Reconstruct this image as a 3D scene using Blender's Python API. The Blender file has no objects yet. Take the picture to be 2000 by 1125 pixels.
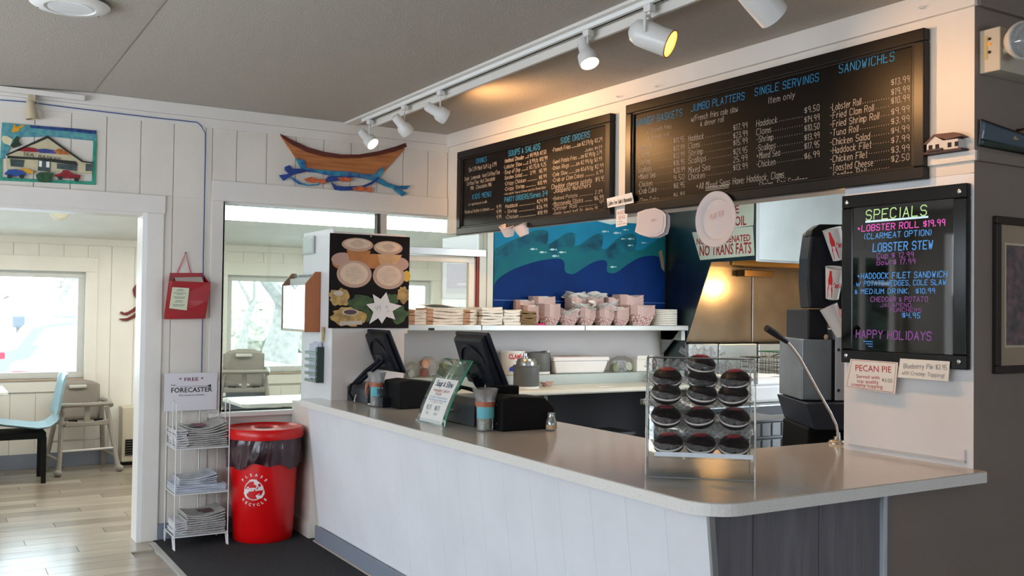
import bpy, bmesh, math, random
from mathutils import Vector, Matrix
random.seed(7)
C = bpy.context.scene.collection
sc = bpy.context.scene
PI = math.pi

# ------------------------------------------------------------------ camera
H = 1.46
YAW, PITCH, ROLL, FPX = math.radians(31.172), math.radians(1.258), math.radians(0.748), 1886.18
F = Vector((math.sin(YAW)*math.cos(PITCH), math.cos(YAW)*math.cos(PITCH), math.sin(PITCH)))
R0 = Vector((math.cos(YAW), -math.sin(YAW), 0)); U0 = R0.cross(F)
R = R0*math.cos(ROLL)+U0*math.sin(ROLL); U = -R0*math.sin(ROLL)+U0*math.cos(ROLL)
cd = bpy.data.cameras.new('camera'); cam = bpy.data.objects.new('camera', cd); C.objects.link(cam)
m = Matrix.Identity(4)
for i in range(3):
    m[i][0] = R[i]; m[i][1] = U[i]; m[i][2] = -F[i]
cam.matrix_world = Matrix.Translation((0, 0, H)) @ m
cd.sensor_width = 36; cd.lens = FPX/2000*36; cd.clip_start = .05; cd.clip_end = 300
sc.camera = cam
# ------------------------------------------------------------------ world, exposure, window light
w = bpy.data.worlds.new('sky'); sc.world = w; w.use_nodes = True
bg = w.node_tree.nodes['Background']; bg.inputs[0].default_value = (.80, .89, 1, 1); bg.inputs[1].default_value = 10
sc.view_settings.view_transform = 'Standard'; sc.view_settings.look = 'None'
sc.view_settings.gamma = 1; sc.view_settings.use_curve_mapping = False; sc.view_settings.exposure = 0.0
def area(name, loc, rot, sx, sy, power, col=(1, 1, 1), portal=False):
    l = bpy.data.lights.new(name, 'AREA'); l.shape = 'RECTANGLE'; l.size = sx; l.size_y = sy; l.energy = power; l.color = col
    if portal: l.cycles.is_portal = True
    o = bpy.data.objects.new(name, l); o.location = loc; o.rotation_euler = rot; C.objects.link(o); return o
# windows of the customer room (left wall) and of the porch guide the daylight in
area('window_portal', (-2.66, 2.75, 1.55), (0, -PI/2, 0), 1.5, 6.1, 1, portal=True)
area('window_portal', (.05, 9.62, 1.26), (-PI/2, 0, 0), 2.3, .9, 1, portal=True)
area('window_portal', (3.6, 9.62, 1.28), (-PI/2, 0, 0), 2.2, .9, 1, portal=True)
area('window_portal', (2.15, -3.02, 1.7), (PI/2, 0, 0), 2.1, .9, 1, portal=True)  # unseen back-wall opening, added to fill faces turned towards the camera
area('kitchen_fill_light', (4.1, 4.75, 2.60), (0, 0, 0), .5, 1.6, 29, (1, .93, .82))  # unseen lamp, added to light the kitchen
def point(name, loc, power, col, r=.03):
    l = bpy.data.lights.new(name, 'POINT'); l.energy = power; l.color = col; l.shadow_soft_size = r
    o = bpy.data.objects.new(name, l); o.location = loc; C.objects.link(o); return o
point('hood_bulb_light', (6.6, 5.42, 1.70), 16, (1, .60, .24), .03)

# ------------------------------------------------------------------ pixel rays onto real planes
def ray(x, y): return F+R*((x-1000)/FPX)+U*((562.5-y)/FPX)
def hit(ax, v, x, y):
    d = ray(x, y); o = Vector((0, 0, H)); t = (v-o[ax])/d[ax]; return o+d*t
def at_x(X, x, y): p = hit(0, X, x, y); return p.y, p.z
def at_y(Y, x, y): p = hit(1, Y, x, y); return p.x, p.z
def at_z(Z, x, y): p = hit(2, Z, x, y); return p.x, p.y
# menu wall frame: far corner, running towards the viewer
MO = Vector((3.24, 6.29, 0)); MD = Vector((.035, -1, 0)).normalized(); MN = Vector((-MD.y, MD.x, 0))  # MN points into the kitchen
MR = math.atan2(MD.y, MD.x)
def at_m(x, y, off=0.0):
    d = ray(x, y); o = Vector((0, 0, H)); p0 = MO-MN*off
    t = (p0-o).dot(MN)/d.dot(MN); p = o+d*t
    return (p-MO).dot(MD), p.z
def mpt(u, z, off=0.0): v = MO+MD*u-MN*off; return (v.x, v.y, z)

# ------------------------------------------------------------------ materials
def lin(c): return c/12.92 if c <= .04045 else ((c+.055)/1.055)**2.4
def hx(s): s = s.lstrip('#'); return tuple(lin(int(s[i:i+2], 16)/255) for i in (0, 2, 4))+(1,)
MAT = {}
def mat(name, col, rough=.5, metal=0, var=0, vs=4, bump=0, bs=60, emit=0, coat=0, stretch=(1, 1, 1), spec=.5, col2=None, trans=0, wave=None):
    if name in MAT: return MAT[name]
    mt = bpy.data.materials.new(name); mt.use_nodes = True; nt = mt.node_tree; N = nt.nodes; L = nt.links
    b = N['Principled BSDF']; c = hx(col); b.inputs['Base Color'].default_value = c
    b.inputs['Roughness'].default_value = rough; b.inputs['Metallic'].default_value = metal
    b.inputs['Specular IOR Level'].default_value = spec; b.inputs['Coat Weight'].default_value = coat
    b.inputs['Transmission Weight'].default_value = trans
    if emit: b.inputs['Emission Color'].default_value = c; b.inputs['Emission Strength'].default_value = emit
    tc = N.new('ShaderNodeTexCoord'); mp = N.new('ShaderNodeMapping'); mp.inputs['Scale'].default_value = stretch
    L.new(tc.outputs['Object'], mp.inputs[0])
    nz = N.new('ShaderNodeTexNoise'); nz.inputs['Scale'].default_value = vs; nz.inputs['Detail'].default_value = 5
    L.new(mp.outputs[0], nz.inputs['Vector'])
    rp = N.new('ShaderNodeValToRGB'); v = var if var else .03
    c2 = hx(col2) if col2 else tuple(min(1, x*(1+v)) for x in c[:3])+(1,)
    c1 = c if col2 else tuple(x*(1-v) for x in c[:3])+(1,)
    rp.color_ramp.elements[0].color = c1; rp.color_ramp.elements[1].color = c2
    rp.color_ramp.elements[0].position = .35; rp.color_ramp.elements[1].position = .65
    L.new(nz.outputs[0], rp.inputs[0]); L.new(rp.outputs[0], b.inputs['Base Color'])
    if emit: L.new(rp.outputs[0], b.inputs['Emission Color'])
    if bump:
        n2 = N.new('ShaderNodeTexNoise'); n2.inputs['Scale'].default_value = bs; n2.inputs['Detail'].default_value = 4
        L.new(mp.outputs[0], n2.inputs['Vector'])
        bp = N.new('ShaderNodeBump'); bp.inputs['Strength'].default_value = bump; bp.inputs['Distance'].default_value = .01
        L.new(n2.outputs[0], bp.inputs['Height']); L.new(bp.outputs[0], b.inputs['Normal'])
    MAT[name] = mt; return mt
def clear(name, tint='#ffffff', gloss=.12, rough=.02, film=.04, bump=0, bs=40, edge=1.0, body='#ffffff'):
    """thin clear plastic or glass: see-through, glossier at grazing angles, a little milky"""
    if name in MAT: return MAT[name]
    mt = bpy.data.materials.new(name); mt.use_nodes = True; nt = mt.node_tree; N = nt.nodes; L = nt.links
    for n in list(N):
        if n.type != 'OUTPUT_MATERIAL': N.remove(n)
    out = [n for n in N if n.type == 'OUTPUT_MATERIAL'][0]
    t = N.new('ShaderNodeBsdfTransparent'); t.inputs[0].default_value = hx(tint)
    g = N.new('ShaderNodeBsdfGlossy'); g.inputs['Roughness'].default_value = rough
    d = N.new('ShaderNodeBsdfDiffuse'); d.inputs[0].default_value = hx(body)
    lw = N.new('ShaderNodeLayerWeight'); lw.inputs[0].default_value = .35
    ma = N.new('ShaderNodeMath'); ma.operation = 'MULTIPLY_ADD'; ma.inputs[1].default_value = .55*edge; ma.inputs[2].default_value = gloss
    L.new(lw.outputs['Fresnel'], ma.inputs[0])
    m1 = N.new('ShaderNodeMixShader'); m1.inputs[0].default_value = film
    L.new(t.outputs[0], m1.inputs[1]); L.new(d.outputs[0], m1.inputs[2])
    m2 = N.new('ShaderNodeMixShader'); L.new(ma.outputs[0], m2.inputs[0]); L.new(m1.outputs[0], m2.inputs[1]); L.new(g.outputs[0], m2.inputs[2])
    L.new(m2.outputs[0], out.inputs[0])
    if bump:
        tc = N.new('ShaderNodeTexCoord'); nz = N.new('ShaderNodeTexNoise'); nz.inputs['Scale'].default_value = bs; nz.inputs['Detail'].default_value = 3
        L.new(tc.outputs['Object'], nz.inputs['Vector'])
        bp = N.new('ShaderNodeBump'); bp.inputs['Strength'].default_value = bump; bp.inputs['Distance'].default_value = .02
        L.new(nz.outputs[0], bp.inputs['Height']); L.new(bp.outputs[0], g.inputs['Normal']); L.new(bp.outputs[0], lw.inputs['Normal'])
    MAT[name] = mt; return mt
def gingham(name, col, col2, scale):
    if name in MAT: return MAT[name]
    mt = mat(name, col, .8); nt = mt.node_tree; N = nt.nodes; L = nt.links; b = N['Principled BSDF']
    tc = N.new('ShaderNodeTexCoord'); mp = N.new('ShaderNodeMapping'); mp.inputs['Rotation'].default_value = (.6, .6, .785)
    ck = N.new('ShaderNodeTexChecker'); ck.inputs['Scale'].default_value = scale
    ck.inputs[1].default_value = hx(col); ck.inputs[2].default_value = hx(col2)
    L.new(tc.outputs['Object'], mp.inputs[0]); L.new(mp.outputs[0], ck.inputs[0]); L.new(ck.outputs[0], b.inputs['Base Color'])
    return mt
WHITE = mat('white_paint', '#dcd5cb', .5, var=.03, bump=.08, bs=25)
CREAM = mat('cream_paint', '#e6e2d8', .5, var=.02)
TRIM = mat('trim_paint', '#ddd8d1', .4, var=.02)
BULK = mat('counter_board_paint', '#e6e8ed', .5, var=.03, vs=3, bump=.35, bs=9)
CEIL = mat('ceiling_texture_paint', '#b2aba1', .9, var=.04, vs=60, bump=.3, bs=160)
CEIL2 = mat('porch_ceiling_paint', '#dcdcd6', .8)
BEIGEW = mat('beige_wall_paint', '#84776f', .7, var=.03, bump=.1, bs=30)  # the right wall's own beige-grey paint
BASEB = mat('grey_baseboard', '#7c8390', .6)
WOODG = mat('grey_wood_laminate', '#706e73', .6, var=.16, vs=6, stretch=(5, 5, .35), bump=.15, bs=20)
SLAB = mat('speckled_solid_surface', '#bcb5ad', .13, var=.05, vs=160, spec=.45)
MATF = mat('black_carpet', '#232325', .95, var=.35, vs=90, bump=.6, bs=220)
PLANK = [mat('laminate_plank_%s' % n, c, .22, var=.12, vs=5, stretch=(.5, 6, 1), spec=.6) for n, c in (('light', '#948979'), ('mid', '#887d6e'), ('pale', '#a09585'))]
STEEL = mat('brushed_stainless', '#a9adab', .32, metal=1, var=.12, vs=3, bump=.03, bs=30)
STEELD = mat('dark_stainless', '#5d6a6c', .3, metal=1, var=.2, vs=2.5)
CHROME = mat('chrome', '#d8dade', .12, metal=1)
HOODW = mat('hood_white_steel', '#b9c2c0', .35, metal=.6, var=.12, vs=1.6)
BLACK = mat('black_plastic', '#131720', .42, var=.1, spec=.3)
BLACKM = mat('matte_black', '#08090a', .7, spec=.25)
GREYP = mat('charcoal_plastic', '#2b2f35', .45, spec=.35)
WPLAST = mat('white_plastic', '#dcdcd8', .35)
WENAM = mat('white_enamel', '#e9e9e6', .25)
PAPER = mat('white_paper', '#e6e6e2', .8, var=.02)
NEWSP = mat('newsprint', '#a8a5a1', .85, var=.18, vs=40)
INK = mat('black_ink', '#1b1b1d', .8); REDINK = mat('red_ink', '#b21c26', .7); BLUEINK = mat('blue_ink', '#3d7fb8', .7)
RED = mat('red_plastic', '#d2060c', .3, var=.04)
FRAMEB = mat('black_board_frame', '#0e0a08', .33, spec=.35)
BOARD = mat('chalkboard_face', '#090503', .36, var=.12, vs=2, spec=.2)
CHALK = mat('white_chalk_marker', '#c6bbae', .8); CHALKB = mat('blue_chalk_marker', '#2f93c8', .8)

# ------------------------------------------------------------------ mesh builder
class MB:
    def __init__(s): s.v = []; s.f = []; s.mi = []; s.k = 0; s.M = Matrix.Identity(4)
    def add(s, vs, fs):
        n = len(s.v); s.v += [tuple(s.M @ Vector(p)) for p in vs]
        s.f += [tuple(i+n for i in q) for q in fs]; s.mi += [s.k]*len(fs); return s
    def box(s, x0, x1, y0, y1, z0, z1):
        if x0 > x1: x0, x1 = x1, x0
        if y0 > y1: y0, y1 = y1, y0
        if z0 > z1: z0, z1 = z1, z0
        return s.add([(x, y, z) for x in (x0, x1) for y in (y0, y1) for z in (z0, z1)],
                     [(0, 1, 3, 2), (4, 6, 7, 5), (0, 4, 5, 1), (2, 3, 7, 6), (0, 2, 6, 4), (1, 5, 7, 3)])
    def frustum(s, c0, sx0, sy0, c1, sx1, sy1):
        vs = []
        for c, a, b in ((c0, sx0/2, sy0/2), (c1, sx1/2, sy1/2)):
            vs += [(c[0]-a, c[1]-b, c[2]), (c[0]+a, c[1]-b, c[2]), (c[0]+a, c[1]+b, c[2]), (c[0]-a, c[1]+b, c[2])]
        return s.add(vs, [(3, 2, 1, 0), (4, 5, 6, 7), (0, 1, 5, 4), (1, 2, 6, 5), (2, 3, 7, 6), (3, 0, 4, 7)])
    def prism(s, pts, y0, y1, plane='xz'):
        """extrude a 2D outline; plane xz -> along y, xy -> along z, yz -> along x"""
        def P(a, b, c): return (a, c, b) if plane == 'xz' else ((a, b, c) if plane == 'xy' else (c, a, b))
        n = len(pts); A = sum(pts[i][0]*pts[(i+1) % n][1]-pts[(i+1) % n][0]*pts[i][1] for i in range(n))
        if A < 0: pts = pts[::-1]
        vs = [P(a, b, y0) for a, b in pts]+[P(a, b, y1) for a, b in pts]
        if plane == 'xz': f = [tuple(range(n)), tuple(range(2*n-1, n-1, -1))]; sd = [(i, i+n, (i+1) % n+n, (i+1) % n) for i in range(n)]
        else: f = [tuple(range(n-1, -1, -1)), tuple(range(n, 2*n))]; sd = [(i, (i+1) % n, (i+1) % n+n, i+n) for i in range(n)]
        return s.add(vs, f+sd)
    def tube(s, pts, r, n=8, cap=True):
        pts = [Vector(p) for p in pts]; rs = r if isinstance(r, (list, tuple)) else [r]*len(pts)
        vs = []; up = None
        for i, p in enumerate(pts):
            a = pts[max(0, i-1)]; b = pts[min(len(pts)-1, i+1)]; t = (b-a).normalized()
            if up is None: up = Vector((0, 0, 1)) if abs(t.z) < .9 else Vector((1, 0, 0))
            x = t.cross(up).normalized(); up = x.cross(t).normalized()
            for k in range(n):
                an = 2*PI*k/n; vs.append(tuple(p+(x*math.cos(an)+up*math.sin(an))*rs[i]))
        fs = [(i*n+k, i*n+(k+1) % n, (i+1)*n+(k+1) % n, (i+1)*n+k) for i in range(len(pts)-1) for k in range(n)]
        if cap: fs += [tuple(range(n-1, -1, -1)), tuple(range((len(pts)-1)*n, len(pts)*n))]
        return s.add(vs, fs)
    def lathe(s, prof, c=(0, 0, 0), n=24, ax=(0, 0, 1), closed=False):
        ax = Vector(ax).normalized(); q = Vector((0, 0, 1)).rotation_difference(ax); vs = []
        for r, z in prof:
            for k in range(n):
                a = 2*PI*k/n; vs.append(tuple(q @ Vector((r*math.cos(a), r*math.sin(a), z))+Vector(c)))
        m = len(prof); fs = [(i*n+k, i*n+(k+1) % n, (i+1)*n+(k+1) % n, (i+1)*n+k) for i in range(m-1) for k in range(n)]
        if closed: fs += [tuple(range(n-1, -1, -1)), tuple(range((m-1)*n, m*n))]
        return s.add(vs, fs)
    def ball(s, c, rx, ry=None, rz=None, n=12, m=8, jit=0):
        ry = ry or rx; rz = rz or rx; vs = []; 
        for i in range(m+1):
            t = PI*i/m
            for k in range(n):
                a = 2*PI*k/n; j = 1+random.uniform(-jit, jit)
                vs.append((c[0]+rx*j*math.sin(t)*math.cos(a), c[1]+ry*j*math.sin(t)*math.sin(a), c[2]+rz*j*math.cos(t)))
        return s.add(vs, [(i*n+k, (i+1)*n+k, (i+1)*n+(k+1) % n, i*n+(k+1) % n) for i in range(m) for k in range(n)])
    def grid(s, fn, nu, nv, thick=None):
        vs = [tuple(fn(i/nu, j/nv)) for i in range(nu+1) for j in range(nv+1)]
        g = lambda i, j: i*(nv+1)+j
        fs = [(g(i, j), g(i+1, j), g(i+1, j+1), g(i, j+1)) for i in range(nu) for j in range(nv)]
        return s.add(vs, fs)
    def build(s, name, mats, parent=None, smooth=False, bevel=0, solid=0, kind=None, sub=0, label=None):
        me = bpy.data.meshes.new(name); me.from_pydata(s.v, [], s.f)
        for mm in (mats if isinstance(mats, (list, tuple)) else [mats]): me.materials.append(mm)
        me.polygons.foreach_set('material_index', s.mi)
        if smooth:
            me.polygons.foreach_set('use_smooth', [True]*len(s.f)); me.set_sharp_from_angle(angle=math.radians(40))
        me.update(); o = bpy.data.objects.new(name, me); C.objects.link(o)
        if parent is not None: o.parent = parent
        if solid: md = o.modifiers.new('s', 'SOLIDIFY'); md.thickness = solid; md.offset = 0
        if bevel: md = o.modifiers.new('b', 'BEVEL'); md.width = bevel; md.segments = 2; md.limit_method = 'ANGLE'; md.harden_normals = False
        if sub: md = o.modifiers.new('u', 'SUBSURF'); md.levels = sub; md.render_levels = sub
        if kind: o['kind'] = kind
        if label: o['label'] = label
        return o
def box(name, mats, parent, *b, **k): return MB().box(*b).build(name, mats, parent, **k)
def thing(name, label, cat, loc=(0, 0, 0), rz=0, group=None, kind=None):
    o = bpy.data.objects.new(name, None); C.objects.link(o); o.empty_display_size = .1
    o.location = loc; o.rotation_euler = (0, 0, rz)
    if kind: o['kind'] = kind
    if label: o['label'] = label
    if cat: o['category'] = cat
    if group: o['group'] = group
    return o
def tag(o, label, cat, group=None):
    o['label'] = label; o['category'] = cat
    if group: o['group'] = group
    return o
def smooth(pts, n=4):
    out = []; N = len(pts)
    for i in range(N):
        p0, p1, p2, p3 = pts[i-1], pts[i], pts[(i+1) % N], pts[(i+2) % N]
        for k in range(n):
            t = k/n
            out.append(tuple(.5*((2*p1[j])+(-p0[j]+p2[j])*t+(2*p0[j]-5*p1[j]+4*p2[j]-p3[j])*t*t+(-p0[j]+3*p1[j]-3*p2[j]+p3[j])*t**3) for j in (0, 1)))
    return out
def dup(o, parent=None, loc=None, rz=None, label=None):
    c = o.copy(); C.objects.link(c)
    if parent is not None: c.parent = parent
    if loc is not None: c.location = loc
    if rz is not None: c.rotation_euler = (0, 0, rz)
    if label: c['label'] = label
    for ch in [x for x in bpy.data.objects if x.parent == o]:
        dup(ch, c)
    return c

# ------------------------------------------------------------------ stroke lettering
G = {'A':'02 28 42|14 34','B':'02 08 38 47 46 35 05|35 44 43 32 02','C':'47 38 18 07 03 12 32 43','D':'02 08 28 46 44 22 02','E':'48 08 02 42|05 35',
'F':'48 08 02|05 35','G':'47 38 18 07 03 12 32 43 45 25','H':'02 08|42 48|05 45','I':'12 18','J':'48 43 32 12 03','K':'02 08|48 05 42','L':'08 02 42',
'M':'02 08 25 48 42','N':'02 08 42 48','O':'18 07 03 12 32 43 47 38 18','P':'02 08 38 47 46 35 05','Q':'18 07 03 12 32 43 47 38 18|24 42','R':'02 08 38 47 46 35 05|25 42',
'S':'47 38 18 07 06 15 35 44 43 32 12 03','T':'08 48|28 22','U':'08 03 12 32 43 48','V':'08 22 48','W':'08 12 26 32 48','X':'08 42|02 48','Y':'08 25 48|25 22','Z':'08 48 02 42',
'a':'35 26 16 05 03 12 22 33|36 32','b':'08 02|05 16 26 35 33 22 12 03','c':'35 26 16 05 03 12 22 33','d':'38 32|35 26 16 05 03 12 22 33','e':'04 34 35 26 16 05 03 12 32',
'f':'38 28 17 12|06 26','g':'36 31 20 10 01|35 26 16 05 03 12 22 33','h':'08 02|05 16 26 35 32','i':'02 06|07 08','j':'16 11 00','k':'08 02|36 04 32','l':'08 02',
'm':'02 06|05 16 25 22|25 36 45 42','n':'02 06|05 16 26 35 32','o':'16 05 03 12 22 33 35 26 16','p':'06 00|05 16 26 35 33 22 12 03','q':'36 30|35 26 16 05 03 12 22 33',
'r':'02 06|04 16 26','s':'36 16 05 14 24 33 22 02','t':'18 12 22|06 26','u':'06 03 12 22 33|36 32','v':'06 12 26','w':'06 12 24 32 46','x':'06 32|02 36','y':'06 13|36 00','z':'06 36 02 32',
'0':'18 07 03 12 22 33 37 28 18','1':'07 18 12','2':'07 18 28 37 36 02 32','3':'07 18 28 37 36 25 15|25 34 33 22 12 03','4':'08 05 35|38 32','5':'38 08 05 25 34 33 22 02',
'6':'28 05 03 12 22 33 34 25 04','7':'08 38 12','8':'15 06 07 18 28 37 36 25 15 04 03 12 22 33 34 25','9':'36 25 15 06 07 18 28 37 32','$':'37 07 05 35 33 03|28 22',
'.':'02 03','/':'01 38','&':'32 06 17 26 03 12 34','(':'18 06 04 12','*':'15 35|26 24|16 34',')':'08 16 14 02',':':'03 02|05 06','-':'05 25',',':'12 01',"'":'08 07','c|':'','!':'08 04|03 02','~':'05 16 25 36','N~':''}
NARROW = {'I':2.2,'i':1.0,'l':1.0,'.':1.3,',':1.6,'1':2.0,"'":1.0,' ':2.6,'t':2.9,'f':3.2,'j':2,'(':2.6,')':2.0,':':1.2,'-':3,'r':3,'v':3,'!':1}
def adv(ch): return NARROW.get(ch, 4 if ch.islower() or ch.isdigit() or ch in '$/&' else 5)+.9
def stroke(mb, s, x, z, h, wd=None, lw=.1, y=0, jit=.25, slant=.06, rise=0):
    """monoline hand lettering in the x-z plane; h = cap height, wd = total width"""
    tot = sum(adv(c) for c in s)-.9; g = h/6; kx = (wd/tot) if wd else g*.85
    t = max(h*lw, .0008)/2; cx = x; 
    for ch in s:
        jz = random.uniform(-jit, jit)*g*.5
        for st in G.get(ch, '').split('|'):
            p = [(cx+int(q[0])*kx*(1+0)+(int(q[1])-2)*g*slant+random.uniform(-jit, jit)*g*.35,
                  z+rise*(cx-x)+(int(q[1])-2)*g+jz+random.uniform(-jit, jit)*g*.35) for q in st.split() if q]
            for a, b in zip(p, p[1:]):
                dx, dz = b[0]-a[0], b[1]-a[1]; L = math.hypot(dx, dz) or 1e-6; ex, ez = dx/L*t*.6, dz/L*t*.6; nx, nz = -dz/L*t, dx/L*t
                mb.add([(a[0]-ex-nx, y, a[1]-ez-nz), (b[0]+ex-nx, y, b[1]+ez-nz), (b[0]+ex+nx, y, b[1]+ez+nz), (a[0]-ex+nx, y, a[1]-ez+nz)], [(0, 1, 2, 3)])
        cx += adv(ch)*kx
    return cx
def ftext(mb, s, x, z, h, y=0, wd=None, align='L', rot=0, bold=0):
    cu = bpy.data.curves.new('t', 'FONT'); cu.body = s; cu.size = 1; cu.resolution_u = 2; cu.offset = bold
    ob = bpy.data.objects.new('t', cu); C.objects.link(ob)
    dg = bpy.context.evaluated_depsgraph_get(); me = ob.evaluated_get(dg).to_mesh()
    vs = [tuple(v.co) for v in me.vertices]; fs = [tuple(p.vertices) for p in me.polygons]
    ob.evaluated_get(dg).to_mesh_clear(); bpy.data.objects.remove(ob); bpy.data.curves.remove(cu)
    if not vs: return
    x0 = min(v[0] for v in vs); x1 = max(v[0] for v in vs); k = h/.7; kx = wd/(x1-x0) if wd else k
    W = (x1-x0)*kx; ox = 0 if align == 'L' else (-W/2 if align == 'C' else -W)
    cr, sr = math.cos(rot), math.sin(rot); out = []
    for v in vs:
        a = (v[0]-x0)*kx+ox; b = v[1]*k; out.append((x+a*cr-b*sr, y, z+a*sr+b*cr))
    mb.add(out, fs)
def poly(mb, pts, y0, y1): mb.prism(pts, y0, y1)
def ell(cx, cz, rx, rz, n=24, a0=0, a1=2*PI): return [(cx+rx*math.cos(a0+(a1-a0)*i/n), cz+rz*math.sin(a0+(a1-a0)*i/n)) for i in range(n)]
# ================================================================== THE SETTING
YF = 6.29; ZC = 2.73; YB = 9.505; YR = 2.217
def st(name, mb, mats, parent=None, **k):
    o = mb.build(name, mats, parent, **k)
    if parent is None: o['kind'] = 'structure'
    return o
# floors
fl = thing('floor', None, None, kind='structure')
MB().box(-2.7, 8, -3, 6.4, -.08, -.012).box(-1.3, 8, 6.4, 9.7, -.08, -.012).build('subfloor', mat('subfloor', '#8d857b', .6), fl)
def plank_rows():
    proto = {}
    y = 3.2; r = 0
    while y < 9.5:
        x = -1.4+(r*.47) % 1.2-1.2
        while x < 4.6:
            x1 = min(x+1.2, 4.6); x0 = max(x, -2.6)
            if y < 6.15: x1 = min(x1, 1.19)
            if y > 6.3: x0 = max(x0, -1.25)
            if x1-x0 > .15:
                L = round(x1-x0, 3); key = (L, random.randrange(3))
                if key not in proto: proto[key] = MB().box(0, L-.003, 0, .147, -.012, 0).build('plank', PLANK[key[1]], fl); o = proto[key]
                else: o = proto[key].copy(); C.objects.link(o)
                o.location = (x0, y, 0)
            x += 1.2
        y += .15; r += 1
plank_rows()
MB().box(-2.6, 1.19, -2.9, 3.197, -.012, 0).build('floor_covering', PLANK[1], fl)
cp = MB().box(1.225, 2.2, -2.9, YF-.02, -.012, .004).box(2.2, 5.2, -2.9, YR, -.012, .004)
tag(cp.build('floor_mat', MATF), 'black carpet runner mat along the foot of the counter', 'mat')
st('trim_1', MB().box(1.19, 1.225, -2.9, 6.2, -.012, .007), mat('threshold_metal', '#c9c7c2', .35, metal=.5))
MB().box(2.1, 8, YR+.1, YF, -.012, 0).build('kitchen_tile', mat('kitchen_tile', '#6b5f57', .5), fl)

# ceiling: flat right part, gently falling left part, seam along Y
ce = thing('ceiling', None, None, kind='structure')
MB().prism([(.82, ZC), (6, ZC), (6, ZC+.1), (.82, ZC+.1)], -3, YF+.1, 'xz').build('ceiling_panel', CEIL, ce)
MB().prism([(-2.75, ZC-.19), (.822, ZC-.003), (.822, ZC+.1), (-2.75, ZC+.1)], -3, YF+.1, 'xz').build('ceiling_panel', CEIL, ce)
MB().box(3.2, 8.1, YR, YF+.3, ZC+.1, ZC+.16).build('ceiling_panel', mat('kitchen_ceiling', '#cfcdc6', .8), ce)
MB().prism([(6.33, 2.64), (9.6, 2.03), (9.6, 2.12), (6.33, 2.73)], -1.3, 8.1, 'yz').build('ceiling_panel', CEIL2, ce)

# ---------------------------------------------------------------- far wall with doorway and pass-through
wf = thing('wall_far', None, None, kind='structure')
T = .14
core = MB()
DX0, DX1, DH = -.75, 1.155, 2.027
OX0, OX1, OZ0, OZ1 = 1.628, 3.577, .775, 2.133
for b in ((-2.7, DX0-.55, 0, .9), (-2.7, -2.5, .9, 2.1), (DX0-.55, DX0, 0, ZC), (-2.7, DX0-.55, 2.1, ZC), (DX0, DX1, DH, ZC), (DX1, OX0, 0, ZC), (OX0, OX1, 0, OZ0), (OX0, OX1, OZ1, ZC), (OX1, 8, 0, ZC)):
    core.box(b[0], b[1], YF, YF+T, b[2], b[3])
core.build('wall_core', WHITE, wf)
def boards(par, x0, x1, z0, z1, y, mt, w=.2, ph=0, d=.008, gap=.005, grow=0):
    n0 = math.floor((x0-ph)/w)
    k = n0
    while ph+k*w < x1:
        a = max(x0, ph+k*w+gap/2); b = min(x1, ph+(k+1)*w-gap/2)
        if b-a > .01: MB().box(a, b, y-d, y, z0, z1).build('wall_board', mt, par, bevel=.0015)
        k += 1
PH = at_y(YF, 339, 300)[0]
boards(wf, -2.65, 1.54, 2.14, 2.60, YF, WHITE, .197, PH)
boards(wf, 1.25, 1.545, .1, 2.14, YF, WHITE, .197, PH)
boards(wf, 1.545, 3.235, 2.262, 2.60, YF, WHITE, .197, PH)
MB().box(-2.5, -1.3, YF+.04, YF+.08, .9, .95).box(-2.5, -1.3, YF+.04, YF+.08, 2.05, 2.1).box(-2.5, -2.45, YF+.04, YF+.08, .95, 2.05).box(-1.35, -1.3, YF+.04, YF+.08, .95, 2.05).box(-1.93, -1.88, YF+.04, YF+.08, .95, 2.05).build('window_frame', TRIM, wf)
# casing of the doorway
dr = thing('door_1', None, None, kind='structure')
MB().box(DX1, DX1+.095, YF-.024, YF, 0, DH).build('door_casing', TRIM, dr, bevel=.003)
MB().box(DX0-.095, DX0, YF-.024, YF, 0, DH).build('door_casing', TRIM, dr, bevel=.003)
MB().box(DX0-.11, DX1+.102, YF-.026, YF, DH, DH+.112).build('door_head', TRIM, dr, bevel=.003)
MB().box(DX1-.03, DX1, YF-.024, YF+T+.01, 0, DH-.0).build('door_jamb', mat('jamb_white', '#ecebe8', .4), dr)
MB().box(DX0-.11, DX1, YF-.02, YF+T+.01, DH-.02, DH).build('door_jamb', TRIM, dr)
# pass-through window
wn = thing('window_1', None, None, kind='structure')
MB().box(1.541, OX0, YF-.02, YF, .76, OZ1).build('window_casing', TRIM, wn, bevel=.003)
MB().box(1.541, 3.235, YF-.022, YF, OZ1, OZ1+.13).build('window_head', TRIM, wn, bevel=.003)
MB().box(1.541, 2.14, YF-.055, YF+T, OZ0-.03, OZ0).build('window_sill', TRIM, wn, bevel=.004)
MB().box(OX0-.012, OX0, YF-.02, YF+T, OZ0, OZ1).box(OX0, OX1, YF, YF+T, OZ1-.012, OZ1).build('window_jamb', TRIM, wn)
MB().box(2.700, 2.722, YF+.02, YF+.07, OZ0, OZ1-.012).build('mullion', mat('dark_gasket', '#3a3733', .5), wn)
MB().box(2.722, 2.765, YF+.0, YF+.09, OZ0, OZ1-.012).build('mullion', mat('alu_grey', '#b9b4ab', .4), wn)
ALU = mat('alu_light', '#b7bab8', .35, metal=.5)
MB().box(2.765, OX1, YF-.01, YF+.09, 1.847, 1.9).build('window_rail', ALU, wn, bevel=.003)
MB().box(2.765, 3.50, YF+.02, YF+.06, 1.40, 1.435).box(2.765, 3.50, YF+.02, YF+.06, 1.80, 1.84).box(3.44, 3.5, YF+.02, YF+.06, 1.435, 1.80).box(2.765, 2.8, YF+.02, YF+.06, 1.435, 1.80).build('window_sash', mat('sash_cream', '#d9d3c4', .5), wn, bevel=.003)
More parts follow.
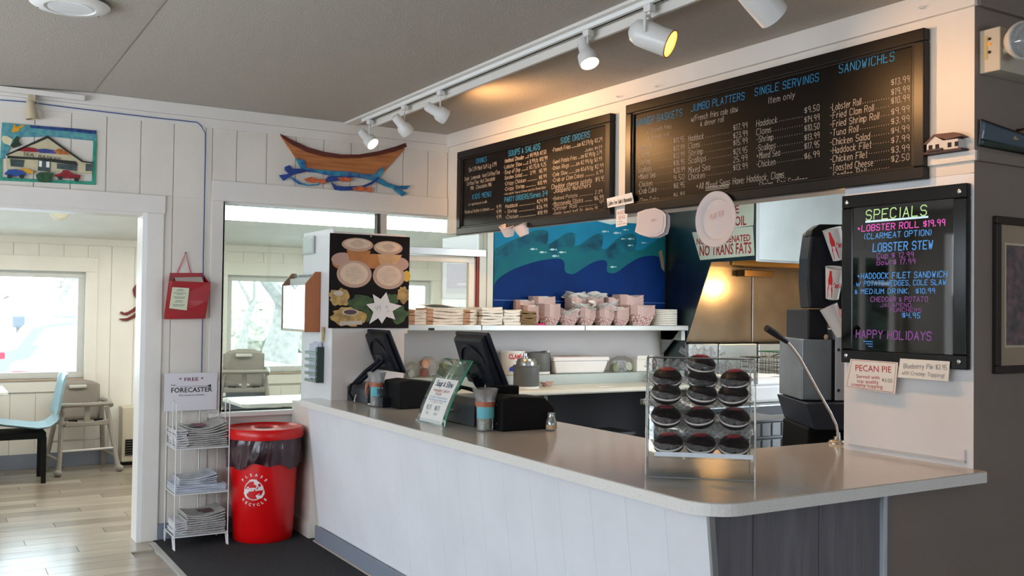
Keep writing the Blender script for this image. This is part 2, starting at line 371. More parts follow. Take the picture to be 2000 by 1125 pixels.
MB().box(3.5, 3.515, YF+.0, YF+.05, 1.36, 1.846).build('red_strip', mat('red_strip', '#8a2018', .5), wn, label='thin dark red weather strip')
MB().box(3.515, 3.60, YF-.012, YF+.05, 1.345, 1.846).box(3.575, 3.625, YF-.02, YF+.0, 1.345, 2.2).build('window_post', mat('post_grey', '#c2c1b4', .5), wn)
MB().box(2.765, 3.6, YF, YF+.1, 1.30, 1.40).build('window_sill', TRIM, wn)
PANE = clear('window_pane', '#f4faf8', .02, .01, .02, edge=.6)
MB().box(OX0, 2.70, YF+.045, YF+.05, OZ0, OZ1-.012).build('pane', PANE, wn)
MB().box(2.765, OX1, YF+.045, YF+.05, 1.9, OZ1-.012).build('pane', PANE, wn)
MB().box(2.8, 3.44, YF+.038, YF+.042, 1.435, 1.80).build('pane', PANE, wn)
# frieze and baseboards
st('trim_2', MB().box(-2.7, 3.24, YF-.03, YF, 2.655, ZC-.0).box(-2.7, 3.24, YF-.02, YF, 2.595, 2.655), TRIM, bevel=.004)
st('baseboard_far', MB().box(DX1+.095, 2.04, YF-.022, YF, 0, .1), BASEB, bevel=.003)
# thin blue cord along the frieze and down the wall
def yp(px, py, off=.026): x, z = at_y(YF-off, px, py); return (x, YF-off, z)
cord = MB(); cord.tube([yp(a, b) for a, b in ((0, 195), (60, 200), (135, 210), (225, 221), (310, 231), (350, 235), (385, 239), (393, 246), (401, 260), (401, 300), (399, 400), (397, 500), (396, 620), (394, 732))], .0032, 6)
tag(cord.build('blue_cord', mat('blue_cord', '#2d4f8c', .6), smooth=True), 'thin blue cord running under the frieze and down beside the doorway', 'cord')

# ---------------------------------------------------------------- menu wall: bulkhead over the counter and pillar
UL = (MO-Vector((MO.x, YR, 0))).length
UL = (6.29-YR)/abs(MD.y)
def mthing(name, label, cat, u, z, off=0, group=None, kind=None): return thing(name, label, cat, mpt(u, z, off), MR, group, kind)
UP0 = at_m(1648, 800)[0]
mw = mthing('wall_menu', None, None, 0, 0, kind='structure')
MB().box(0, UL, 0, .16, 2.0, ZC).build('bulkhead', WHITE, mw, bevel=.002)
MB().box(UP0, UL, 0, .16, 0, 2.0).build('pillar', mat('pillar_white', '#e2e3e6', .45, bump=.06, bs=20), mw, bevel=.002)
cb = MB().box(0, UL+.012, -.022, 0, 2.635, ZC).box(UL-.2, UL+.012, -.016, 0, 2.045, 2.085); cb.build('frieze', TRIM, mw, bevel=.003)
# thin raised border panel low on the pillar
uA = UP0+.03; uB = UL-.03
MB().box(uA, uB, -.006, 0, .90, .908).box(uB-.005, uB, -.006, 0, .90, .95).build('panel_edge', mat('panel_edge_grey', '#c4c6ca', .5), mw)
for px, py in ((1212, 190), (1286, 170), (1802, 18)):
    u, z = at_m(px, py, .02); e = mthing('eye_screw', 'small white eye screw in the frieze, '+{1212: 'left one between the two menu boards', 1286: 'just right of the gap between the boards', 1802: 'above the right end of the long board'}[px], 'screw', u, z, .022, group='eye screws over the menu boards')
    MB().tube([(0, 0, 0), (0, -.02, 0), (.004, -.026, .002), (.008, -.02, .004)], .002, 6).build('screw', WENAM, e)
    MB().tube([(math.cos(a)*.006+.0, -.024, math.sin(a)*.006) for a in [i*PI/5 for i in range(10)]], .0018, 5).build('ring', WENAM, e)
# wall to the right of the pillar
wr = thing('wall_right', None, None, kind='structure')
px_ = mpt(UL, 0)[0]
MB().box(px_+.0, 5.25, YR, YR+.16, 0, ZC).box(2.885, px_+.0, YR, YR+.16, 0, .838).build('wall_core', BEIGEW, wr)
MB().box(px_, 5.25, YR-.022, YR, 2.635, ZC).box(px_, 5.25, YR-.016, YR, 2.045, 2.085).build('wall_trim', BEIGEW, wr, bevel=.003)
# outer shell of the room behind the viewer
st('wall_back', MB().box(-2.7, 5.3, -3.1, -2.95, 0, 1.25).box(-2.7, 5.3, -3.1, -2.95, 2.15, ZC+.1).box(-2.7, 1.1, -3.1, -2.95, 1.25, 2.15).box(3.2, 5.3, -3.1, -2.95, 1.25, 2.15), WHITE)  # gap in this wall added to let in fill light from behind
st('wall_east', MB().box(5.2, 5.3, -3, YR, 0, ZC), WHITE)
wl = thing('wall_left', None, None, kind='structure')
lw = MB().box(-2.75, -2.6, -3, 6.5, 0, .8).box(-2.75, -2.6, -3, 6.5, 2.3, ZC+.1)
lw.box(-2.75, -2.6, -3, -.35, .8, 2.3).box(-2.75, -2.6, 5.85, 6.5, .8, 2.3); lw.build('wall_core', WHITE, wl)
for y in (.9, 2.15, 3.4, 4.65): MB().box(-2.72, -2.62, y-.04, y+.04, .8, 2.3).build('window_mullion', TRIM, wl)
# kitchen shell
st('wall_kitchen', MB().box(7.4, 7.5, YR, 9.6, 0, ZC+.1), mat('kitchen_wall', '#a8a59c', .6))

# ---------------------------------------------------------------- porch behind the far wall
wp = thing('wall_porch', None, None, kind='structure')
W1 = (-1.05, 1.226, .787, 1.748); W2 = (2.50, 4.72, .80, 1.76); W3 = (4.9, 5.27, 1.3, 1.95)
pc = MB()
def holes(mb, x0, x1, z0, z1, hs, y0, y1):
    x = x0
    for h in hs:
        mb.box(x, h[0], y0, y1, z0, z1); mb.box(h[0], h[1], y0, y1, z0, h[2]); mb.box(h[0], h[1], y0, y1, h[3], z1); x = h[1]
    mb.box(x, x1, y0, y1, z0, z1)
pc.box(-1.3, -1.2, YF+T, YB, 0, 2.75); holes(pc, -1.3, 8, 0, 2.2, [W1, W2], YB, YB+.12); pc.build('wall_core', CREAM, wp)
PB = at_y(YB, 26, 500)[0]
for a, b, z0, z1 in ((W1[0]-.1, W1[1]+.1, 1.878, 1.99), (W1[0]-.1, W1[1]+.1, .13, .674), (W1[1]+.1, W2[0]-.1, .13, 1.99), (W2[0]-.1, W2[1]+.1, 1.878, 1.99), (W2[0]-.1, W2[1]+.1, .13, .66), (W2[1]+.1, 7.3, .13, 1.99)):
    boards(wp, a, b, z0, z1, YB, CREAM, .2015, PB)
MB().box(-1.2, 7.4, YB-.02, YB, 1.99, 2.06).build('crown', CREAM, wp)
MB().box(-1.2, 1.5, YB-.02, YB, 0, .13).box(1.95, 7.4, YB-.02, YB, 0, .13).build('baseboard', BASEB, wp, bevel=.003)
def pwin(name, Wd, label=None):
    o = thing(name, None, None, kind='structure'); a, b, z0, z1 = Wd; y = YB
    MB().box(a-.1, b+.1, y-.024, y, z1, z1+.13).build('window_head', CREAM, o, bevel=.003)
    MB().box(a-.1, a, y-.022, y, z0-.11, z1).build('window_casing', CREAM, o, bevel=.003)
    MB().box(b, b+.1, y-.022, y, z0-.11, z1).build('window_casing', CREAM, o, bevel=.003)
    MB().box(a-.1, b+.1, y-.02, y, z0-.115, z0-.012).build('window_apron', CREAM, o, bevel=.003)
    MB().box(a, b, y-.03, y+.1, z0-.014, z0).build('window_sill', mat('sill_wood', '#b39b85', .5), o)
    fr = MB(); k = .058
    for q in ((a, b, z0, z0+k), (a, b, z1-k, z1), (a, a+k, z0+k, z1-k), (b-k, b, z0+k, z1-k)): fr.box(q[0], q[1], y+.035, y+.08, q[2], q[3])
    fr.build('window_frame', mat('vinyl_frame', '#cfd0cc', .4), o, bevel=.003)
    MB().box(a+k, b-k, y+.055, y+.059, z0+k, z1-k).build('pane', PANE, o)
pwin('window_2', W1); pwin('window_3', W2)
# small blind window far right of the porch
bw = thing('window_4', None, None, kind='structure')
bx0, bx1, bz0, bz1 = 4.89, 5.29, 1.62, 1.955
MB().box(bx0-.04, bx1+.04, YB-.03, YB-.008, bz0-.05, bz1+.04).build('window_frame', mat('tan_frame', '#b7ab93', .5), bw, bevel=.004)
for i in range(18):
    z = bz0+.01+(bz1-bz0-.01)*i/18
    MB().box(bx0, bx1, YB-.042, YB-.032, z, z+.012).build('slat', mat('red_slat', '#8d5a4a', .5) if i > 2 else mat('tan_slat', '#a99a80', .5), bw)
MB().box(bx0+.12, bx0+.3, YB-.047, YB-.043, 1.72, 1.745).build('blind_tape', mat('tan_frame', '#b7ab93', .5), bw)
# long fluorescent fitting on the porch ceiling
def zc_p(y): return 2.64-(y-6.33)*(.61/3.27)
fx = thing('fluorescent_light', 'long glowing strip light on the sloping porch ceiling', 'light', (0, 8.2, zc_p(8.2)-.03))
fx.rotation_euler = (math.atan(-.61/3.27), 0, 0)
MB().box(-.6, 7.2, -.25, .25, -.0, .02).build('light_housing', WENAM, fx)
MB().box(-.56, 7.16, -.22, .22, -.02, 0).build('light_diffuser', mat('tube_glow', '#fffaf0', .5, emit=10.0), fx)
# dome lamp
dl = thing('ceiling_dome_light', 'small white dome light on the porch ceiling seen through the doorway', 'light', (hit(1, 8.6, 116, 421).x, 8.6, zc_p(8.6)-.012))
MB().lathe([(.001, -.075), (.03, -.07), (.06, -.05), (.085, -.012)], n=20).build('shade', mat('frosted_shade', '#cfcbb8', .5), dl, smooth=True)
MB().lathe([(.09, -.014), (.09, .012), (.001, .012)], n=20).build('rim', WENAM, dl)
# ================================================================== THINGS ON THE WALLS
def wthing(name, label, cat, px, py, off=.0, Y=None, group=None):
    y = (Y or YF)-off; x, z = at_y(y, px, py); return thing(name, label, cat, (x, y, z), 0, group)
def rel(t, Y=None):
    """returns a function turning photo points into the thing's local x-z plane"""
    ox, oy, oz = t.location
    def f(px, py): x, z = at_y(oy, px, py); return (x-ox, z-oz)
    return f
def relm(t, off):
    ou = (Vector(t.location)-MO).dot(MD); oz = t.location.z
    def f(px, py): u, z = at_m(px, py, off); return (u-ou, z-oz)
    return f
# ---------------------------------------------------------------- carved boat
t = wthing('wooden_boat_carving', 'carved wooden boat riding blue painted waves, hung above the pass-through window', 'wall art', 680, 330, .012)
r = rel(t); zz = lambda pts, s=4, ox=400, oy=220: [r(ox+a/s, oy+b/s) for a, b in pts]
BOATW = mat('boat_wood', '#9c5a2c', .45, var=.3, vs=3, stretch=(1, 1, 14), coat=.2, col2='#c07a45')
BOATR = mat('boat_red_wood', '#571a14', .45, var=.3, vs=4, stretch=(1, 1, 10), coat=.2)
WAVEB = mat('wave_blue', '#164a92', .45, var=.4, vs=25, coat=.2, col2='#2a9ab4'); FISHO = mat('fish_orange', '#c8643a', .5, var=.3, vs=30)
WAVED = mat('wave_dark_blue', '#123a86', .45, var=.3, vs=20, coat=.2)
MB().prism(zz([(580, 165), (640, 200), (700, 235), (800, 285), (920, 320), (1060, 340), (1200, 338), (1350, 315), (1480, 280), (1570, 240), (1572, 270), (1520, 330), (1440, 420), (1375, 485), (1300, 490), (1100, 470), (900, 455), (780, 435), (720, 370), (650, 270)]), -.006, .01).build('hull', BOATW, t, bevel=.002)
MB().prism(zz([(580, 165), (640, 195), (700, 225), (800, 272), (920, 306), (1060, 328), (1200, 328), (1350, 303), (1480, 268), (1562, 238), (1574, 268), (1480, 305), (1350, 335), (1200, 356), (1060, 358), (920, 342), (800, 312), (690, 258), (610, 205)]), -.014, -.006).build('gunwale', BOATR, t, bevel=.002)
wv = [[(705, 360), (770, 375), (785, 430), (850, 445), (960, 455), (1100, 462), (1250, 485), (1330, 480), (1350, 450), (1395, 425), (1385, 470), (1360, 510), (1420, 550), (1500, 575), (1600, 570), (1570, 600), (1490, 600), (1400, 575), (1330, 540), (1230, 515), (1100, 500), (1000, 500), (930, 485), (860, 470), (800, 465), (750, 440), (725, 400)],
      [(620, 425), (655, 412), (680, 440), (760, 440), (820, 455), (760, 470), (690, 485), (650, 510), (610, 535), (575, 492), (650, 480), (620, 450)],
      [(660, 500), (700, 520), (740, 550), (800, 565), (870, 560), (900, 548), (880, 570), (800, 574), (730, 562), (690, 535)],
      [(980, 545), (1020, 575), (1080, 580), (1140, 578), (1220, 575), (1290, 545), (1350, 505), (1340, 530), (1290, 565), (1220, 590), (1130, 610), (1060, 612), (1010, 605)],
      [(1430, 570), (1500, 600), (1575, 630), (1530, 655), (1490, 620)],
      [(930, 530), (960, 500), (1060, 500), (1180, 500), (1100, 520), (1000, 540), (950, 545)]]
for i, q in enumerate(wv): MB().prism(zz(q), -.02-.002*i, -.008).build('wave', WAVEB if i % 2 == 0 else WAVED, t, bevel=.0015)
for q in ([(770, 520), (820, 505), (870, 525), (930, 520), (935, 560), (890, 548), (830, 550), (790, 540)], [(1020, 512), (1080, 505), (1145, 520), (1120, 542), (1060, 540)], [(1140, 590), (1200, 578), (1260, 592), (1293, 582), (1288, 628), (1255, 612), (1200, 615), (1155, 605)]):
    MB().prism(zz(q), -.032, -.012).build('fish', FISHO, t, bevel=.0015)
# ---------------------------------------------------------------- painted plaque of a shop
t = wthing('painted_plaque', 'cut-out painted plaque of a gabled shop with cars, above the doorway', 'wall art', 95, 300, .012)
r = rel(t); zz = lambda pts, s=8.035, ox=0, oy=230: [r(ox+a/s, oy+b/s) for a, b in pts]
MB().prism(zz([(30, 75), (1510, 205), (1520, 350), (1490, 365), (740, 290), (620, 300), (340, 300), (180, 420), (120, 560), (100, 640), (25, 640), (0, 640)]), -.004, .008).build('sky_band', mat('plaque_sky', '#3f7f92', .5, var=.4, vs=30, col2='#5fa3a2'), t, bevel=.001)
MB().prism(zz([(460, 120), (1110, 165), (1510, 205), (1508, 260), (1100, 215), (840, 195), (480, 160)]), -.006, -.003).build('dark_cloud_band', mat('plaque_navy', '#1d3a72', .5, var=.5, vs=40), t)
MB().prism(zz([(1465, 360), (1520, 350), (1500, 1055), (800, 1020), (0, 985), (0, 930), (600, 965), (1440, 1000)]), -.004, .008).build('green_border', mat('plaque_green', '#2f8f78', .5, var=.2, vs=30), t, bevel=.001)
MB().prism(zz([(0, 640), (30, 640), (25, 940), (0, 940)]), -.004, .008).build('green_border', MAT['plaque_green'], t)
sf_ = MB().prism(zz([(90, 580), (740, 310), (1290, 690), (1450, 705), (1440, 880), (850, 850), (100, 810)]), -.010, .004).build('shop_front', mat('plaque_cream', '#c3b998', .6, var=.08, vs=20), t, bevel=.001)
MB().prism(zz([(90, 580), (740, 283), (1300, 680), (1460, 705), (1450, 722), (1280, 700), (745, 325), (100, 600)]), -.014, -.008).build('roof_edge', mat('plaque_dark', '#23261f', .5), sf_)
MB().prism(zz([(115, 600), (640, 632), (1190, 690), (1220, 750), (900, 710), (600, 665), (110, 640)]), -.014, -.009).build('awning', MAT['plaque_dark'], sf_)
for q in ([(155, 650), (380, 665), (360, 780), (165, 765)], [(890, 720), (1210, 745), (1200, 840), (890, 800)], [(1340, 725), (1440, 728), (1435, 840), (1340, 838)], [(600, 670), (790, 690), (785, 850), (590, 830)]):
    MB().prism(zz(q), -.013, -.009).build('shop_window', mat('plaque_window', '#3d4a4a', .3, var=.3, vs=50), sf_)
for q in ([(610, 680), (655, 684), (650, 775), (605, 770)], [(722, 692), (775, 696), (772, 785), (720, 782)]): MB().prism(zz(q), -.0145, -.012).build('door_light', WENAM, sf_)
CR = mat('plaque_crimson', '#8a1622', .5, var=.3, vs=60); OR = mat('plaque_orange', '#b06a30', .5, var=.4, vs=60); BU = mat('plaque_violet', '#3c3f86', .5, var=.4, vs=60)
MB().prism(zz([(245, 520), (400, 460), (560, 485), (590, 545), (400, 535)]), -.014, -.010).build('lobster_painting', CR, t)
MB().prism(zz([(560, 500), (700, 490), (900, 520), (900, 570), (620, 555)]), -.0135, -.010).build('shell_painting', BU, t)
MB().prism(zz([(840, 530), (920, 485), (1000, 500), (1070, 560), (1100, 590), (900, 575)]), -.014, -.010).build('shell_painting', OR, t)
MB().prism(zz([(170, 430), (225, 370), (200, 370), (260, 290), (300, 330), (290, 370), (340, 430), (200, 480)]), -.012, -.004).build('fir_tree', mat('plaque_fir', '#1d3324', .6, var=.3, vs=50), t)
MB().prism(zz([(560, 900), (620, 860), (760, 855), (840, 880), (800, 1010), (700, 1020), (590, 1000)]), -.018, -.004).build('hedge', mat('plaque_hedge', '#22492a', .6, var=.4, vs=50), t)
MB().prism(zz([(35, 290), (110, 290), (200, 340), (160, 440), (60, 400), (20, 340)]), -.008, -.003).build('cloud', mat('plaque_cloud', '#d8d0a8', .6), t)
MB().prism(zz([(180, 215), (220, 95), (260, 140), (410, 110), (320, 165), (300, 210), (210, 235)]), -.008, -.003).build('sun', mat('plaque_sun', '#c99422', .5, var=.2, vs=40), t)
def car2(zq, wheels, mt):
    c = MB().prism(zz(zq), -.022, -.012).build('painted_car', mt, t, bevel=.001)
    for a, b in wheels:
        x, z = r(a/8.035, 230+b/8.035); MB().prism(ell(x, z, .014, .012, 12), -.024, -.014).build('wheel', MAT['plaque_dark'], c)
car2([(65, 880), (130, 820), (250, 815), (400, 870), (410, 910), (230, 925), (80, 900)], ((150, 925), (340, 925)), mat('plaque_carblue', '#1f4a94', .4))
car2([(330, 800), (440, 805), (520, 850), (510, 885), (420, 880)], (), mat('plaque_caryellow', '#d19a2a', .4))
car2([(840, 905), (960, 870), (985, 825), (1060, 830), (1130, 885), (1260, 905), (1250, 965), (900, 945)], ((940, 950), (1195, 975)), CR)
x, z = r(0+360/8.035, 230+598/8.035); mb = MB(); ftext(mb, 'SEA  BASKET', x, z, .021, -.0175, wd=.20, rot=-.085); mb.build('lettering', MAT['plaque_dark'], t)
# ---------------------------------------------------------------- red gift bag
t = wthing('gift_bag', 'red gift bag with a pale card, hanging by its cord handle on the wall', 'bag', 364, 576, .012)
r = rel(t); B1 = mat('red_foil_paper', '#9c0f18', .35, var=.08, coat=.2); B2 = mat('bag_inside', '#b9b2a8', .7)
f = lambda px, py: r(px, py)
a, b, c_, d = f(320, 623), f(397, 622), f(406, 552), f(331, 550); e, g = f(332, 533), f(395, 533)
bag = MB(); bag.add([(a[0], -.05, a[1]), (b[0], -.05, b[1]), (c_[0], -.075, c_[1]), (d[0], -.075, d[1]+.003), (b[0], 0, b[1]), (a[0], 0, a[1]), (g[0], 0, g[1]), (e[0], 0, e[1]), ((c_[0]+g[0])/2+.012, -.04, c_[1]+.004), ((d[0]+e[0])/2-.012, -.04, d[1]+.006), ((a[0]+d[0])/2+.004, -.06, (a[1]+d[1])/2), ((b[0]+c_[0])/2, -.068, (b[1]+c_[1])/2)],
    [(0, 1, 11, 10), (10, 11, 2, 3), (4, 5, 7, 6), (1, 4, 8, 11), (11, 8, 2), (4, 6, 8), (5, 0, 10, 9), (10, 3, 9), (5, 9, 7), (5, 4, 1, 0)])
bag.build('bag_body', B1, t, solid=.0015)
i1, i2 = f(340, 552), f(393, 550); MB().add([(i1[0], -.066, i1[1]-.010), (i2[0], -.066, i2[1]-.006), (i2[0]-.0, -.010, i2[1]+.030), (i1[0]+.0, -.010, i1[1]+.032)], [(0, 1, 2, 3)]).build('bag_lining', B2, t)
hp = f(362, 494); h1, h2 = f(346, 533), f(372, 533)
MB().tube([(h1[0], -.004, h1[1]), (hp[0], -.006, hp[1]), (h2[0], -.004, h2[1])], .0035, 6).build('cord_handle', mat('pink_cord', '#c8404e', .6), t, smooth=True)
MB().tube([(hp[0], .012, hp[1]), (hp[0], -.012, hp[1]+.003)], .003, 6).build('nail', GREYP, t)
ca = [f(331, 561), f(364, 563), f(360, 606), f(326, 602)]
MB().add([(ca[0][0], -.079, ca[0][1]), (ca[3][0], -.066, ca[3][1]), (ca[2][0], -.066, ca[2][1]), (ca[1][0], -.079, ca[1][1])], [(0, 1, 2, 3)]).build('card', mat('pale_green_card', '#cdd0b4', .7), t, solid=.001)
mb = MB()
for k, wdt in enumerate((.3, .5, 0, .75, .4, 0, .7, .55, 0, .4, .5, 0, .7, .6)):
    if wdt:
        q = .1+.06*k; cx = ca[0][0]*(1-q)+ca[3][0]*q; cx2 = ca[1][0]*(1-q)+ca[2][0]*q; z = ca[0][1]*(1-q)+ca[3][1]*q; mid = (cx+cx2)/2; hw = (cx2-cx)*wdt/2
        mb.box(mid-hw, mid+hw, -.0805+.013*q, -.0799+.013*q, z-.0015, z+.0015)
mb.build('printed_lines', mat('grey_ink', '#6b6a60', .8), t)
# ---------------------------------------------------------------- left wall spot on its little track
t = wthing('wall_track_light', 'beige spotlight on a short white track above the shop plaque', 'light', 62, 182, .06)
x0, _ = at_y(YF-.06, 165, 187)
MB().box(-.35, x0-t.location.x, -.018, .018, -.01, .02).build('track', TRIM, t, bevel=.002)
MB().box(-.018, .018, -.016, .016, -.05, -.01).tube([(.03, 0, -.02), (.032, 0, -.07)], .003, 6).build('adapter', mat('beige_plastic', '#b7a88c', .5), t)
MB().lathe([(.001, .055), (.022, .05), (.026, .03), (.03, 0), (.036, -.05), (.032, -.052), (.028, 0)], (0, 0, -.10), 20, (-.12, 0, 1)).build('lamp_head', MAT['beige_plastic'], t, smooth=True)

# ================================================================== MENU BOARDS
def board(name, label, TL, TR, BL, BR, off):
    u0 = (at_m(*TL, off)[0]+at_m(*BL, off)[0])/2; u1 = (at_m(*TR, off)[0]+at_m(*BR, off)[0])/2
    z1 = (at_m(*TL, off)[1]+at_m(*TR, off)[1])/2; z0 = (at_m(*BL, off)[1]+at_m(*BR, off)[1])/2
    t = mthing(name, label, 'menu board', u0, z0, .001); W, Hh = u1-u0, z1-z0; k = .05
    fr = MB()
    for a, b, c, d in ((0, W, Hh-k, Hh), (0, W, 0, k), (0, k, k, Hh-k), (W-k, W, k, Hh-k)): fr.box(a, b, -off-.012, -.0, c, d)
    k2 = k*.62; 
    for a, b, c, d in ((k2, W-k2, Hh-k-.012, Hh-k2), (k2, W-k2, k2, k+.012), (k2, k+.012, k, Hh-k), (W-k-.012, W-k2, k, Hh-k)): fr.box(a, b, -off-.004, -.0, c, d)
    fr.build('frame', FRAMEB, t, bevel=.005)
    MB().box(k, W-k, -off+.006, -.002, k, Hh-k).build('board_face', BOARD, t)
    return t, W, Hh, u0, z0
OFFB = .028
t1, w1, h1, u1_, z1_ = board('menu_board', 'smaller black chalk menu board listing drinks, soups, kids menu and side orders', (892, 300.6), (1193, 219), (897, 459.5), (1196.5, 426), OFFB)
t2, w2, h2, u2_, z2_ = board('menu_board', 'long black chalk menu board listing dinner baskets, platters, servings and sandwiches', (1222, 212), (1806, 48), (1226, 417.5), (1811, 349), OFFB)
yb = -OFFB+.0045
def chalk(mb, u0, z0, s, x0, y0, x1, h, off=OFFB, lw=.1, y=yb, **k):
    ua, za = at_m(x0, y0, off); ub, _ = at_m(x1, y0-(x1-x0)*.2, off); zb = at_m(x0, y0-h, off)[1]
    stroke(mb, s, ua-u0, za-z0, (zb-za), ub-ua, y=y, lw=lw, **k)
def lines(t, u0, z0, rows, ox, oy, s, name, mt, **k):
    for q in rows:
        mb = MB(); chalk(mb, u0, z0, q[0], ox+q[1]/s, oy+q[2]/s, ox+q[3]/s, q[4]/s*.93, **k); mb.build(name, mt, t)
S7 = (880, 210, 4.328)
lines(t1, u1_, z1_, [('DRINKS', 212, 475, 302, 42), ('KIDS MENU', 180, 775, 340, 42), ('SOUPS & SALADS', 485, 412, 755, 48), ('PARTY ORDERS/Serves 3-4', 452, 800, 815, 42), ('SIDE ORDERS', 928, 305, 1175, 50)], *S7, 'heading', CHALKB, lw=.10)
lines(t1, u1_, z1_, [('Sm 1.39 Med 1.69 Lg 1.99', 150, 545, 385, 36), ('Soda  Lemonade  Iced Coffee/Tea', 115, 620, 412, 32), ('Coffee/Tea  Hot Chocolate', 135, 660, 372, 32), ('Milk  Chocolate Milk', 165, 697, 345, 32),
  ('w/ applesauce & milk', 150, 830, 305, 22), ('Pasta w/ butter & cheese ........', 118, 897, 365, 26), ('4.99', 385, 855, 425, 32), ('4.99', 385, 897, 425, 32), ('4.99', 385, 942, 425, 32),
  ('Haddock Chowder ....c $4.99/b $7.50', 455, 468, 805, 34), ('-Lobster Stew ......c 8.99/b $10.99', 445, 520, 815, 34), ('-Soup of Day .......c $3.75/b 4.25', 445, 566, 805, 34), ('Garden Salad ......  3.99   $5.99', 455, 610, 808, 32), ('-Crispy Chicken ............. $8.99', 450, 660, 808, 32), ('-Crispy Shrimp ............. $10.99', 450, 706, 808, 32), ('*Add Lobster Tuna or Chicken and Corn Bread Salad', 447, 742, 800, 18),
  ('Haddock ................... $24.99', 460, 850, 815, 32), ('- Shrimp ................... $26.99', 455, 897, 815, 32), ('-Chicken ................... $18.99', 460, 944, 815, 32),
  ('-French Fries .......sm $2.59/lg $3.29', 855, 378, 1278, 36), ('Jumbo $4.59', 1130, 375, 1278, 28), ('-Sweet Potato Fries ....sm $2.99/lg 3.79', 855, 478, 1275, 34), ('-Onion Rings .......sm $2.99/lg $3.99', 852, 530, 1278, 34), ('-Cole Slaw ........sm $1.69/lg $2.99', 852, 585, 1290, 34), ('-Crab or Clam Cakes ........... 6.99', 855, 632, 1285, 34), ('Cheddar cheese potato  $4.95', 850, 690, 1302, 40), ('Jalapeno munchers', 868, 722, 1185, 40),
  ('-Baked Potato .............. 2.39', 857, 785, 1280, 30), ('-Mozzarella Sticks ........ $6.99', 857, 835, 1290, 38), ('-Dinner Roll ............... 49', 857, 872, 1300, 36), ('-Garlic toast half Gr. White 95', 862, 912, 1245, 30)], *S7, 'lettering', CHALK, lw=.085)
SB = (1210, 40, 2.961)
lines(t2, u2_, z2_, [('DINNER BASKETS', 92, 612, 362, 40), ('JUMBO PLATTERS', 410, 527, 722, 42), ('SINGLE SERVINGS', 778, 436, 1152, 46), ('SANDWICHES', 1265, 306, 1590, 54)], *SB, 'heading', CHALKB, lw=.085)
rows = [('w/ french fries', 155, 652, 298, 24), ('& dinner roll', 160, 692, 285, 24), ('w/French fries cole slaw', 412, 585, 680, 34), ('& dinner roll', 465, 612, 600, 32), ('Item only', 855, 480, 1015, 38),
  ('*All Mixed Seas Have: Haddock, Clams,', 440, 977, 960, 38), ('Shrimp, Sea Scallops', 805, 970, 1085, 38)]
def col(items, xi, prices, xp0, xp1, h):
    for (s, b, xe), (p, pb) in zip(items, prices):
        rows.append((s, xi, b, xe, h)); rows.append((p, xp0, pb, xp1, h))
        gx = xe+10; n = int((xp0-gx)/13)
        if n > 2:
            sl = -.29 if xi < 700 else -.31; rows.append(('.'*n, gx, b-(gx-xi)*.22, xp0-6, h*.8))
col([('Haddock', 752, 185), ('Clams', 795, 178), ('Shrimp', 838, 182), ('Scallops', 880, 185), ('*Mixed Sea', 920, 205), ('-Chicken', 965, 188), ('-Crab Cake', 1005, 212), ('-Clam Cake', 1060, 226)], 104, [('$11.95', 710), ('$17.99', 757), ('$13.99', 799), ('$18.95', 840), ('$20.99', 884), ('9.50', 927), ('$8.95', 972), ('$6.99', 1027)], 310, 375, 32)
col([('Haddock', 700, 485), ('Clams', 742, 465), ('Shrimp', 785, 482), ('Scallops', 828, 500), ('Mixed Sea', 882, 522), ('Chicken', 922, 492)], 396, [('$17.99', 637), ('$23.99', 683), ('$15.99', 725), ('$21.95', 777), ('25.99', 822), ('$13.99', 868)], 655, 738, 36)
col([('Haddock', 614, 912), ('Clams', 662, 878), ('-Shrimp', 707, 888), ('-Scallops', 757, 902), ('*Mixed Sea', 802, 926), ('-Chicken', 850, 900)], 788, [('$9.50', 537), ('$14.99', 592), ('$10.50', 642), ('$13.99', 695), ('$17.95', 745), ('$6.99', 802)], 1066, 1155, 38)
col([('-Lobster Roll', 522, 1395), ('-Fried Clam Roll', 570, 1470), ('-Fried Shrimp Roll', 620, 1500), ('-Tuna Roll', 670, 1380), ('-Chicken Salad', 724, 1447), ('-Haddock Filet', 772, 1455), ('-Chicken Filet', 822, 1432), ('-Toasted Cheese', 872, 1465), ('-Scallop Roll', 917, 1425)], 1215, [('$13.99', 377), ('$19.99', 433), ('$10.99', 484), ('$9.99', 547), ('$3.99', 602), ('$4.99', 657), ('$7.99', 712), ('$3.99', 768), ('$2.50', 820)], 1568, 1676, 40)
lines(t2, u2_, z2_, rows, *SB, 'lettering', CHALK, lw=.07)
mb = MB()
for k in range(3):
    a, za = at_m(1210+495/2.961, 40+(967+k*9)/2.961, OFFB); b, _ = at_m(1210+630/2.961, 40+(945+k*9)/2.961, OFFB); mb.box(a-u2_, b-u2_, yb-.0004, yb, za-z2_, za-z2_+.0025)
mb.build('underline', CHALK, t2)
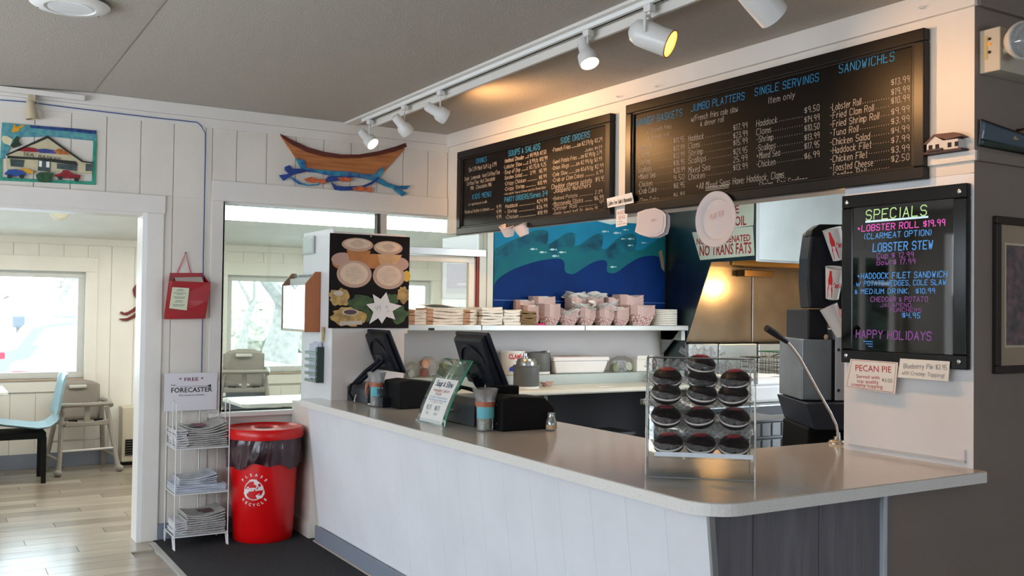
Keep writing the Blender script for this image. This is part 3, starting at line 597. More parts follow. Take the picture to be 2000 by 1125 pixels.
# ---------------------------------------------------------------- lit specials board
OS = .03
ua = at_m(1643.5, 540, OS)[0]; ub = at_m(1888, 540, OS)[0]; z1 = (at_m(1645, 383, OS)[1]+at_m(1888, 357, OS)[1])/2; z0 = (at_m(1642.5, 704, OS)[1]+at_m(1888, 726.5, OS)[1])/2
t = mthing('specials_board', 'glossy black write-on board headed SPECIALS in glowing marker on the pillar', 'sign', ua, z0, .001); W, Hh = ub-ua, z1-z0
GLOSSB = mat('gloss_black_acrylic', '#050506', .03, var=.01, spec=.5)
fr = MB(); k = .055
for q in ((0, W, Hh-k, Hh), (0, W, 0, k), (0, k, k, Hh-k), (W-k, W, k, Hh-k)): fr.box(q[0], q[1], -OS, 0, q[2], q[3])
fr.build('frame', mat('satin_black', '#050506', .15, spec=.3), t, bevel=.004)
MB().box(k, W-k, -OS+.004, -.004, k, Hh-k).build('board_face', GLOSSB, t)
for a, b in ((.028, .03), (W-.028, .03), (.028, Hh-.03), (W-.028, Hh-.03)): MB().lathe([(.009, 0), (.008, .004), (.001, .006)], (a, -OS, b), 12, (0, -1, 0)).build('bolt', CHROME, t, smooth=True)
SP = (1620, 340, 2.445); SE = dict(off=OS, y=-OS+.0035, jit=.16)
def neon(n, c, e): return mat(n, c, .6, emit=e)
lines(t, ua, z0, [('SPECIALS', 172, 220, 468, 50)], *SP, 'lettering', neon('marker_green', '#98c890', .42), lw=.11, **SE)
a = at_m(1620+170/2.445, 340+228/2.445, OS); b = at_m(1620+470/2.445, 340+212/2.445, OS)
MB().box(a[0]-ua, b[0]-ua, -OS+.003, -OS+.0038, a[1]-z0-.004, a[1]-z0+.004).build('underline', neon('marker_white', '#b0d4ec', .45), t)
lines(t, ua, z0, [('*LOBSTER ROLL $19.99', 130, 275, 553, 30)], *SP, 'lettering', neon('marker_pink', '#c04fb4', .45), lw=.15, **SE)
lines(t, ua, z0, [('(CLARMEAT OPTION)', 165, 311, 488, 27), ('LOBSTER STEW', 206, 370, 494, 40), ('*HADDOCK FILET SANDWICH', 130, 501, 563, 28), ('w/ POTATO WEDGES, COLE SLAW', 126, 534, 556, 24), ('& MEDIUM DRINK.  $10.99', 120, 572, 504, 24), ('$4.95', 346, 686, 434, 26)], *SP, 'lettering', neon('marker_blue', '#3c86cc', .45), lw=.14, **SE)
lines(t, ua, z0, [('Cup $ 12.99', 225, 403, 402, 26), ('Bowl $ 17.99', 224, 435, 410, 26), ('CHEDDAR & POTATO', 195, 609, 470, 24), ('JALAPENO', 241, 634, 390, 19), ('MUNCHERS', 288, 657, 440, 19), ('HAPPY HOLIDAYS', 125, 781, 488, 40)], *SP, 'lettering', neon('marker_purple', '#7a4092', .35), lw=.13, **SE)
mb = MB(); 
for k in range(3): 
    a = at_m(1620+(160+12*k)/2.445, 340+(800+k*12)/2.445, OS); mb.box(a[0]-ua, a[0]-ua+.045-.012*k, -OS+.003, -OS+.0038, a[1]-z0, a[1]-z0+.003)
mb.build('scribble', MAT['marker_blue'], t)
# ---------------------------------------------------------------- paper notes under it
def note(name, label, P, off, tx, mt=PAPER, edge=None, thick=.0015):
    c = (sum(p[0] for p in P)/4, sum(p[1] for p in P)/4); u, z = at_m(*c, off); t = mthing(name, label, 'sign', u, z, off)
    q = [tuple(Vector(at_m(*p, off))-Vector((u, z))) for p in P]
    MB().prism(q, 0, thick).build('card', mt, t)
    if edge:
        e = MB(); s = .93
        for i in range(4):
            a, b = Vector(q[i])*s, Vector(q[(i+1) % 4])*s; n = (b-a).normalized(); n = Vector((-n.y, n.x))*.0008
            e.add([(a.x-n.x, -.0005, a.y-n.y), (b.x-n.x, -.0005, b.y-n.y), (b.x+n.x, -.0005, b.y+n.y), (a.x+n.x, -.0005, a.y+n.y)], [(0, 1, 2, 3)])
        e.build('printed_border', edge, t)
    for s, x0, y0, x1, h, mm, kind in tx:
        a = Vector(at_m(x0, y0, off))-Vector((u, z)); b = Vector(at_m(x1[0], x1[1], off))-Vector((u, z)); hh = at_m(x0, y0-h, off)[1]-at_m(x0, y0, off)[1]; mb = MB()
        rise = (b.y-a.y)/(b.x-a.x)
        if kind == 'f': ftext(mb, s, a.x, a.y, hh, -.0008, wd=b.x-a.x, rot=math.atan(rise))
        else: stroke(mb, s, a.x, a.y, hh, b.x-a.x, y=-.0008, lw=.11, rise=rise)
        mb.build('lettering', mm, t)
    return t
note('pie_sign', 'white printed card reading PECAN PIE taped under the specials board', [(1661, 701), (1754, 708), (1748, 769), (1650, 756)], .036,
     [('PECAN PIE', 1671, 724, (1741, 728), 12, REDINK, 'f'), ('Served with', 1673, 738, (1718, 741), 7, REDINK, 'f'), ('top quality', 1674, 747, (1716, 750), 7, REDINK, 'f'), ('creamy topping', 1663, 753.5, (1724, 759), 7, REDINK, 'f'), ('$3.50', 1723, 745, (1743, 747), 6, INK, 's')], edge=REDINK)
note('pie_note', 'white strip with handwritten blueberry pie price taped under the specials board', [(1758, 700), (1855, 706), (1852, 745), (1753, 737)], .037,
     [('Blueberry Pie $2.95', 1765, 719, (1850, 722), 9, mat('pencil', '#8b8b90', .8), 's'), ('with Creamy Topping!', 1762, 731, (1845, 737), 7, MAT['pencil'], 's')])
note('soda_note', 'white strip of handwriting stuck between the two menu boards', [(1185, 388), (1234, 376), (1238, 396), (1187, 406)], .045,
     [('Coffee Free Soda & Mayonnaise', 1188, 402, (1235, 392), 8, mat('brown_ink', '#5a4632', .8), 's')])
note('mixed_seas_note', 'small white card reading MIXED SEAS hung between the menu boards', [(1204, 409), (1226, 405), (1224, 440), (1203, 444)], .022,
     [('MIXED', 1206, 420, (1223, 416), 6, REDINK, 's'), ('SEAS', 1208, 429, (1221, 426), 6, REDINK, 's'), ('shrimp', 1207, 435, (1216, 433.5), 3, BLUEINK, 's'), ('scallops clams', 1206, 439.5, (1222, 436.5), 2.4, REDINK, 's')])
# ---------------------------------------------------------------- sample plates hung from the boards
PINKW = mat('foam_white', '#d8ccca', .7); PINKI = mat('faded_red_marker', '#d8a09a', .8)
u, z = at_m(1396, 428, .06); t = mthing('round_paper_plate', 'round white paper plate marked PLATTER hung below the long menu board', 'plate', u, z, .055)
Rp = (at_m(1441, 428, .06)[0]-at_m(1351, 428, .06)[0])/2*1.0; Rz = (at_m(1396, 381, .06)[1]-at_m(1396, 477, .06)[1])/2; Rp = (Rp+Rz)/2
MB().lathe([(.001, .012), (Rp*.7, .012), (Rp*.74, .006), (Rp*.8, 0), (Rp*.98, -.004), (Rp, -.001), (Rp*.98, .001), (Rp*.8, .006), (Rp*.74, .014), (.001, .016)], (0, 0, 0), 40, (0, 1, 0)).build('plate', PINKW, t, smooth=True)
mb = MB(); stroke(mb, 'PLATTER', -.05, 0, .026, .095, y=.0105, lw=.08, rise=.18); mb.build('lettering', PINKI, t)
MB().lathe([(.004, 0), (.003, .003), (.001, .004)], (0, .012, Rp*.5), 10, (0, -1, 0)).build('pin', WENAM, t)
u, z = at_m(1272, 434, .05); t = mthing('foam_tray', 'rounded square white foam tray pinned below the menu board left of the plate', 'tray', u, z, .045)
f = relm(t, .045)
o1 = [f(*p) for p in ((1246, 415), (1262, 409), (1280, 406), (1294, 411), (1302, 419), (1302, 440), (1298, 455), (1285, 462), (1268, 463), (1250, 458), (1241, 453), (1245, 436))]
MB().prism(o1, -.006, .0).build('tray', PINKW, t, bevel=.003)
o2 = [(a*.86, b*.86) for a, b in o1]; MB().prism(o2, -.0085, -.006).build('tray_floor', mat('foam_white_inner', '#cfc4c6', .7), t, bevel=.001)
MB().prism([(a*1.02+.012, b*1.0-.006) for a, b in o1], .004, .012).build('tray_behind', mat('foam_grey', '#a9a09e', .7), t, bevel=.002)
mb = MB(); stroke(mb, 'SMALL', .0, .0, .014, .05, y=-.0092, lw=.09, rise=.1); mb.build('lettering', PINKI, t)
for nm, lab, px, py, tilt, w_ in (('paper_bowl', 'left white paper bowl hung sideways under the smaller menu board', 992, 450, .3, .085), ('paper_bowl', 'right white paper bowl hung sideways under the smaller menu board', 1020, 449, -.35, .085)):
    u, z = at_m(px, py, .05); t = mthing(nm, lab, 'bowl', u, z, .05, group='paper bowls hung from the menu board')
    ax = (math.sin(tilt)*.6, -.35, 1)
    MB().lathe([(.001, -.038), (w_*.36, -.038), (w_*.62, .03), (w_*.66, .032), (w_*.62, .034), (w_*.34, -.03), (.001, -.03)], (0, 0, 0), 24, ax).build('bowl', PINKW, t, smooth=True)
    MB().tube([(0, .0, .03), (0, .03, .07)], .0015, 5).build('hook', CHROME, t)
# ---------------------------------------------------------------- model house and trims
u, z = at_m(1850, 297, .02); t = mthing('model_cottage', 'tiny white model cottage with brown roof on the ledge by the pillar corner', 'ornament', u, 2.086, .001)
f = relm(t, .03); W_ = f(1887, 285)[0]-f(1812, 285)[0]; L0 = -W_/2
MB().box(L0, L0+W_*.98, -.05, -.0, 0, .008).build('base', mat('dark_red_base', '#3c1f22', .6), t)
MB().box(L0+.01, L0+W_-.02, -.045, -.002, .008, .045).prism([(L0+.01, .045), (L0+W_*.5, .045), (L0+W_*.27, .068)], -.046, -.002).build('house_walls', mat('model_white', '#cfc8c2', .6), t)
MB().prism([(L0+.0, .042), (L0+W_*.27, .074), (L0+W_*.8, .070), (L0+W_, .052), (L0+W_*.6, .046), (L0+W_*.28, .066), (L0+.006, .038)], -.05, .0).build('roof', mat('model_roof', '#5c3a32', .6), t)
for a in (.12, .3, .62, .8): MB().box(L0+W_*a, L0+W_*(a+.09), -.047, -.045, .016, .034).build('model_window', INK, t)
MB().box(L0+W_*.1, L0+W_*.5, -.056, -.046, .008, .016).build('porch', mat('model_dark', '#3a2b2b', .6), t)
# ---------------------------------------------------------------- emergency light, half model boat, picture on the right wall
def rthing(name, label, cat, px, py): x, z = at_y(YR, px, py); return thing(name, label, cat, (x, YR, z))
t = rthing('emergency_light', 'beige emergency light box with round glass lamp high on the right wall', 'light', 1912, 145); r = rel(t)
a, b = r(1912, 55); dpt = .085
MB().box(0, .30, -dpt, 0, 0, .165).build('light_box', mat('beige_metal', '#b9b2a2', .5), t, bevel=.004)
MB().box(-.0015, .0, -dpt+.05, -.02, .05, .14).build('test_panel', mat('yellow_label', '#b0a070', .5), t)
for zz_, cc in ((.125, '#402020'), (.105, '#d08018'), (.075, '#151515')): MB().lathe([(.006, 0), (.004, .006), (.001, .007)], (-.0015, -dpt+.042, zz_), 10, (-1, 0, 0)).build('indicator', mat('ind'+cc, cc, .4, emit=(1.0 if 'd0' in cc else 0)), t)
lx, lz = at_y(2.07, 1994, 93)[0]-t.location.x, .10
MB().lathe([(.02, 0), (.05, .02), (.068, .05), (.07, .065), (.064, .067)], (lx, -dpt-.02, lz), 32, (-.25, -1, -.1)).build('lamp_shell', mat('lamp_rim', '#c9c4b8', .3), t, smooth=True)
MB().lathe([(.001, .02), (.04, .035), (.062, .06)], (lx, -dpt-.02, lz), 32, (-.25, -1, -.1)).build('lamp_reflector', CHROME, t, smooth=True)
MB().lathe([(.066, .064), (.04, .074), (.001, .078)], (lx, -dpt-.02, lz), 32, (-.25, -1, -.1)).build('lamp_lens', clear('ribbed_glass', '#f0f0e8', .15, .15, .25, bump=.5, bs=140), t, smooth=True)
MB().tube([(lx, -dpt+.01, lz-.03), (lx, -dpt-.03, lz-.01)], .014, 10).build('bracket', MAT['beige_metal'], t)
t = rthing('half_hull_boat_model', 'blue-grey and green wooden boat model mounted on the right wall', 'model boat', 1908, 285); r = rel(t)
def hullsec(s, top):
    h = .075-.02*math.sin(PI*min(1, s*1.3)); return h
hb = MB(); hb.grid(lambda a, b: (a*.75+.02*(1-b)*(0), -.055*math.sin(PI*min(1, a*.9+.08))*(1-.75*(1-b)**2)-.001, (b)*(.096-.05*math.sin(PI*min(1, a*.85)))-.012*a), 24, 10)
hb.k = 0; me = hb.build('hull', mat('hull_blue', '#3c4e5e', .4, coat=.3), t, smooth=True, solid=.004)
MB().grid(lambda a, b: (a*.74+.006, -.0565*math.sin(PI*min(1, a*.9+.08))*(1-.75*(1-b*.3)**2)-.0025, (b*.3)*(.096-.05*math.sin(PI*min(1, a*.85)))-.012*a-.001), 24, 3).build('bottom_paint', mat('hull_green', '#12291f', .4, coat=.2), t, smooth=True, solid=.004)
MB().tube([(a*.75, -.056*math.sin(PI*min(1, a*.9+.08)), .098-.05*math.sin(PI*min(1, a*.85))-.012*a) for a in [i/20 for i in range(21)]], .004, 6).build('rail', mat('dark_wood_rail', '#2a1a12', .5), t, smooth=True)
cbn = MB().box(.17, .6, -.045, -.004, .035, .06).box(.26, .5, -.04, -.004, .06, .085).build('cabin', mat('cabin_tan', '#a48c68', .5), t, bevel=.003)
MB().box(.25, .51, -.045, -.002, .085, .09).build('cabin_roof', MAT['dark_wood_rail'], cbn)
for xx in (.28, .32, .36): MB().box(xx, xx+.022, -.042, -.040, .066, .08).build('cabin_window', INK, cbn)
MB().tube([(.3, -.02, .09), (.285, -.02, .17)], .0015, 5).build('mast', CHROME, t)
t = rthing('framed_picture', 'dark framed print with pale mat on the right wall', 'picture', 1937, 730); r = rel(t)
zt = (at_y(YR-.02, 1937, 420)[1]-t.location.z); Wp = .42; k = .03; fr = MB()
for q in ((0, Wp, zt-k, zt), (0, Wp, 0, k), (0, k, k, zt-k), (Wp-k, Wp, k, zt-k)): fr.box(q[0], q[1], -.022, 0, q[2], q[3])
fr.build('frame', mat('frame_dark_wood', '#2c251f', .5, spec=.3), t, bevel=.004)
MB().box(k, Wp-k, -.008, -.002, k, zt-k).build('picture_mat', mat('mat_tan', '#a08c74', .8), t)
MB().box(k+.04, Wp-k-.04, -.009, -.008, k+.07, zt-k-.07).build('inner_mat', mat('mat_cream', '#cbbfa4', .8), t)
MB().box(k+.048, Wp-k-.048, -.0095, -.009, k+.078, zt-k-.078).build('print', mat('print_floral', '#27323a', .7, var=.8, vs=26, col2='#7c5a60'), t)
MB().box(k, Wp-k, -.012, -.0105, k, zt-k).build('glazing', clear('picture_glass', '#ffffff', .01, .02, .0, edge=.12), t)
# ---------------------------------------------------------------- red carved figure on the porch wall
x, z = at_y(YB-.015, 262, 600); t = thing('red_wooden_lobster', 'dark red carved wooden figure on the porch wall at the doorway edge', 'wall art', (x, YB-.015, z)); r = rel(t)
LR = mat('lobster_red_wood', '#6b2420', .5, var=.15, vs=10)
MB().prism([r(*p) for p in ((268, 553), (262, 560), (259, 566), (261, 576), (266, 584), (268, 596), (275, 600), (285, 590), (288, 565), (280, 553))], -.012, .012).build('claw', LR, t, bevel=.003)
for q in ([(268, 596), (258, 604), (250, 609), (243, 611), (237, 608), (234, 611), (240, 615), (248, 616), (258, 611), (269, 605), (280, 600), (278, 592)], [(269, 608), (258, 616), (248, 621), (240, 622), (232, 622), (238, 626), (248, 627), (260, 622), (272, 615), (284, 606), (280, 600)]):
    MB().prism([r(*p) for p in q], -.012, .012).build('leg', LR, t, bevel=.003)
MB().prism([r(*p) for p in ((276, 585), (292, 580), (300, 596), (298, 622), (286, 640), (276, 622))], -.018, .014).build('body', LR, t, bevel=.004)

# ================================================================== TRACK LIGHTING
TX = 2.468; TZ = ZC
st('trim_3', MB().box(2.425, 2.512, .4, YF-.03, ZC-.014, ZC+.005), TRIM, bevel=.002)
st('trim_4', MB().box(2.512, 2.53, .4, 6.0, 2.662, ZC+.005), TRIM, bevel=.002)
tk = thing('ceiling_track', 'long white ceiling track that carries the spotlights over the counter', 'light track', (TX, 3.4, ZC-.014))
MB().box(-.018, .018, -3.0, 2.62, -.02, 0).build('track_rail', WENAM, tk, bevel=.002)
MB().box(-.0, .010, -3.0, 2.6, -.0215, -.0195).build('track_slot', INK, tk)
def aim_q(d): return Vector((0, 0, 1)).rotation_difference(Vector(d).normalized())
LAMPW = mat('lamp_white_enamel', '#dcdad6', .3)
GLOW = mat('lamp_glow_warm', '#ffd9a8', .5, emit=14); GLOW2 = mat('lamp_glow_yellow', '#ffb347', .5, emit=5)
def bulbhead(label, px, py, d, stem, glow, power, spot=1.5, k=1.0, kind='step'):
    x, y = TX, at_x(TX, px, py)[0]; z = ZC-.034
    t = thing('track_spotlight', label, 'light', (x, y, z), 0, 'white spotlights on the long ceiling track')
    MB().box(-.014, .014, -.022, .022, -.028, 0).build('adapter', LAMPW, t, bevel=.002)
    d = Vector(d).normalized()
    if kind == 'step':
        c = Vector((0, 0, -stem))-d*.02*k
        MB().tube([(0, 0, -.025), (0, 0, -stem+.02)], .005, 8).build('stem', LAMPW, t)
        side = d.cross(Vector((0, 0, 1))).normalized()
        MB().tube([Vector((0, 0, -stem+.025)), Vector((0, 0, -stem))], .010, 8).build('joint', LAMPW, t)
        prof = [(.001, -.075), (.024, -.072), (.028, -.06), (.029, -.005), (.043, .012), (.046, .05), (.044, .062), (.041, .062), (.042, .02), (.02, .0)]
    else:
        c = Vector((0, 0, -stem)) 
        sd = d.cross(Vector((0, 0, 1))).normalized()*.06*k
        MB().tube([Vector((0, 0, -.02)), Vector((0, 0, -.045)), sd+Vector((0, 0, -.06)), sd+Vector((0, 0, -stem))], .007, 6).tube([Vector((0, 0, -.045)), -sd+Vector((0, 0, -.06)), -sd+Vector((0, 0, -stem))], .007, 6).build('yoke', LAMPW, t)
        prof = [(.001, -.085), (.025, -.082), (.045, -.065), (.054, -.04), (.056, .0), (.056, .10), (.053, .10), (.053, .0), (.03, -.03)]
    prof = [(a*k, b*k) for a, b in prof]; h = MB().lathe(prof, c, 28, d).build('lamp_head', LAMPW, t, smooth=True)
    rr = prof[-3][0]*.97; e = prof[-3][1]
    if glow:
        MB().lathe([(.001, e-.030*k), (rr*.6, e-.024*k), (rr, e-.008*k)], c, 24, d).build('bulb_face', glow, h, smooth=True)
        if kind != 'step': MB().lathe([(.0535*k, .101*k), (.057*k, .101*k), (.057*k, .097*k)], c, 28, d).build('hot_rim', mat('amber_rim', '#b0521c', .4), h)
    l = bpy.data.lights.new('spot', 'SPOT'); l.energy = power; l.color = (1, .52, .20); l.spot_size = spot; l.spot_blend = .8; l.shadow_soft_size = .03
    o = bpy.data.objects.new('spot_beam', l); C.objects.link(o); o.parent = t
    o.location = c+d*(e+.02*k); o.rotation_mode = 'QUATERNION'; o.rotation_quaternion = Vector((0, 0, -1)).rotation_difference(d)
    return t
RIGHT = Vector((.855, -.518, 0)); FW = Vector((.518, .855, 0)); UPV = Vector((0, 0, 1))
bulbhead('lit spotlight farthest from the viewer, pointing at the carved boat side', 722, 231, RIGHT*.6-UPV*.62-FW*.35, .135, GLOW, 7, 1.6, 1.0)
bulbhead('second spotlight from the far wall, dark side to the viewer, turned to the menu board', 790, 206, RIGHT*.55-UPV*.65+FW*.45, .135, None, 14, 2.4)
bulbhead('third spotlight from the far wall, dark side to the viewer, below the warm ceiling glow', 860, 178, RIGHT*.85-UPV*.42+FW*.40, .13, GLOW, 40, 2.9)
bulbhead('lit stepped spotlight just left of the large cylindrical one', 1148, 56, RIGHT*.22-UPV*.85-FW*.38, .115, GLOW, 22, 1.9, 1.0)
bulbhead('large cylindrical spotlight with glowing amber mouth over the long menu board', 1268, 5, RIGHT*.82-UPV*.42-FW*.36, .125, GLOW2, 26, 2.0, 1.0, 'cyl')
bulbhead('large spotlight nearest the viewer, cut by the top edge of the picture', 1478, -75, RIGHT*.75-UPV*.6+FW*.4, .125, None, 9, 1.7, 1.0, 'cyl')
# ---------------------------------------------------------------- round ceiling vent
x, y = at_z(ZC-.03, 137, 10); t = thing('ceiling_vent', 'round white ceiling vent with louvred middle', 'vent', (x, y, ZC-.012-(.82-x)*.0414))
MB().lathe([(.155, 0), (.155, -.004), (.14, -.014), (.10, -.018), (.095, -.010), (.001, -.008)], n=48).build('vent_plate', WENAM, t, smooth=True)
for i in range(13):
    yy = -.078+i*.013; hw = math.sqrt(max(.0001, .085**2-yy**2)); MB().box(-hw, hw, yy, yy+.005, -.020, -.008).build('louvre', WENAM, t)
for a in range(3): MB().lathe([(.005, 0), (.001, .002)], (.135*math.cos(a*2.1+.5), .135*math.sin(a*2.1+.5), -.016), 8, (0, 0, -1)).build('screw', CHROME, t)
# ================================================================== SERVICE COUNTER
HC = .883
ct = thing('service_counter', 'long L-shaped white service counter with speckled slab top', 'counter', (2.0, 2.154, 0))
def arc(cx, cy, r, a0, a1, n=10): return [(cx+r*math.cos(math.radians(a0+(a1-a0)*i/n)), cy+r*math.sin(math.radians(a0+(a1-a0)*i/n))) for i in range(n+1)]
X0, Y0 = 2.0, 2.154
o = lambda x, y: (x-X0, y-Y0)
top = [o(X0, 5.84), o(2.0+.03, 5.87), o(2.15, 5.87), o(2.15, 5.70), o(2.64, 5.70), o(2.79, 5.66), o(2.81, 3.1), o(2.86, 2.985), o(3.62, 2.975), o(3.62, 2.83), o(3.37, 2.83), o(3.375, 2.217), o(3.375, 2.165), o(3.365, 2.154)]+[o(*p) for p in arc(2.13, 2.284, .13, 270, 180)]
MB().prism(top, HC-.042, HC, 'xy').build('counter_top', SLAB, ct, bevel=.003)
# leaning front, board by board (faint grooves)
zt, zb, xt, xb = HC-.042, .085, 2.035, 2.125
y = 2.20; k = 0
while y < 5.80:
    y1 = min(y+.205, 5.80); a, b = y-Y0+.0005, y1-Y0-.0005
    MB().add([(xt-X0, a, zt), (xt-X0, b, zt), (xb-X0, b, zb), (xb-X0, a, zb), (xt-X0+.012, a, zt), (xt-X0+.012, b, zt), (xb-X0+.012, b, zb), (xb-X0+.012, a, zb)],
             [(0, 1, 2, 3), (7, 6, 5, 4), (0, 4, 5, 1), (3, 2, 6, 7), (1, 5, 6, 2), (4, 0, 3, 7)]).build('front_board', BULK, ct)
    y = y1
MB().prism([(xt-X0+.012, zt), (2.72-X0, zt), (2.72-X0, .01), (xb-X0+.02, .01), (xb-X0+.012, zb)], 2.235-Y0, 5.69-Y0, 'xz').build('counter_body', BLACKM, ct)  # coloured black to stand in for the shade inside the open counter
MB().prism([(xt-X0+.014, zt), (2.148-X0, zt), (2.148-X0, .0), (xb-X0+.016, .0), (xb-X0+.014, zb)], 5.70-Y0, 5.865-Y0, 'xz').build('end_wall', WHITE, ct)
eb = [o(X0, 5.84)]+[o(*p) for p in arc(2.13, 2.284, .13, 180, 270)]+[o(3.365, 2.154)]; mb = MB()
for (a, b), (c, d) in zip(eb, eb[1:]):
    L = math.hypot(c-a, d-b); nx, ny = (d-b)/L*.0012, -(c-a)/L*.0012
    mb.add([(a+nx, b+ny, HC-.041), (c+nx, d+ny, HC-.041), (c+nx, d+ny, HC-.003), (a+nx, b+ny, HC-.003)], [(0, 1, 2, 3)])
mb.build('lit_edge_strip', mat('edge_window_light', '#e6e3de', .35, var=.05, vs=160), ct, smooth=True)  # whiter strip: window light on the slab edge put into its colour
MB().box(2.092-X0, 2.105-X0, 2.215-Y0, 5.79-Y0, 0, .10).build('kick_board', BASEB, ct, bevel=.002)
MB().box(2.080-X0, 2.093-X0, 2.215-Y0, 5.79-Y0, 0, .012).build('shoe_moulding', mat('shoe_tan', '#a89e96', .6), ct, bevel=.003)
# metal edge strip, end panel of grey wood boards
MB().add([(xt-X0-.002, .040, zt), (xt-X0+.020, .040, zt), (xb-X0+.020, .040, .0), (xb-X0-.002, .040, .0), (xt-X0-.002, .052, zt), (xt-X0+.020, .052, zt), (xb-X0+.020, .052, .0), (xb-X0-.002, .052, .0)],
         [(0, 3, 2, 1), (4, 5, 6, 7), (0, 4, 7, 3), (1, 2, 6, 5)]).build('metal_edge_strip', mat('edge_metal', '#a8a9ab', .4, metal=.6), ct)
xs = [2.06, 2.245, 2.545, 2.853]
for i in range(3):
    a, b = xs[i]+.0015, xs[i+1]-.0015
    if i == 0: MB().prism([(xt+.03-X0, zt), (b-X0, zt), (b-X0, 0), (xb+.03-X0, 0)], 2.222-Y0, 2.237-Y0, 'xz').build('end_board', WOODG, ct)
    else: MB().box(a-X0, b-X0, 2.222-Y0, 2.237-Y0, 0, zt).build('end_board', WOODG, ct)
MB().box(2.853-X0, 2.872-X0, 2.205-Y0, 2.237-Y0, 0, zt).build('corner_batten', mat('batten_blue_white', '#c3c9d2', .4), ct, bevel=.002)
MB().box(2.872-X0, 2.886-X0, 2.212-Y0, 2.237-Y0, 0, zt).build('corner_batten', mat('batten_grey', '#7f8088', .5), ct)
# ---------------------------------------------------------------- display case with whoopie pies
ex, ey = at_z(HC, 1260, 938); fx_, fy = at_z(HC, 1476, 947); Wc = math.hypot(fx_-ex, fy-ey); ang = math.atan2(fy-ey, fx_-ex)
case = thing('acrylic_display_case', 'clear acrylic display case of wrapped whoopie pies on the counter corner', 'display case', (ex, ey, HC), ang)
ACR = clear('acrylic_clear', '#fafcfc', .006, .03, .012, edge=.2); ACRE = clear('acrylic_edge', '#dfe6ea', .30, .05, .30, body='#cfd8de')
Hc = .415; D0, D1 = .235, .12      # depth at foot, at top; front leans back
prof = [(0, 0), (.004, .18), (.03, .33), (.085, Hc)]        # (y, z) front curve
side = prof+[(D0, Hc), (D0, 0)]
for x in (0, Wc-.004): MB().prism(side, x, x+.004, 'yz').build('side_panel', ACR, case)
eg = MB()
for x in (0, Wc-.004): eg.tube([(x+.002, a, b) for a, b in prof], .0030, 4); eg.tube([(x+.002, D0, 0), (x+.002, D0, Hc)], .0025, 4)
eg.tube([(0, .085, Hc), (Wc, .085, Hc)], .003, 4).tube([(0, .002, .012), (Wc, .002, .012)], .0025, 4)
eg.build('polished_edges', ACRE, case)
MB().box(.004, Wc-.004, .085, D0, Hc-.004, Hc).box(.004, Wc-.004, .004, D0, .006, .010).box(.004, Wc-.004, D0-.004, D0, .01, Hc-.004).build('case_shell', ACR, case)
fp = MB(); 
for (a, b), (c, d) in zip(prof, prof[1:]): fp.add([(.004, a, b), (Wc-.004, a, b), (Wc-.004, c, d), (.004, c, d)], [(0, 1, 2, 3)])
fp.build('front_panel', ACR, case)
MB().box(Wc, Wc+.012, .09, .12, Hc-.085, Hc-.045).build('hinge', ACRE, case)
shelf_z = [.075, .165, .245]
def fy_at(z):
    for (a, b), (c, d) in zip(prof, prof[1:]):
        if b <= z <= d: return a+(c-a)*(z-b)/(d-b)
for z in shelf_z:
    MB().add([(.006, fy_at(z)+.012, z), (Wc-.006, fy_at(z)+.012, z), (Wc-.006, D0-.006, z+.035), (.006, D0-.006, z+.035), (.006, fy_at(z)+.012, z+.004), (Wc-.006, fy_at(z)+.012, z+.004), (Wc-.006, D0-.006, z+.039), (.006, D0-.006, z+.039)],
             [(3, 2, 1, 0), (4, 5, 6, 7), (0, 1, 5, 4), (2, 3, 7, 6), (1, 2, 6, 5), (3, 0, 4, 7)]).build('shelf', ACR, case)
MB().box(.03, Wc-.008, fy_at(.07)+.004, fy_at(.07)+.006, .083, .098).build('label_rail', mat('label_rail_glare', '#e8ecf4', .25), case, label='label strip with painted white glare along the lowest shelf')  # label strip; its glare is put into the white colour
CAKE = mat('chocolate_cake', '#120305', .3, var=.3, vs=25, bump=.8, bs=28, spec=.12); CREAMF = mat('cream_filling', '#d9cdc6', .6, bump=.3, bs=60)
FILM = clear('cling_film', '#f6f2f4', .14, .14, .10, bump=1.0, bs=55, edge=.6); LABR = mat('dark_red_label', '#a8182c', .35, var=.4, vs=90)
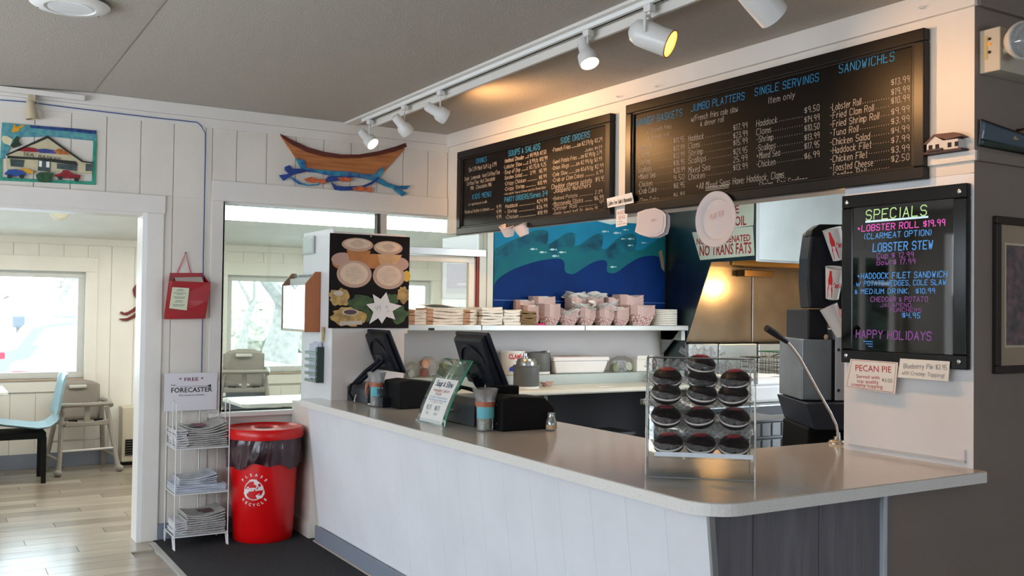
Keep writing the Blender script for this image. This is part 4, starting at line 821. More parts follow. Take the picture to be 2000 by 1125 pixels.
def pie():
    t = thing('whoopie_pie', None, 'cake')
    r = .052
    ck = MB().lathe([(.001, .030), (r*.6, .027), (r*.9, .018), (r, .008), (r*.96, .003), (.001, .003)], n=24).build('cake_half', CAKE, t, smooth=True)
    MB().lathe([(.001, -.003), (r*.96, -.003), (r, -.009), (r*.85, -.020), (.001, -.024)], n=24).build('cake_half', CAKE, t, smooth=True)
    MB().lathe([(.001, .003), (r*.98, .0035), (r*1.03, 0), (r*.98, -.0035), (.001, -.003)], n=24).build('cream_filling', CREAMF, t, smooth=True)
    lb = MB(); n = 14
    for i in range(n):     # curved red lettering patch lying on the crown, toward the back
        a0 = PI*.18+PI*.64*i/n; a1 = a0+PI*.64/n*.72; j = random.uniform(-.003, .003)
        for r0, r1 in ((.018+j, .037+j),):
            zf = lambda q: .0315-.0035*(q/.036)**2
            lb.add([(r0*math.cos(a0), r0*math.sin(a0), zf(r0)), (r1*math.cos(a0), r1*math.sin(a0), zf(r1)), (r1*math.cos(a1), r1*math.sin(a1), zf(r1)), (r0*math.cos(a1), r0*math.sin(a1), zf(r0))], [(0, 1, 2, 3)])
    lb.box(-.02, .02, .006, .012, .0305, .032).build('red_label', LABR, ck)
    f = MB(); rn = random.Random(5)
    def fn(a, b):
        th = 2*PI*a; q = b; rr = r*(1.06+.05*math.sin(9*th)+.04*math.sin(17*th+1))*(math.sin(PI*min(q, 1)*.5) if q < 1 else 1); return (rr*math.cos(th), rr*math.sin(th), .037-.012*q*q)
    f.grid(lambda a, b: ((r*(1.0+.16*b))*(1+.05*math.sin(9*2*PI*a)+.03*math.sin(23*PI*a))*math.cos(2*PI*a), (r*(1.0+.16*b))*(1+.05*math.sin(9*2*PI*a))*math.sin(2*PI*a), .006-.03*b*math.sin(2*PI*a+.4)), 44, 3); f.build('wrap', FILM, t)
    g = MB()
    def tw(a, b):     # gathered fan of film behind the cake
        th = PI*(.12+.76*a); rr = .040+.050*b; return (rr*math.cos(th)*(.9+.1*b), rr*math.sin(th)*.8, .010+.010*b*math.sin(a*44)+.030*b)
    g.grid(tw, 44, 5); g.build('film_gather', FILM, t)
    return t
pr = pie(); first = True; pies = []
cols = [Wc*.20, Wc*.51, Wc*.82]
rown = ['lowest shelf', 'middle shelf', 'top shelf']; coln = ['left', 'middle', 'right']
ca_, sa_ = math.cos(ang), math.sin(ang)
for ri, z in enumerate(shelf_z):
    for ci, x in enumerate(cols):
        for st_ in range((2 if ri == 2 else 1)+(1 if (ri == 2 and ci == 1) else 0)):
            lx = x+random.uniform(-.006, .006); ly = fy_at(z)+.072+(.035*st_ if ri == 2 else 0)+random.uniform(0, .008)
            lz = z+.045+.048*st_+(0 if ri else -.004)
            lab = 'wrapped whoopie pie on the %s of the case, %s column%s' % (rown[ri], coln[ci], ['', ', stacked above another', ', topmost of the stack'][st_] if ri == 2 else '')
            if ri == 0: lab = 'wrapped whoopie pie on the %s behind the white strip, %s column' % (rown[ri], coln[ci])
            if first: p = pr; first = False
            else: p = dup(pr)
            p.location = (ex+lx*ca_-ly*sa_, ey+lx*sa_+ly*ca_, HC+lz); p['label'] = lab; p['group'] = 'wrapped whoopie pies in the display case'
            tilt = [.42, .48, .42][ri]+random.uniform(-.08, .08)
            p.rotation_euler = (Matrix.Rotation(ang+random.uniform(-.1, .1), 3, 'Z') @ Matrix.Rotation(tilt, 3, 'X') @ Matrix.Rotation(random.uniform(-.12, .12), 3, 'Y')).to_euler()
# ---------------------------------------------------------------- gooseneck microphone
bx, by = at_z(HC, 1634, 866); t = thing('gooseneck_microphone', 'black and chrome gooseneck microphone at the pillar end of the counter', 'microphone', (bx-.0, by, HC))
MB().lathe([(.036, 0), (.036, .006), (.03, .014), (.012, .017), (.012, .03)], n=28, closed=True).build('base', mat('satin_nickel', '#b8ad9c', .3, metal=.8), t, smooth=True)
def mp(px, py): x, z = at_y(by, px, py); return Vector((x-t.location.x, 0, z-HC))
nk = [mp(1637, 862), mp(1636, 846), mp(1633, 830), mp(1622, 806), mp(1600, 768), mp(1578, 728), mp(1560, 696), mp(1545, 676), mp(1534, 665)]
MB().tube(nk, .0062, 12).tube([nk[0], nk[1]+Vector((0, 0, .004))], .010, 12).build('gooseneck', CHROME, t, smooth=True)
hd = [mp(1536, 667), mp(1525, 656), mp(1512, 650), mp(1497, 641)]; MB().tube([mp(1537, 668), mp(1520, 656), mp(1510, 649), mp(1497, 641)], [.009, .013, .015, .0145], 14).build('microphone_head', BLACK, t, smooth=True)
# ---------------------------------------------------------------- cash registers
def pos_terminal(label, x, y, mon, printer, rz=0):
    t = thing('cash_register', label, 'cash register', (x, y, HC), rz)
    return t
def monitor(t, c, W_=.33, Hm=.285, tilt=.42, arm=None):
    """screen faces +x (staff); back faces the customer and leans over the top"""
    Mx = Matrix.Translation(c) @ Matrix.Rotation(-tilt, 4, 'Y')
    b = MB(); b.M = Mx; b.box(0, .022, -W_/2, W_/2, -Hm/2, Hm/2); t = b.build('monitor', BLACK, t, bevel=.010)
    b = MB(); b.M = Mx
    b.prism([(-.032, -Hm*.40), (-.040, 0), (-.030, Hm*.42), (.001, Hm*.47), (.001, -Hm*.47)], -W_*.44, W_*.44, 'xz'); b.build('monitor_back', BLACK, t, bevel=.009)
    b = MB(); b.M = Mx
    for i in range(14): b.box(-.042+.0, -.033, -W_*.40, W_*.40, -.11+.0*i-.0+i*.0075, -.1065+i*.0075)
    b.build('vent_ribs', GREYP, t)
    b = MB(); b.M = Mx; b.tube([(-.040, W_*.33*math.cos(a), -.01+.105*math.sin(a)) for a in [PI*i/16 for i in range(17)]], .005, 6).build('back_ridge', BLACK, t, smooth=True)
    b = MB(); b.M = Mx; b.box(.022, .023, -W_*.45, W_*.45, -Hm*.43, Hm*.43).build('screen', mat('screen_dark', '#101418', .15), t)
    b = MB(); b.M = Mx; b.box(-.052, -.036, -.05, .05, -.08, .0).build('mount_plate', GREYP, t, bevel=.004)
# register by the poster
r1 = thing('cash_register', 'black cash register with tilted monitor in front of the seafood poster', 'cash register', (2.30, 5.48, HC), 0, 'cash registers on the counter')
MB().prism([(-.05, 0), (.30, 0), (.30, .11), (.0, .11), (-.05, .085)], -.12, .21, 'xz').build('base_box', GREYP, r1, bevel=.005)
monitor(r1, Vector((.135, .06, .305)))
a0 = Vector((.105, .06, .25)); a1 = Vector((-.02, .17, .10))
MB().tube([a0, a0*.5+a1*.5+Vector((-.008, 0, .004)), a1], .016, 4).tube([a0+Vector((0, -.05, 0)), a1+Vector((0, -.05, 0))], .014, 4).build('stand_arm', BLACK, r1, bevel=.003)
MB().prism([(0, 0), (.34, 0), (.34, .085), (.26, .145), (.08, .165), (0, .155)], -.46, -.24, 'xz').build('receipt_printer', BLACKM, r1, bevel=.008)
MB().box(-.05, .0, -.34, -.22, 0, .06).build('printer_tray', BLACK, r1, bevel=.004)
MB().box(.04, .28, -.22, -.12, 0, .12).build('card_reader', BLACKM, r1, bevel=.005)
MB().tube([(-.03, .1, .12), (-.06, .12, .10), (-.075, .11, .05), (-.06, .08, .01)], .008, 8).build('cable', BLACKM, r1, smooth=True)
MB().tube([(-.058, .04, .045), (-.075, .02, .02), (-.085, .0, .008)], .004, 6).tube([(-.06, -.24, .01), (-.08, -.20, .012)], .004, 6).build('white_cable', WPLAST, r1, smooth=True)
# register behind the acrylic sign
r2 = thing('cash_register', 'black cash register with tilted monitor behind the curved glass sign', 'cash register', (2.32, 4.21, HC), 0, 'cash registers on the counter')
MB().prism([(-.03, 0), (.28, 0), (.28, .135), (.02, .135), (-.03, .10)], -.08, .24, 'xz').build('base_box', GREYP, r2, bevel=.005)
monitor(r2, Vector((.085, .07, .318)), .34, .30)
MB().tube([Vector((.05, .07, .24)), Vector((.10, .09, .18)), Vector((.12, .08, .12))], .022, 8).build('stand_arm', BLACK, r2, smooth=True)
MB().prism([(0, 0), (.30, 0), (.30, .10), (.24, .155), (.06, .165), (0, .15)], -.30, -.13, 'xz').build('receipt_printer', BLACKM, r2, bevel=.010)
MB().prism([(.03, 0), (.20, 0), (.20, .20), (.03, .205)], -.13, -.08, 'xz').build('paper_cover', BLACKM, r2, bevel=.008)
MB().tube([(.0, .16, .16), (.0, .11, .18), (.01, .04, .175), (.03, .0, .165)], .010, 8).build('cable', BLACKM, r2, smooth=True)
MB().tube([(-.036, .22, .045), (-.05, .16, .055), (-.045, .1, .07)], .004, 6).build('white_cable', WPLAST, r2, smooth=True)
jar = thing('glass_jar', 'small clear glass jar with tan band at the end of the black receipt printer', 'jar', (2.565, 3.86, HC))
MB().lathe([(.001, .003), (.024, .003), (.026, .01), (.026, .045), (.018, .06), (.018, .085), (.016, .085), (.016, .06), (.023, .045), (.023, .008), (.001, .008)], n=20).build('jar_glass', clear('jar_glass', '#e6ece8', .12, .05, .12), jar, smooth=True)
MB().lathe([(.0265, .008), (.0265, .028)], n=20).build('band', mat('tan_band', '#b59a7a', .6), jar, smooth=True)
# ---------------------------------------------------------------- tip cups
CUPP = clear('clear_cup', '#f2f4f6', .10, .05, .08, edge=.9, bump=.15, bs=60)
def tipcup(label, px, py, s, money, band):
    x, y = at_z(HC, px, py); t = thing('tip_cup', label, 'cup', (x+.03, y+.02, HC), 0, 'plastic tip cups on the counter')
    MB().lathe([(.001, .002), (.036*s, .002), (.038*s, .01), (.040*s, .08), (.047*s, .150), (.060*s, .195), (.062*s, .2), (.058*s, .197), (.044*s, .148), (.037*s, .08), (.034*s, .006), (.001, .006)], n=32).build('cup', CUPP, t, smooth=True)
    if money:
        mb = MB(); rn = random.Random(3)
        for i in range(9):
            a = rn.uniform(0, 6.28); mb.grid(lambda u, v: ((.034*math.cos(a+u*1.6))*s, (.034*math.sin(a+u*1.6))*s, .008+v*.07+.004*math.sin(u*9+i)), 6, 3)
        mb.build('banknotes', mat('banknote_green', '#a9ab93', .8, var=.3, vs=60), t, kind='stuff', smooth=True)
    mb = MB(); a0, a1 = band
    mb.grid(lambda u, v: (.0435*s*math.cos(a0+(a1-a0)*u), .0435*s*math.sin(a0+(a1-a0)*u), .062+v*.055), 16, 2).build('blue_paper_band', mat('cyan_paper', '#69b8c4', .7), t, smooth=True)
    cp = mat('copper_ribbon', '#b9745a', .35, metal=.3)
    MB().lathe([(.0435*s, .115), (.0475*s, .14)], n=28).build('ribbon_band', cp, t, smooth=True)
    rb = MB(); sx = 1 if money else -1
    dv = Vector((.855, -.518, 0))*sx if money else Vector((-.855, .518, 0))
    for k in range(5):
        q = dv*.045*s; L = .03+.01*k
        if money: rb.grid(lambda u, v: tuple(q+dv*(.006+.022*math.sin(u*3)+.005*k)+Vector((.003*k, .006*v, .13-.10*u))), 8, 1)
        else: rb.grid(lambda u, v: tuple(q+dv*(.016*math.sin(u*PI))*(1+.2*k)+Vector((.004*(k-2), .008*v, .12-.075*u+.01*k))), 8, 1)
    rb.build('curled_ribbon', cp, t, smooth=True, solid=.001)
    return t
tc = tipcup('clear tip cup with pale blue TIPS paper and copper ribbon by the poster register', 728, 795, .92, False, (3.4, 4.7))
mb = MB(); stroke(mb, 'TIPS', 0, 0, .03, .04, y=0, lw=.12); mm = Matrix.Rotation(math.radians(-52), 4, 'Z'); mb2 = MB(); mb2.M = Matrix.Translation((-.014, -.0385, .075)) @ Matrix.Rotation(-.35, 4, 'Z'); mb2.add([(a, b-.004, c) for a, b, c in mb.v], mb.f)
mb2.build('lettering', INK, tc)
tipcup('clear tip cup stuffed with banknotes, pale blue band and copper ribbon', 940, 843, 1.02, True, (3.2, 5.6))
# ---------------------------------------------------------------- curved acrylic sign
ax_, ay = at_z(HC, 815, 822); bx_, by_ = at_z(HC, 868, 834)
L_ = math.hypot(bx_-ax_, by_-ay); an = math.atan2(by_-ay, bx_-ax_)
t = thing('curved_menu_stand', 'curved glass-edged stand with a printed soup sheet, leaning before the second register', 'sign', (ax_, ay, HC), an)
def cv(u): return (.155*u**1.35, .315*u-.045*u*u*0)
def sheet(x0, x1, u0, u1, dy, n=10):
    mb = MB(); mb.grid(lambda a, b: (x0+(x1-x0)*a, cv(u0+(u1-u0)*b)[0]+dy, cv(u0+(u1-u0)*b)[1]), 1, n); return mb
sheet(0, L_, 0, 1, 0).build('glass_plate', clear('green_glass', '#dcece4', .06, .02, .10, body='#c8d8d0'), t, smooth=True, solid=.006)
MB().tube([(L_, cv(u)[0], cv(u)[1]+.001) for u in [i/12 for i in range(13)]], .0045, 4).tube([(0, cv(1)[0], cv(1)[1]), (L_, cv(1)[0], cv(1)[1])], .003, 4).build('green_edge', mat('glass_green_edge', '#2f8a6a', .15), t)
sheet(.035, L_-.022, .02, .70, -.006).build('paper_sheet', PAPER, t, smooth=True)
sheet(.0, L_, 0, .035, -.011, 2).build('foot', ACRE, t)
def onsheet(s, x, u, h, wd, mt, name='lettering', lw=.1):
    mb = MB(); stroke(mb, s, 0, 0, h, wd, y=0, lw=lw); out = MB()
    vs = []
    for a, b, c in mb.v:
        uu = u+c/.33; vs.append((x+a, cv(max(0, uu))[0]-.0085, cv(max(0, uu))[1]))
    out.add(vs, mb.f); out.build(name, mt, t)
W_ = L_-.057; xx = .035
onsheet('Soup & Stew', xx+.03, .585, .026, W_-.06, mat('navy_ink', '#2c3a5a', .8), lw=.13)
onsheet('Homemade Lobster', xx+.03, .50, .014, W_-.06, REDINK); onsheet('bisque', xx+.07, .45, .014, .06, REDINK)
onsheet('a rich blend of cream and lobster', xx+.02, .40, .009, W_-.04, BLUEINK); onsheet('served with oyster crackers today', xx+.02, .36, .009, W_-.04, BLUEINK); onsheet('in a cup or a bowl', xx+.05, .33, .008, W_-.1, REDINK)
onsheet('$5.75', xx+.035, .22, .022, .05, mat('grey_ink2', '#6b7078', .8)); onsheet('$8.75', xx+.12, .22, .022, .05, MAT['grey_ink2']); onsheet('Cup', xx+.045, .15, .014, .03, MAT['grey_ink2']); onsheet('Bowl', xx+.13, .15, .014, .035, MAT['grey_ink2'])
onsheet('please order here at the counter', xx+.015, .05, .008, W_-.03, MAT['grey_ink2'])
# ---------------------------------------------------------------- brochure holder
x, y = at_z(HC, 636, 778); t = thing('brochure_holder', 'small clear holder with green and white leaflets at the far end of the counter', 'leaflet holder', (x, y, HC), -PI/2+.1)
Mx = Matrix.Rotation(-.38, 4, 'X')
b = MB(); b.M = Mx; b.box(0, .10, 0, .003, 0, .155).box(0, .003, 0, .02, 0, .09).box(.097, .10, 0, .02, 0, .09).box(0, .1, -.0, .02, .0, .003).build('holder', CUPP, t)
b = MB(); b.M = Mx; b.box(.008, .092, .004, .008, .004, .15).build('leaflet', PAPER, t)
b = MB(); b.M = Mx; b.box(.03, .062, -.001, -.0004, .01, .10).build('leaflet_stripe', mat('leaflet_green', '#4f9a74', .7), t)
b = MB(); b.M = Mx; b.box(.03, .085, -.0012, -.0004, .10, .135).build('leaflet_photo', mat('leaflet_photo', '#6a7f52', .7, var=.5, vs=60), t)

# ================================================================== TOWER CABINET WITH POSTER
TW = (2.15, 2.64, 5.70, 6.265); TH = 1.93
t = thing('white_tower_cabinet', 'tall narrow white cabinet standing at the far end of the counter', 'cabinet', (TW[0], TW[2], 0))
MB().box(0, .49, 0, .015, 0, TH).build('front_panel', mat('tower_front', '#d8cfc8', .5, bump=.05), t, bevel=.002)
MB().box(0, .018, .015, .565, 0, TH+.02).build('side_panel', mat('tower_side', '#e2e2e4', .45, bump=.05), t, bevel=.002)
MB().box(.472, .49, .015, .565, 0, TH).build('side_panel', WHITE, t); MB().box(.018, .472, .015, .565, TH-.02, TH-.002).build('top_board', WHITE, t)
MB().box(-.06, .0, .17, .56, 0, .835).box(-.07, -.06, .17, .56, 0, .10).build('half_wall', WHITE, t)
# poster
pz0, pz1 = at_y(5.69, 720, 641)[1], at_y(5.69, 720, 459)[1]; pxa, pxb = at_y(5.69, 643, 550)[0], at_y(5.69, 799, 550)[0]
t = thing('seafood_poster', 'dark food poster of soup tubs and greens with a white price star', 'poster', (pxa, 5.692, pz0)); Wp, Hp = pxb-pxa, pz1-pz0
MB().box(0, Wp, -.004, .002, 0, Hp).build('poster_sheet', mat('poster_dark', '#140b0a', .6, spec=.15, var=.4, vs=8), t)
P = lambda a, b: (a*Wp, (1-b)*Hp)       # a right, b down, 0..1
def pe(cx, cy, rx, ry, mt, name, d, n=28): c = P(cx, cy); MB().prism(ell(c[0], c[1], rx*Wp, ry*Hp, n), -d, -d+.0006).build(name, mt, t)
TUB = mat('tub_photo', '#b98e5e', .5, var=.15, vs=12); LID = mat('lid_photo', '#cdb096', .5, var=.06, vs=30); LIDR = mat('lid_rim_photo', '#b28f78', .5); ORN = mat('tub_orange_photo', '#a8682c', .5, var=.2, vs=9)
LIDP = mat('lid_pink_photo', '#b08877', .5); LET = mat('lettuce_photo', '#3d5a1c', .6, var=.6, vs=14, col2='#22340f'); PAS = mat('pasta_photo', '#a9864a', .6, var=.4, vs=20); YEL = mat('lemon_photo', '#c9a020', .5)
pe(.16, .275, .14, .075, LIDP, 'tub_photo', .0048); pe(.16, .31, .13, .07, ORN, 'tub_photo', .0046); pe(.54, .28, .14, .08, ORN, 'tub_photo', .0046); pe(.86, .30, .13, .075, LIDP, 'tub_photo', .0048); pe(.965, .43, .05, .06, YEL, 'lemon_photo', .0047)
for q in ([(.20, .17), (.50, .17), (.45, .30), (.25, .30)], [(.58, .20), (.90, .20), (.82, .31), (.62, .31)]): MB().prism([P(*p) for p in q], -.0054, -.0048).build('tub_photo', ORN if q[0][0] < .3 else TUB, t)
pe(.335, .11, .195, .072, LIDR, 'lid_photo', .0058); pe(.335, .10, .165, .052, LID, 'lid_photo', .0062)
pe(.72, .13, .185, .075, LIDR, 'lid_photo', .0058); pe(.72, .12, .155, .054, LID, 'lid_photo', .0062)
pe(.30, .425, .215, .145, LIDR, 'lid_photo', .0066); pe(.30, .42, .17, .115, LID, 'lid_photo', .007)
pe(.735, .435, .205, .142, LIDR, 'lid_photo', .0066); pe(.735, .43, .16, .112, LID, 'lid_photo', .007)
for (cx, cy, w0) in ((.335, .10, .10), (.72, .12, .09), (.30, .42, .13), (.735, .43, .12)):
    mb = MB()
    for k in range(-4, 5):
        c = P(cx, cy+k*.018*(1.0 if cy > .3 else .5)); hw = w0*Wp*(1-abs(k)/6); mb.box(c[0]-hw, c[0]+hw, -.0076, -.0071, c[1]-.0006, c[1]+.0006)
    mb.build('label_print', mat('lid_print', '#6b5348', .7), t)
def blob(cx, cy, rx, ry, mt, name, d, seed):
    rn = random.Random(seed); c = P(cx, cy); pts = []
    for i in range(22): a = 2*PI*i/22; k = rn.uniform(.72, 1.12); pts.append((c[0]+rx*Wp*k*math.cos(a), c[1]+ry*Hp*k*math.sin(a)))
    MB().prism(pts, -d, -d+.0006).build(name, mt, t)
blob(.40, .73, .20, .09, LET, 'lettuce_photo', .005, 1); blob(.88, .85, .12, .10, LET, 'lettuce_photo', .005, 2); blob(.78, .68, .10, .06, LET, 'lettuce_photo', .005, 3); blob(.48, .86, .09, .07, LET, 'lettuce_photo', .0049, 4)
blob(.12, .68, .13, .10, PAS, 'pasta_photo', .0056, 5); blob(.24, .88, .22, .11, PAS, 'pasta_photo', .0056, 6); blob(.92, .63, .09, .10, PAS, 'pasta_photo', .0056, 7)
pe(.26, .83, .10, .035, mat('oval_label_photo', '#b9a99a', .5), 'label_photo', .0062); pe(.26, .83, .08, .026, mat('oval_dark_photo', '#4a2c2c', .5), 'label_photo', .0065); pe(.11, .63, .06, .028, MAT['oval_label_photo'], 'label_photo', .0062)
MB().prism([P(.13, .93), (P(.40, .92)), P(.41, .96), P(.13, .97)], -.0064, -.0058).build('label_photo', MAT['oval_label_photo'], t)
star = []
tips = [(.45, .745), (.53, .635), (.70, .61), (.90, .755), (.82, .905), (.65, .95), (.49, .955)]
cx, cy = .655, .79
for i, (a, b) in enumerate(tips):
    star.append(P(a, b)); c, d = tips[(i+1) % 7]; k = .42; m0 = ((a+c)/2, (b+d)/2); star.append(P(cx+(m0[0]-cx)*.62, cy+(m0[1]-cy)*.62))
MB().prism(star, -.012, -.0105).build('price_star', mat('star_card', '#d6cfca', .7), t)
mb = MB(); c = P(.565, .815); stroke(mb, '49', c[0], c[1], .034, .036, y=-.0125, lw=.05); c = P(.69, .785); stroke(mb, '95', c[0], c[1], .018, .018, y=-.0125, lw=.06); c = P(.71, .825); stroke(mb, 'per', c[0], c[1], .014, .024, y=-.0125, lw=.06); mb.build('price_lettering', mat('grey_marker', '#4a4648', .8), t)
MB().lathe([(.004, 0), (.003, .003), (.001, .004)], (Wp/2, -.0045, Hp-.008), 10, (0, -1, 0)).build('pin', WENAM, t)
# things on the cabinet's side: frame rotz=-90deg, local x runs toward the viewer
SX = TW[0]-.002
def sthing(name, label, cat, px, py): y, z = at_x(SX, px, py); return thing(name, label, cat, (SX, y, z), -PI/2)
def srel(t):
    oy, oz = t.location.y, t.location.z
    def f(px, py): y, z = at_x(SX, px, py); return (oy-y, z-oz)
    return f
t = sthing('small_picture_frame', 'small silver framed note high on the side of the white cabinet', 'picture', 594, 498); f = srel(t); a = f(616, 460); wq, hq = a[0], a[1]
MB().box(0, wq, -.012, 0, 0, hq).build('frame', mat('silver_frame', '#b4b6b8', .4, metal=.3), t, bevel=.003)
MB().box(.02, wq-.02, -.0135, -.012, .014, hq-.014).build('note', mat('pale_note', '#ccd6d2', .6), t)
t = sthing('wooden_paper_holder', 'wooden wall box with a mirror-clear front holding leaflets on the white cabinet', 'leaflet holder', 577, 645); f = srel(t)
OAK = mat('oak_wood', '#a0603a', .45, var=.25, vs=6, stretch=(1, 1, .2))
w_ = f(633, 645)[0]*.86; h_ = .385; d_ = .10
for x in (0, w_-.012): MB().prism([(-d_, 0), (0, 0), (0, h_), (-.035, h_), (-d_, h_*.80)], x, x+.012, 'yz').build('side_board', OAK, t, bevel=.001)
MB().box(.012, w_-.012, -d_, 0, 0, .012).build('bottom_board', mat('pale_pine', '#cfb9a2', .5), t)
MB().box(.012, w_-.012, -d_+.004, -d_+.007, .014, h_*.78).build('clear_front', clear('silvery_front', '#e4ecea', .35, .12, .25, body='#cdd8d4', bump=.25, bs=7), t)
MB().box(.02, w_-.02, -.02, -.015, .012, h_-.01).box(.05, w_-.05, -.06, -.056, .014, h_*.9).build('leaflet', mat('leaflet_grey', '#cfd4cf', .7), t)
mb = MB(); ftext(mb, 'SEE SPECIALS INSIDE', .03, h_-.028, .013, -.0215, wd=w_-.06); mb.build('lettering', INK, t)
t = sthing('shell_ornament', 'small tan ruffled shell ornament on the cabinet edge below the wooden box', 'ornament', 634, 668); mb = MB()
for i in range(6): mb.ball((0, -.012, .008+i*.016), .016-.001*abs(i-2.5), .01, .009, 12, 6)
mb.build('ruffled_shell', mat('tan_shell', '#c0a878', .7, var=.2, vs=60), t, smooth=True)
t = sthing('letter_rack', 'dark green slatted letter rack with a card on the white cabinet', 'letter rack', 609, 743); f = srel(t); wq = f(632, 748)[0]; 
GR = mat('dark_green_metal', '#22352f', .4); GR2 = mat('grey_green_metal', '#6d7a72', .35)
MB().box(0, .016, -.012, 0, 0, .235).box(wq-.035, wq, -.045, 0, 0, .225).build('frame', GR, t, bevel=.002)
for i in range(5): MB().box(-.004, wq-.01, -.05, -.036, .0+i*.044, .018+i*.044).build('slat', GR2, t, bevel=.002)
MB().box(.025, wq-.04, -.03, -.012, .02, .24).box(.07, wq-.02, -.02, -.008, .1, .255).build('card', mat('pale_blue_card', '#c9cede', .7), t)
# ================================================================== NEWSPAPER RACK
RK = mat('rack_white_wire', '#dcdcdc', .35)
t = thing('newspaper_rack', 'white wire newspaper rack with a FREE sign left of the red bin', 'rack', (1.285, 5.965, 0)); Wr, Dr = .315, .27
def wire(name, *paths, r=.0035): 
    mb = MB()
    for p in paths: mb.tube(p, r, 6)
    return mb.build(name, RK, t, smooth=True)
zs = [.075, .325, .596]
for x in (0, Wr):
    wire('side_frame', [(x, 0, .06), (x, 0, .875), (x, .10, .885), (x, .10, .60)], [(x, Dr, .06), (x, Dr, .98)])
    wire('leg', [(x, -.0, .07), (x, -.012, .0), (x, .012, .0), (x, .05, .07)], [(x, Dr-.05, .07), (x, Dr-.012, .0), (x, Dr+.0, .07)], r=.005)
wire('front_leg_brace', [(0, .0, .07), (-.0, -.02, .002)], r=.005)
for x in (.09, .2): wire('back_wire', [(x, Dr, .06), (x, Dr, .8)])
for z in zs:
    s = thing('_', None, None); bpy.data.objects.remove(s)
    sf = wire('shelf_frame', [(0, 0, z), (Wr, 0, z), (Wr, Dr, z), (0, Dr, z), (0, 0, z)], [(0, 0, z+.0), (0, .0, z)], r=.004)
    mb = MB()
    for i in range(1, 8): mb.tube([(0, Dr*i/8, z), (Wr, Dr*i/8, z)], .0028, 5)
    mb.build('shelf_wires', RK, sf, smooth=True)
for z in (.70,): wire('front_rail', [(0, 0, z), (0, .1, z)])
sg = MB().box(-.02, .30, Dr-.012, Dr-.008, .80, 1.035).build('sign_board', mat('rack_sign_card', '#d8d6da', .6), t)
mb = MB(); ftext(mb, '* FREE *', .14, .985, .021, Dr-.0135, wd=.15, align='C', bold=.01); mb.build('lettering', mat('plum_ink', '#7a2f4a', .8), sg)
mb = MB(); ftext(mb, 'FORECASTER', .145, .915, .030, Dr-.0135, wd=.25, align='C', bold=.012); ftext(mb, 'THE', .03, .955, .010, Dr-.0135, wd=.03, align='C'); mb.box(.05, .24, Dr-.0138, Dr-.0134, .9515, .953); mb.prism([(.235, .952), (.262, .961), (.262, .944)], Dr-.0138, Dr-.0134, 'xz'); mb.build('lettering', INK, sg)
mb = MB(); ftext(mb, 'Your hometown newspaper', .145, .893, .008, Dr-.0135, wd=.16, align='C', bold=.01); mb.build('lettering', INK, sg)
def papers(label, z, n, mt, W_, D_, h, dx, grp, curl=0, fan=0):
    s = thing('newspaper_stack', label, 'newspapers', (1.285+dx, 5.985, z+.006), 0, grp)
    for i in range(n):
        rn = random.Random(i*7+n); sh = rn.uniform(-.006, .006); sy = rn.uniform(-.006, .006); c0 = curl*(i/n)**2
        zz0 = h*i; f0 = fan*i
        mb = MB(); mb.grid(lambda a, b: (a*W_+sh+f0, b*D_+sy, zz0+c0*((a-.35)**2*2.2)+.0015*math.sin(a*7+i)), 8, 2)
        o = mb.build('newspaper', mt, s, smooth=False); md = o.modifiers.new('s', 'SOLIDIFY'); md.thickness = h*.72; md.offset = 1
    return s
s = papers('thick stack of grey newspapers with a curled coloured front page on the top rack shelf', zs[2], 10, NEWSP, .24, .23, .0115, .07, 'newspapers on the wire rack', curl=.06)
MB().box(.05, .12, .03, .14, .1265, .128).build('front_page_photo', mat('front_photo', '#8a4a68', .7, var=.5, vs=60), s); MB().box(.02, .048, .02, .1, .126, .1275).build('front_page_photo', mat('front_photo2', '#5a5f60', .7, var=.4, vs=60), s)
s2 = papers('stack of folded newspapers, pale page edges outward, beside the curled papers on the rack', zs[2], 8, mat('paper_fold', '#c9c9cc', .8, var=.1, vs=50), .07, .22, .014, .003, 'newspapers on the wire rack')
s3 = papers('white bluish stack of glossy magazines on the middle rack shelf', zs[1], 7, mat('magazine_white', '#c4cbd8', .5, var=.06, vs=30), .30, .24, .0065, .01, 'newspapers on the wire rack', curl=.0)
s4 = papers('fanned glossy magazines with dark edges lying on the middle rack pile', zs[1]+.047, 5, mat('magazine_cover', '#b9bfc9', .45, var=.25, vs=16), .22, .22, .007, .03, 'newspapers on the wire rack', curl=.05)
s5 = papers('untidy stack of grey newspapers on the bottom rack shelf', zs[0], 9, NEWSP, .23, .23, .0125, .075, 'newspapers on the wire rack', curl=.035)
MB().box(.08, .17, .03, .13, .1215, .123).build('front_page_photo', mat('front_photo3', '#6a5652', .7, var=.4, vs=60), s5)
s6 = papers('pale folded newspapers at the left of the bottom rack shelf', zs[0], 6, MAT['paper_fold'], .07, .20, .014, .008, 'newspapers on the wire rack')
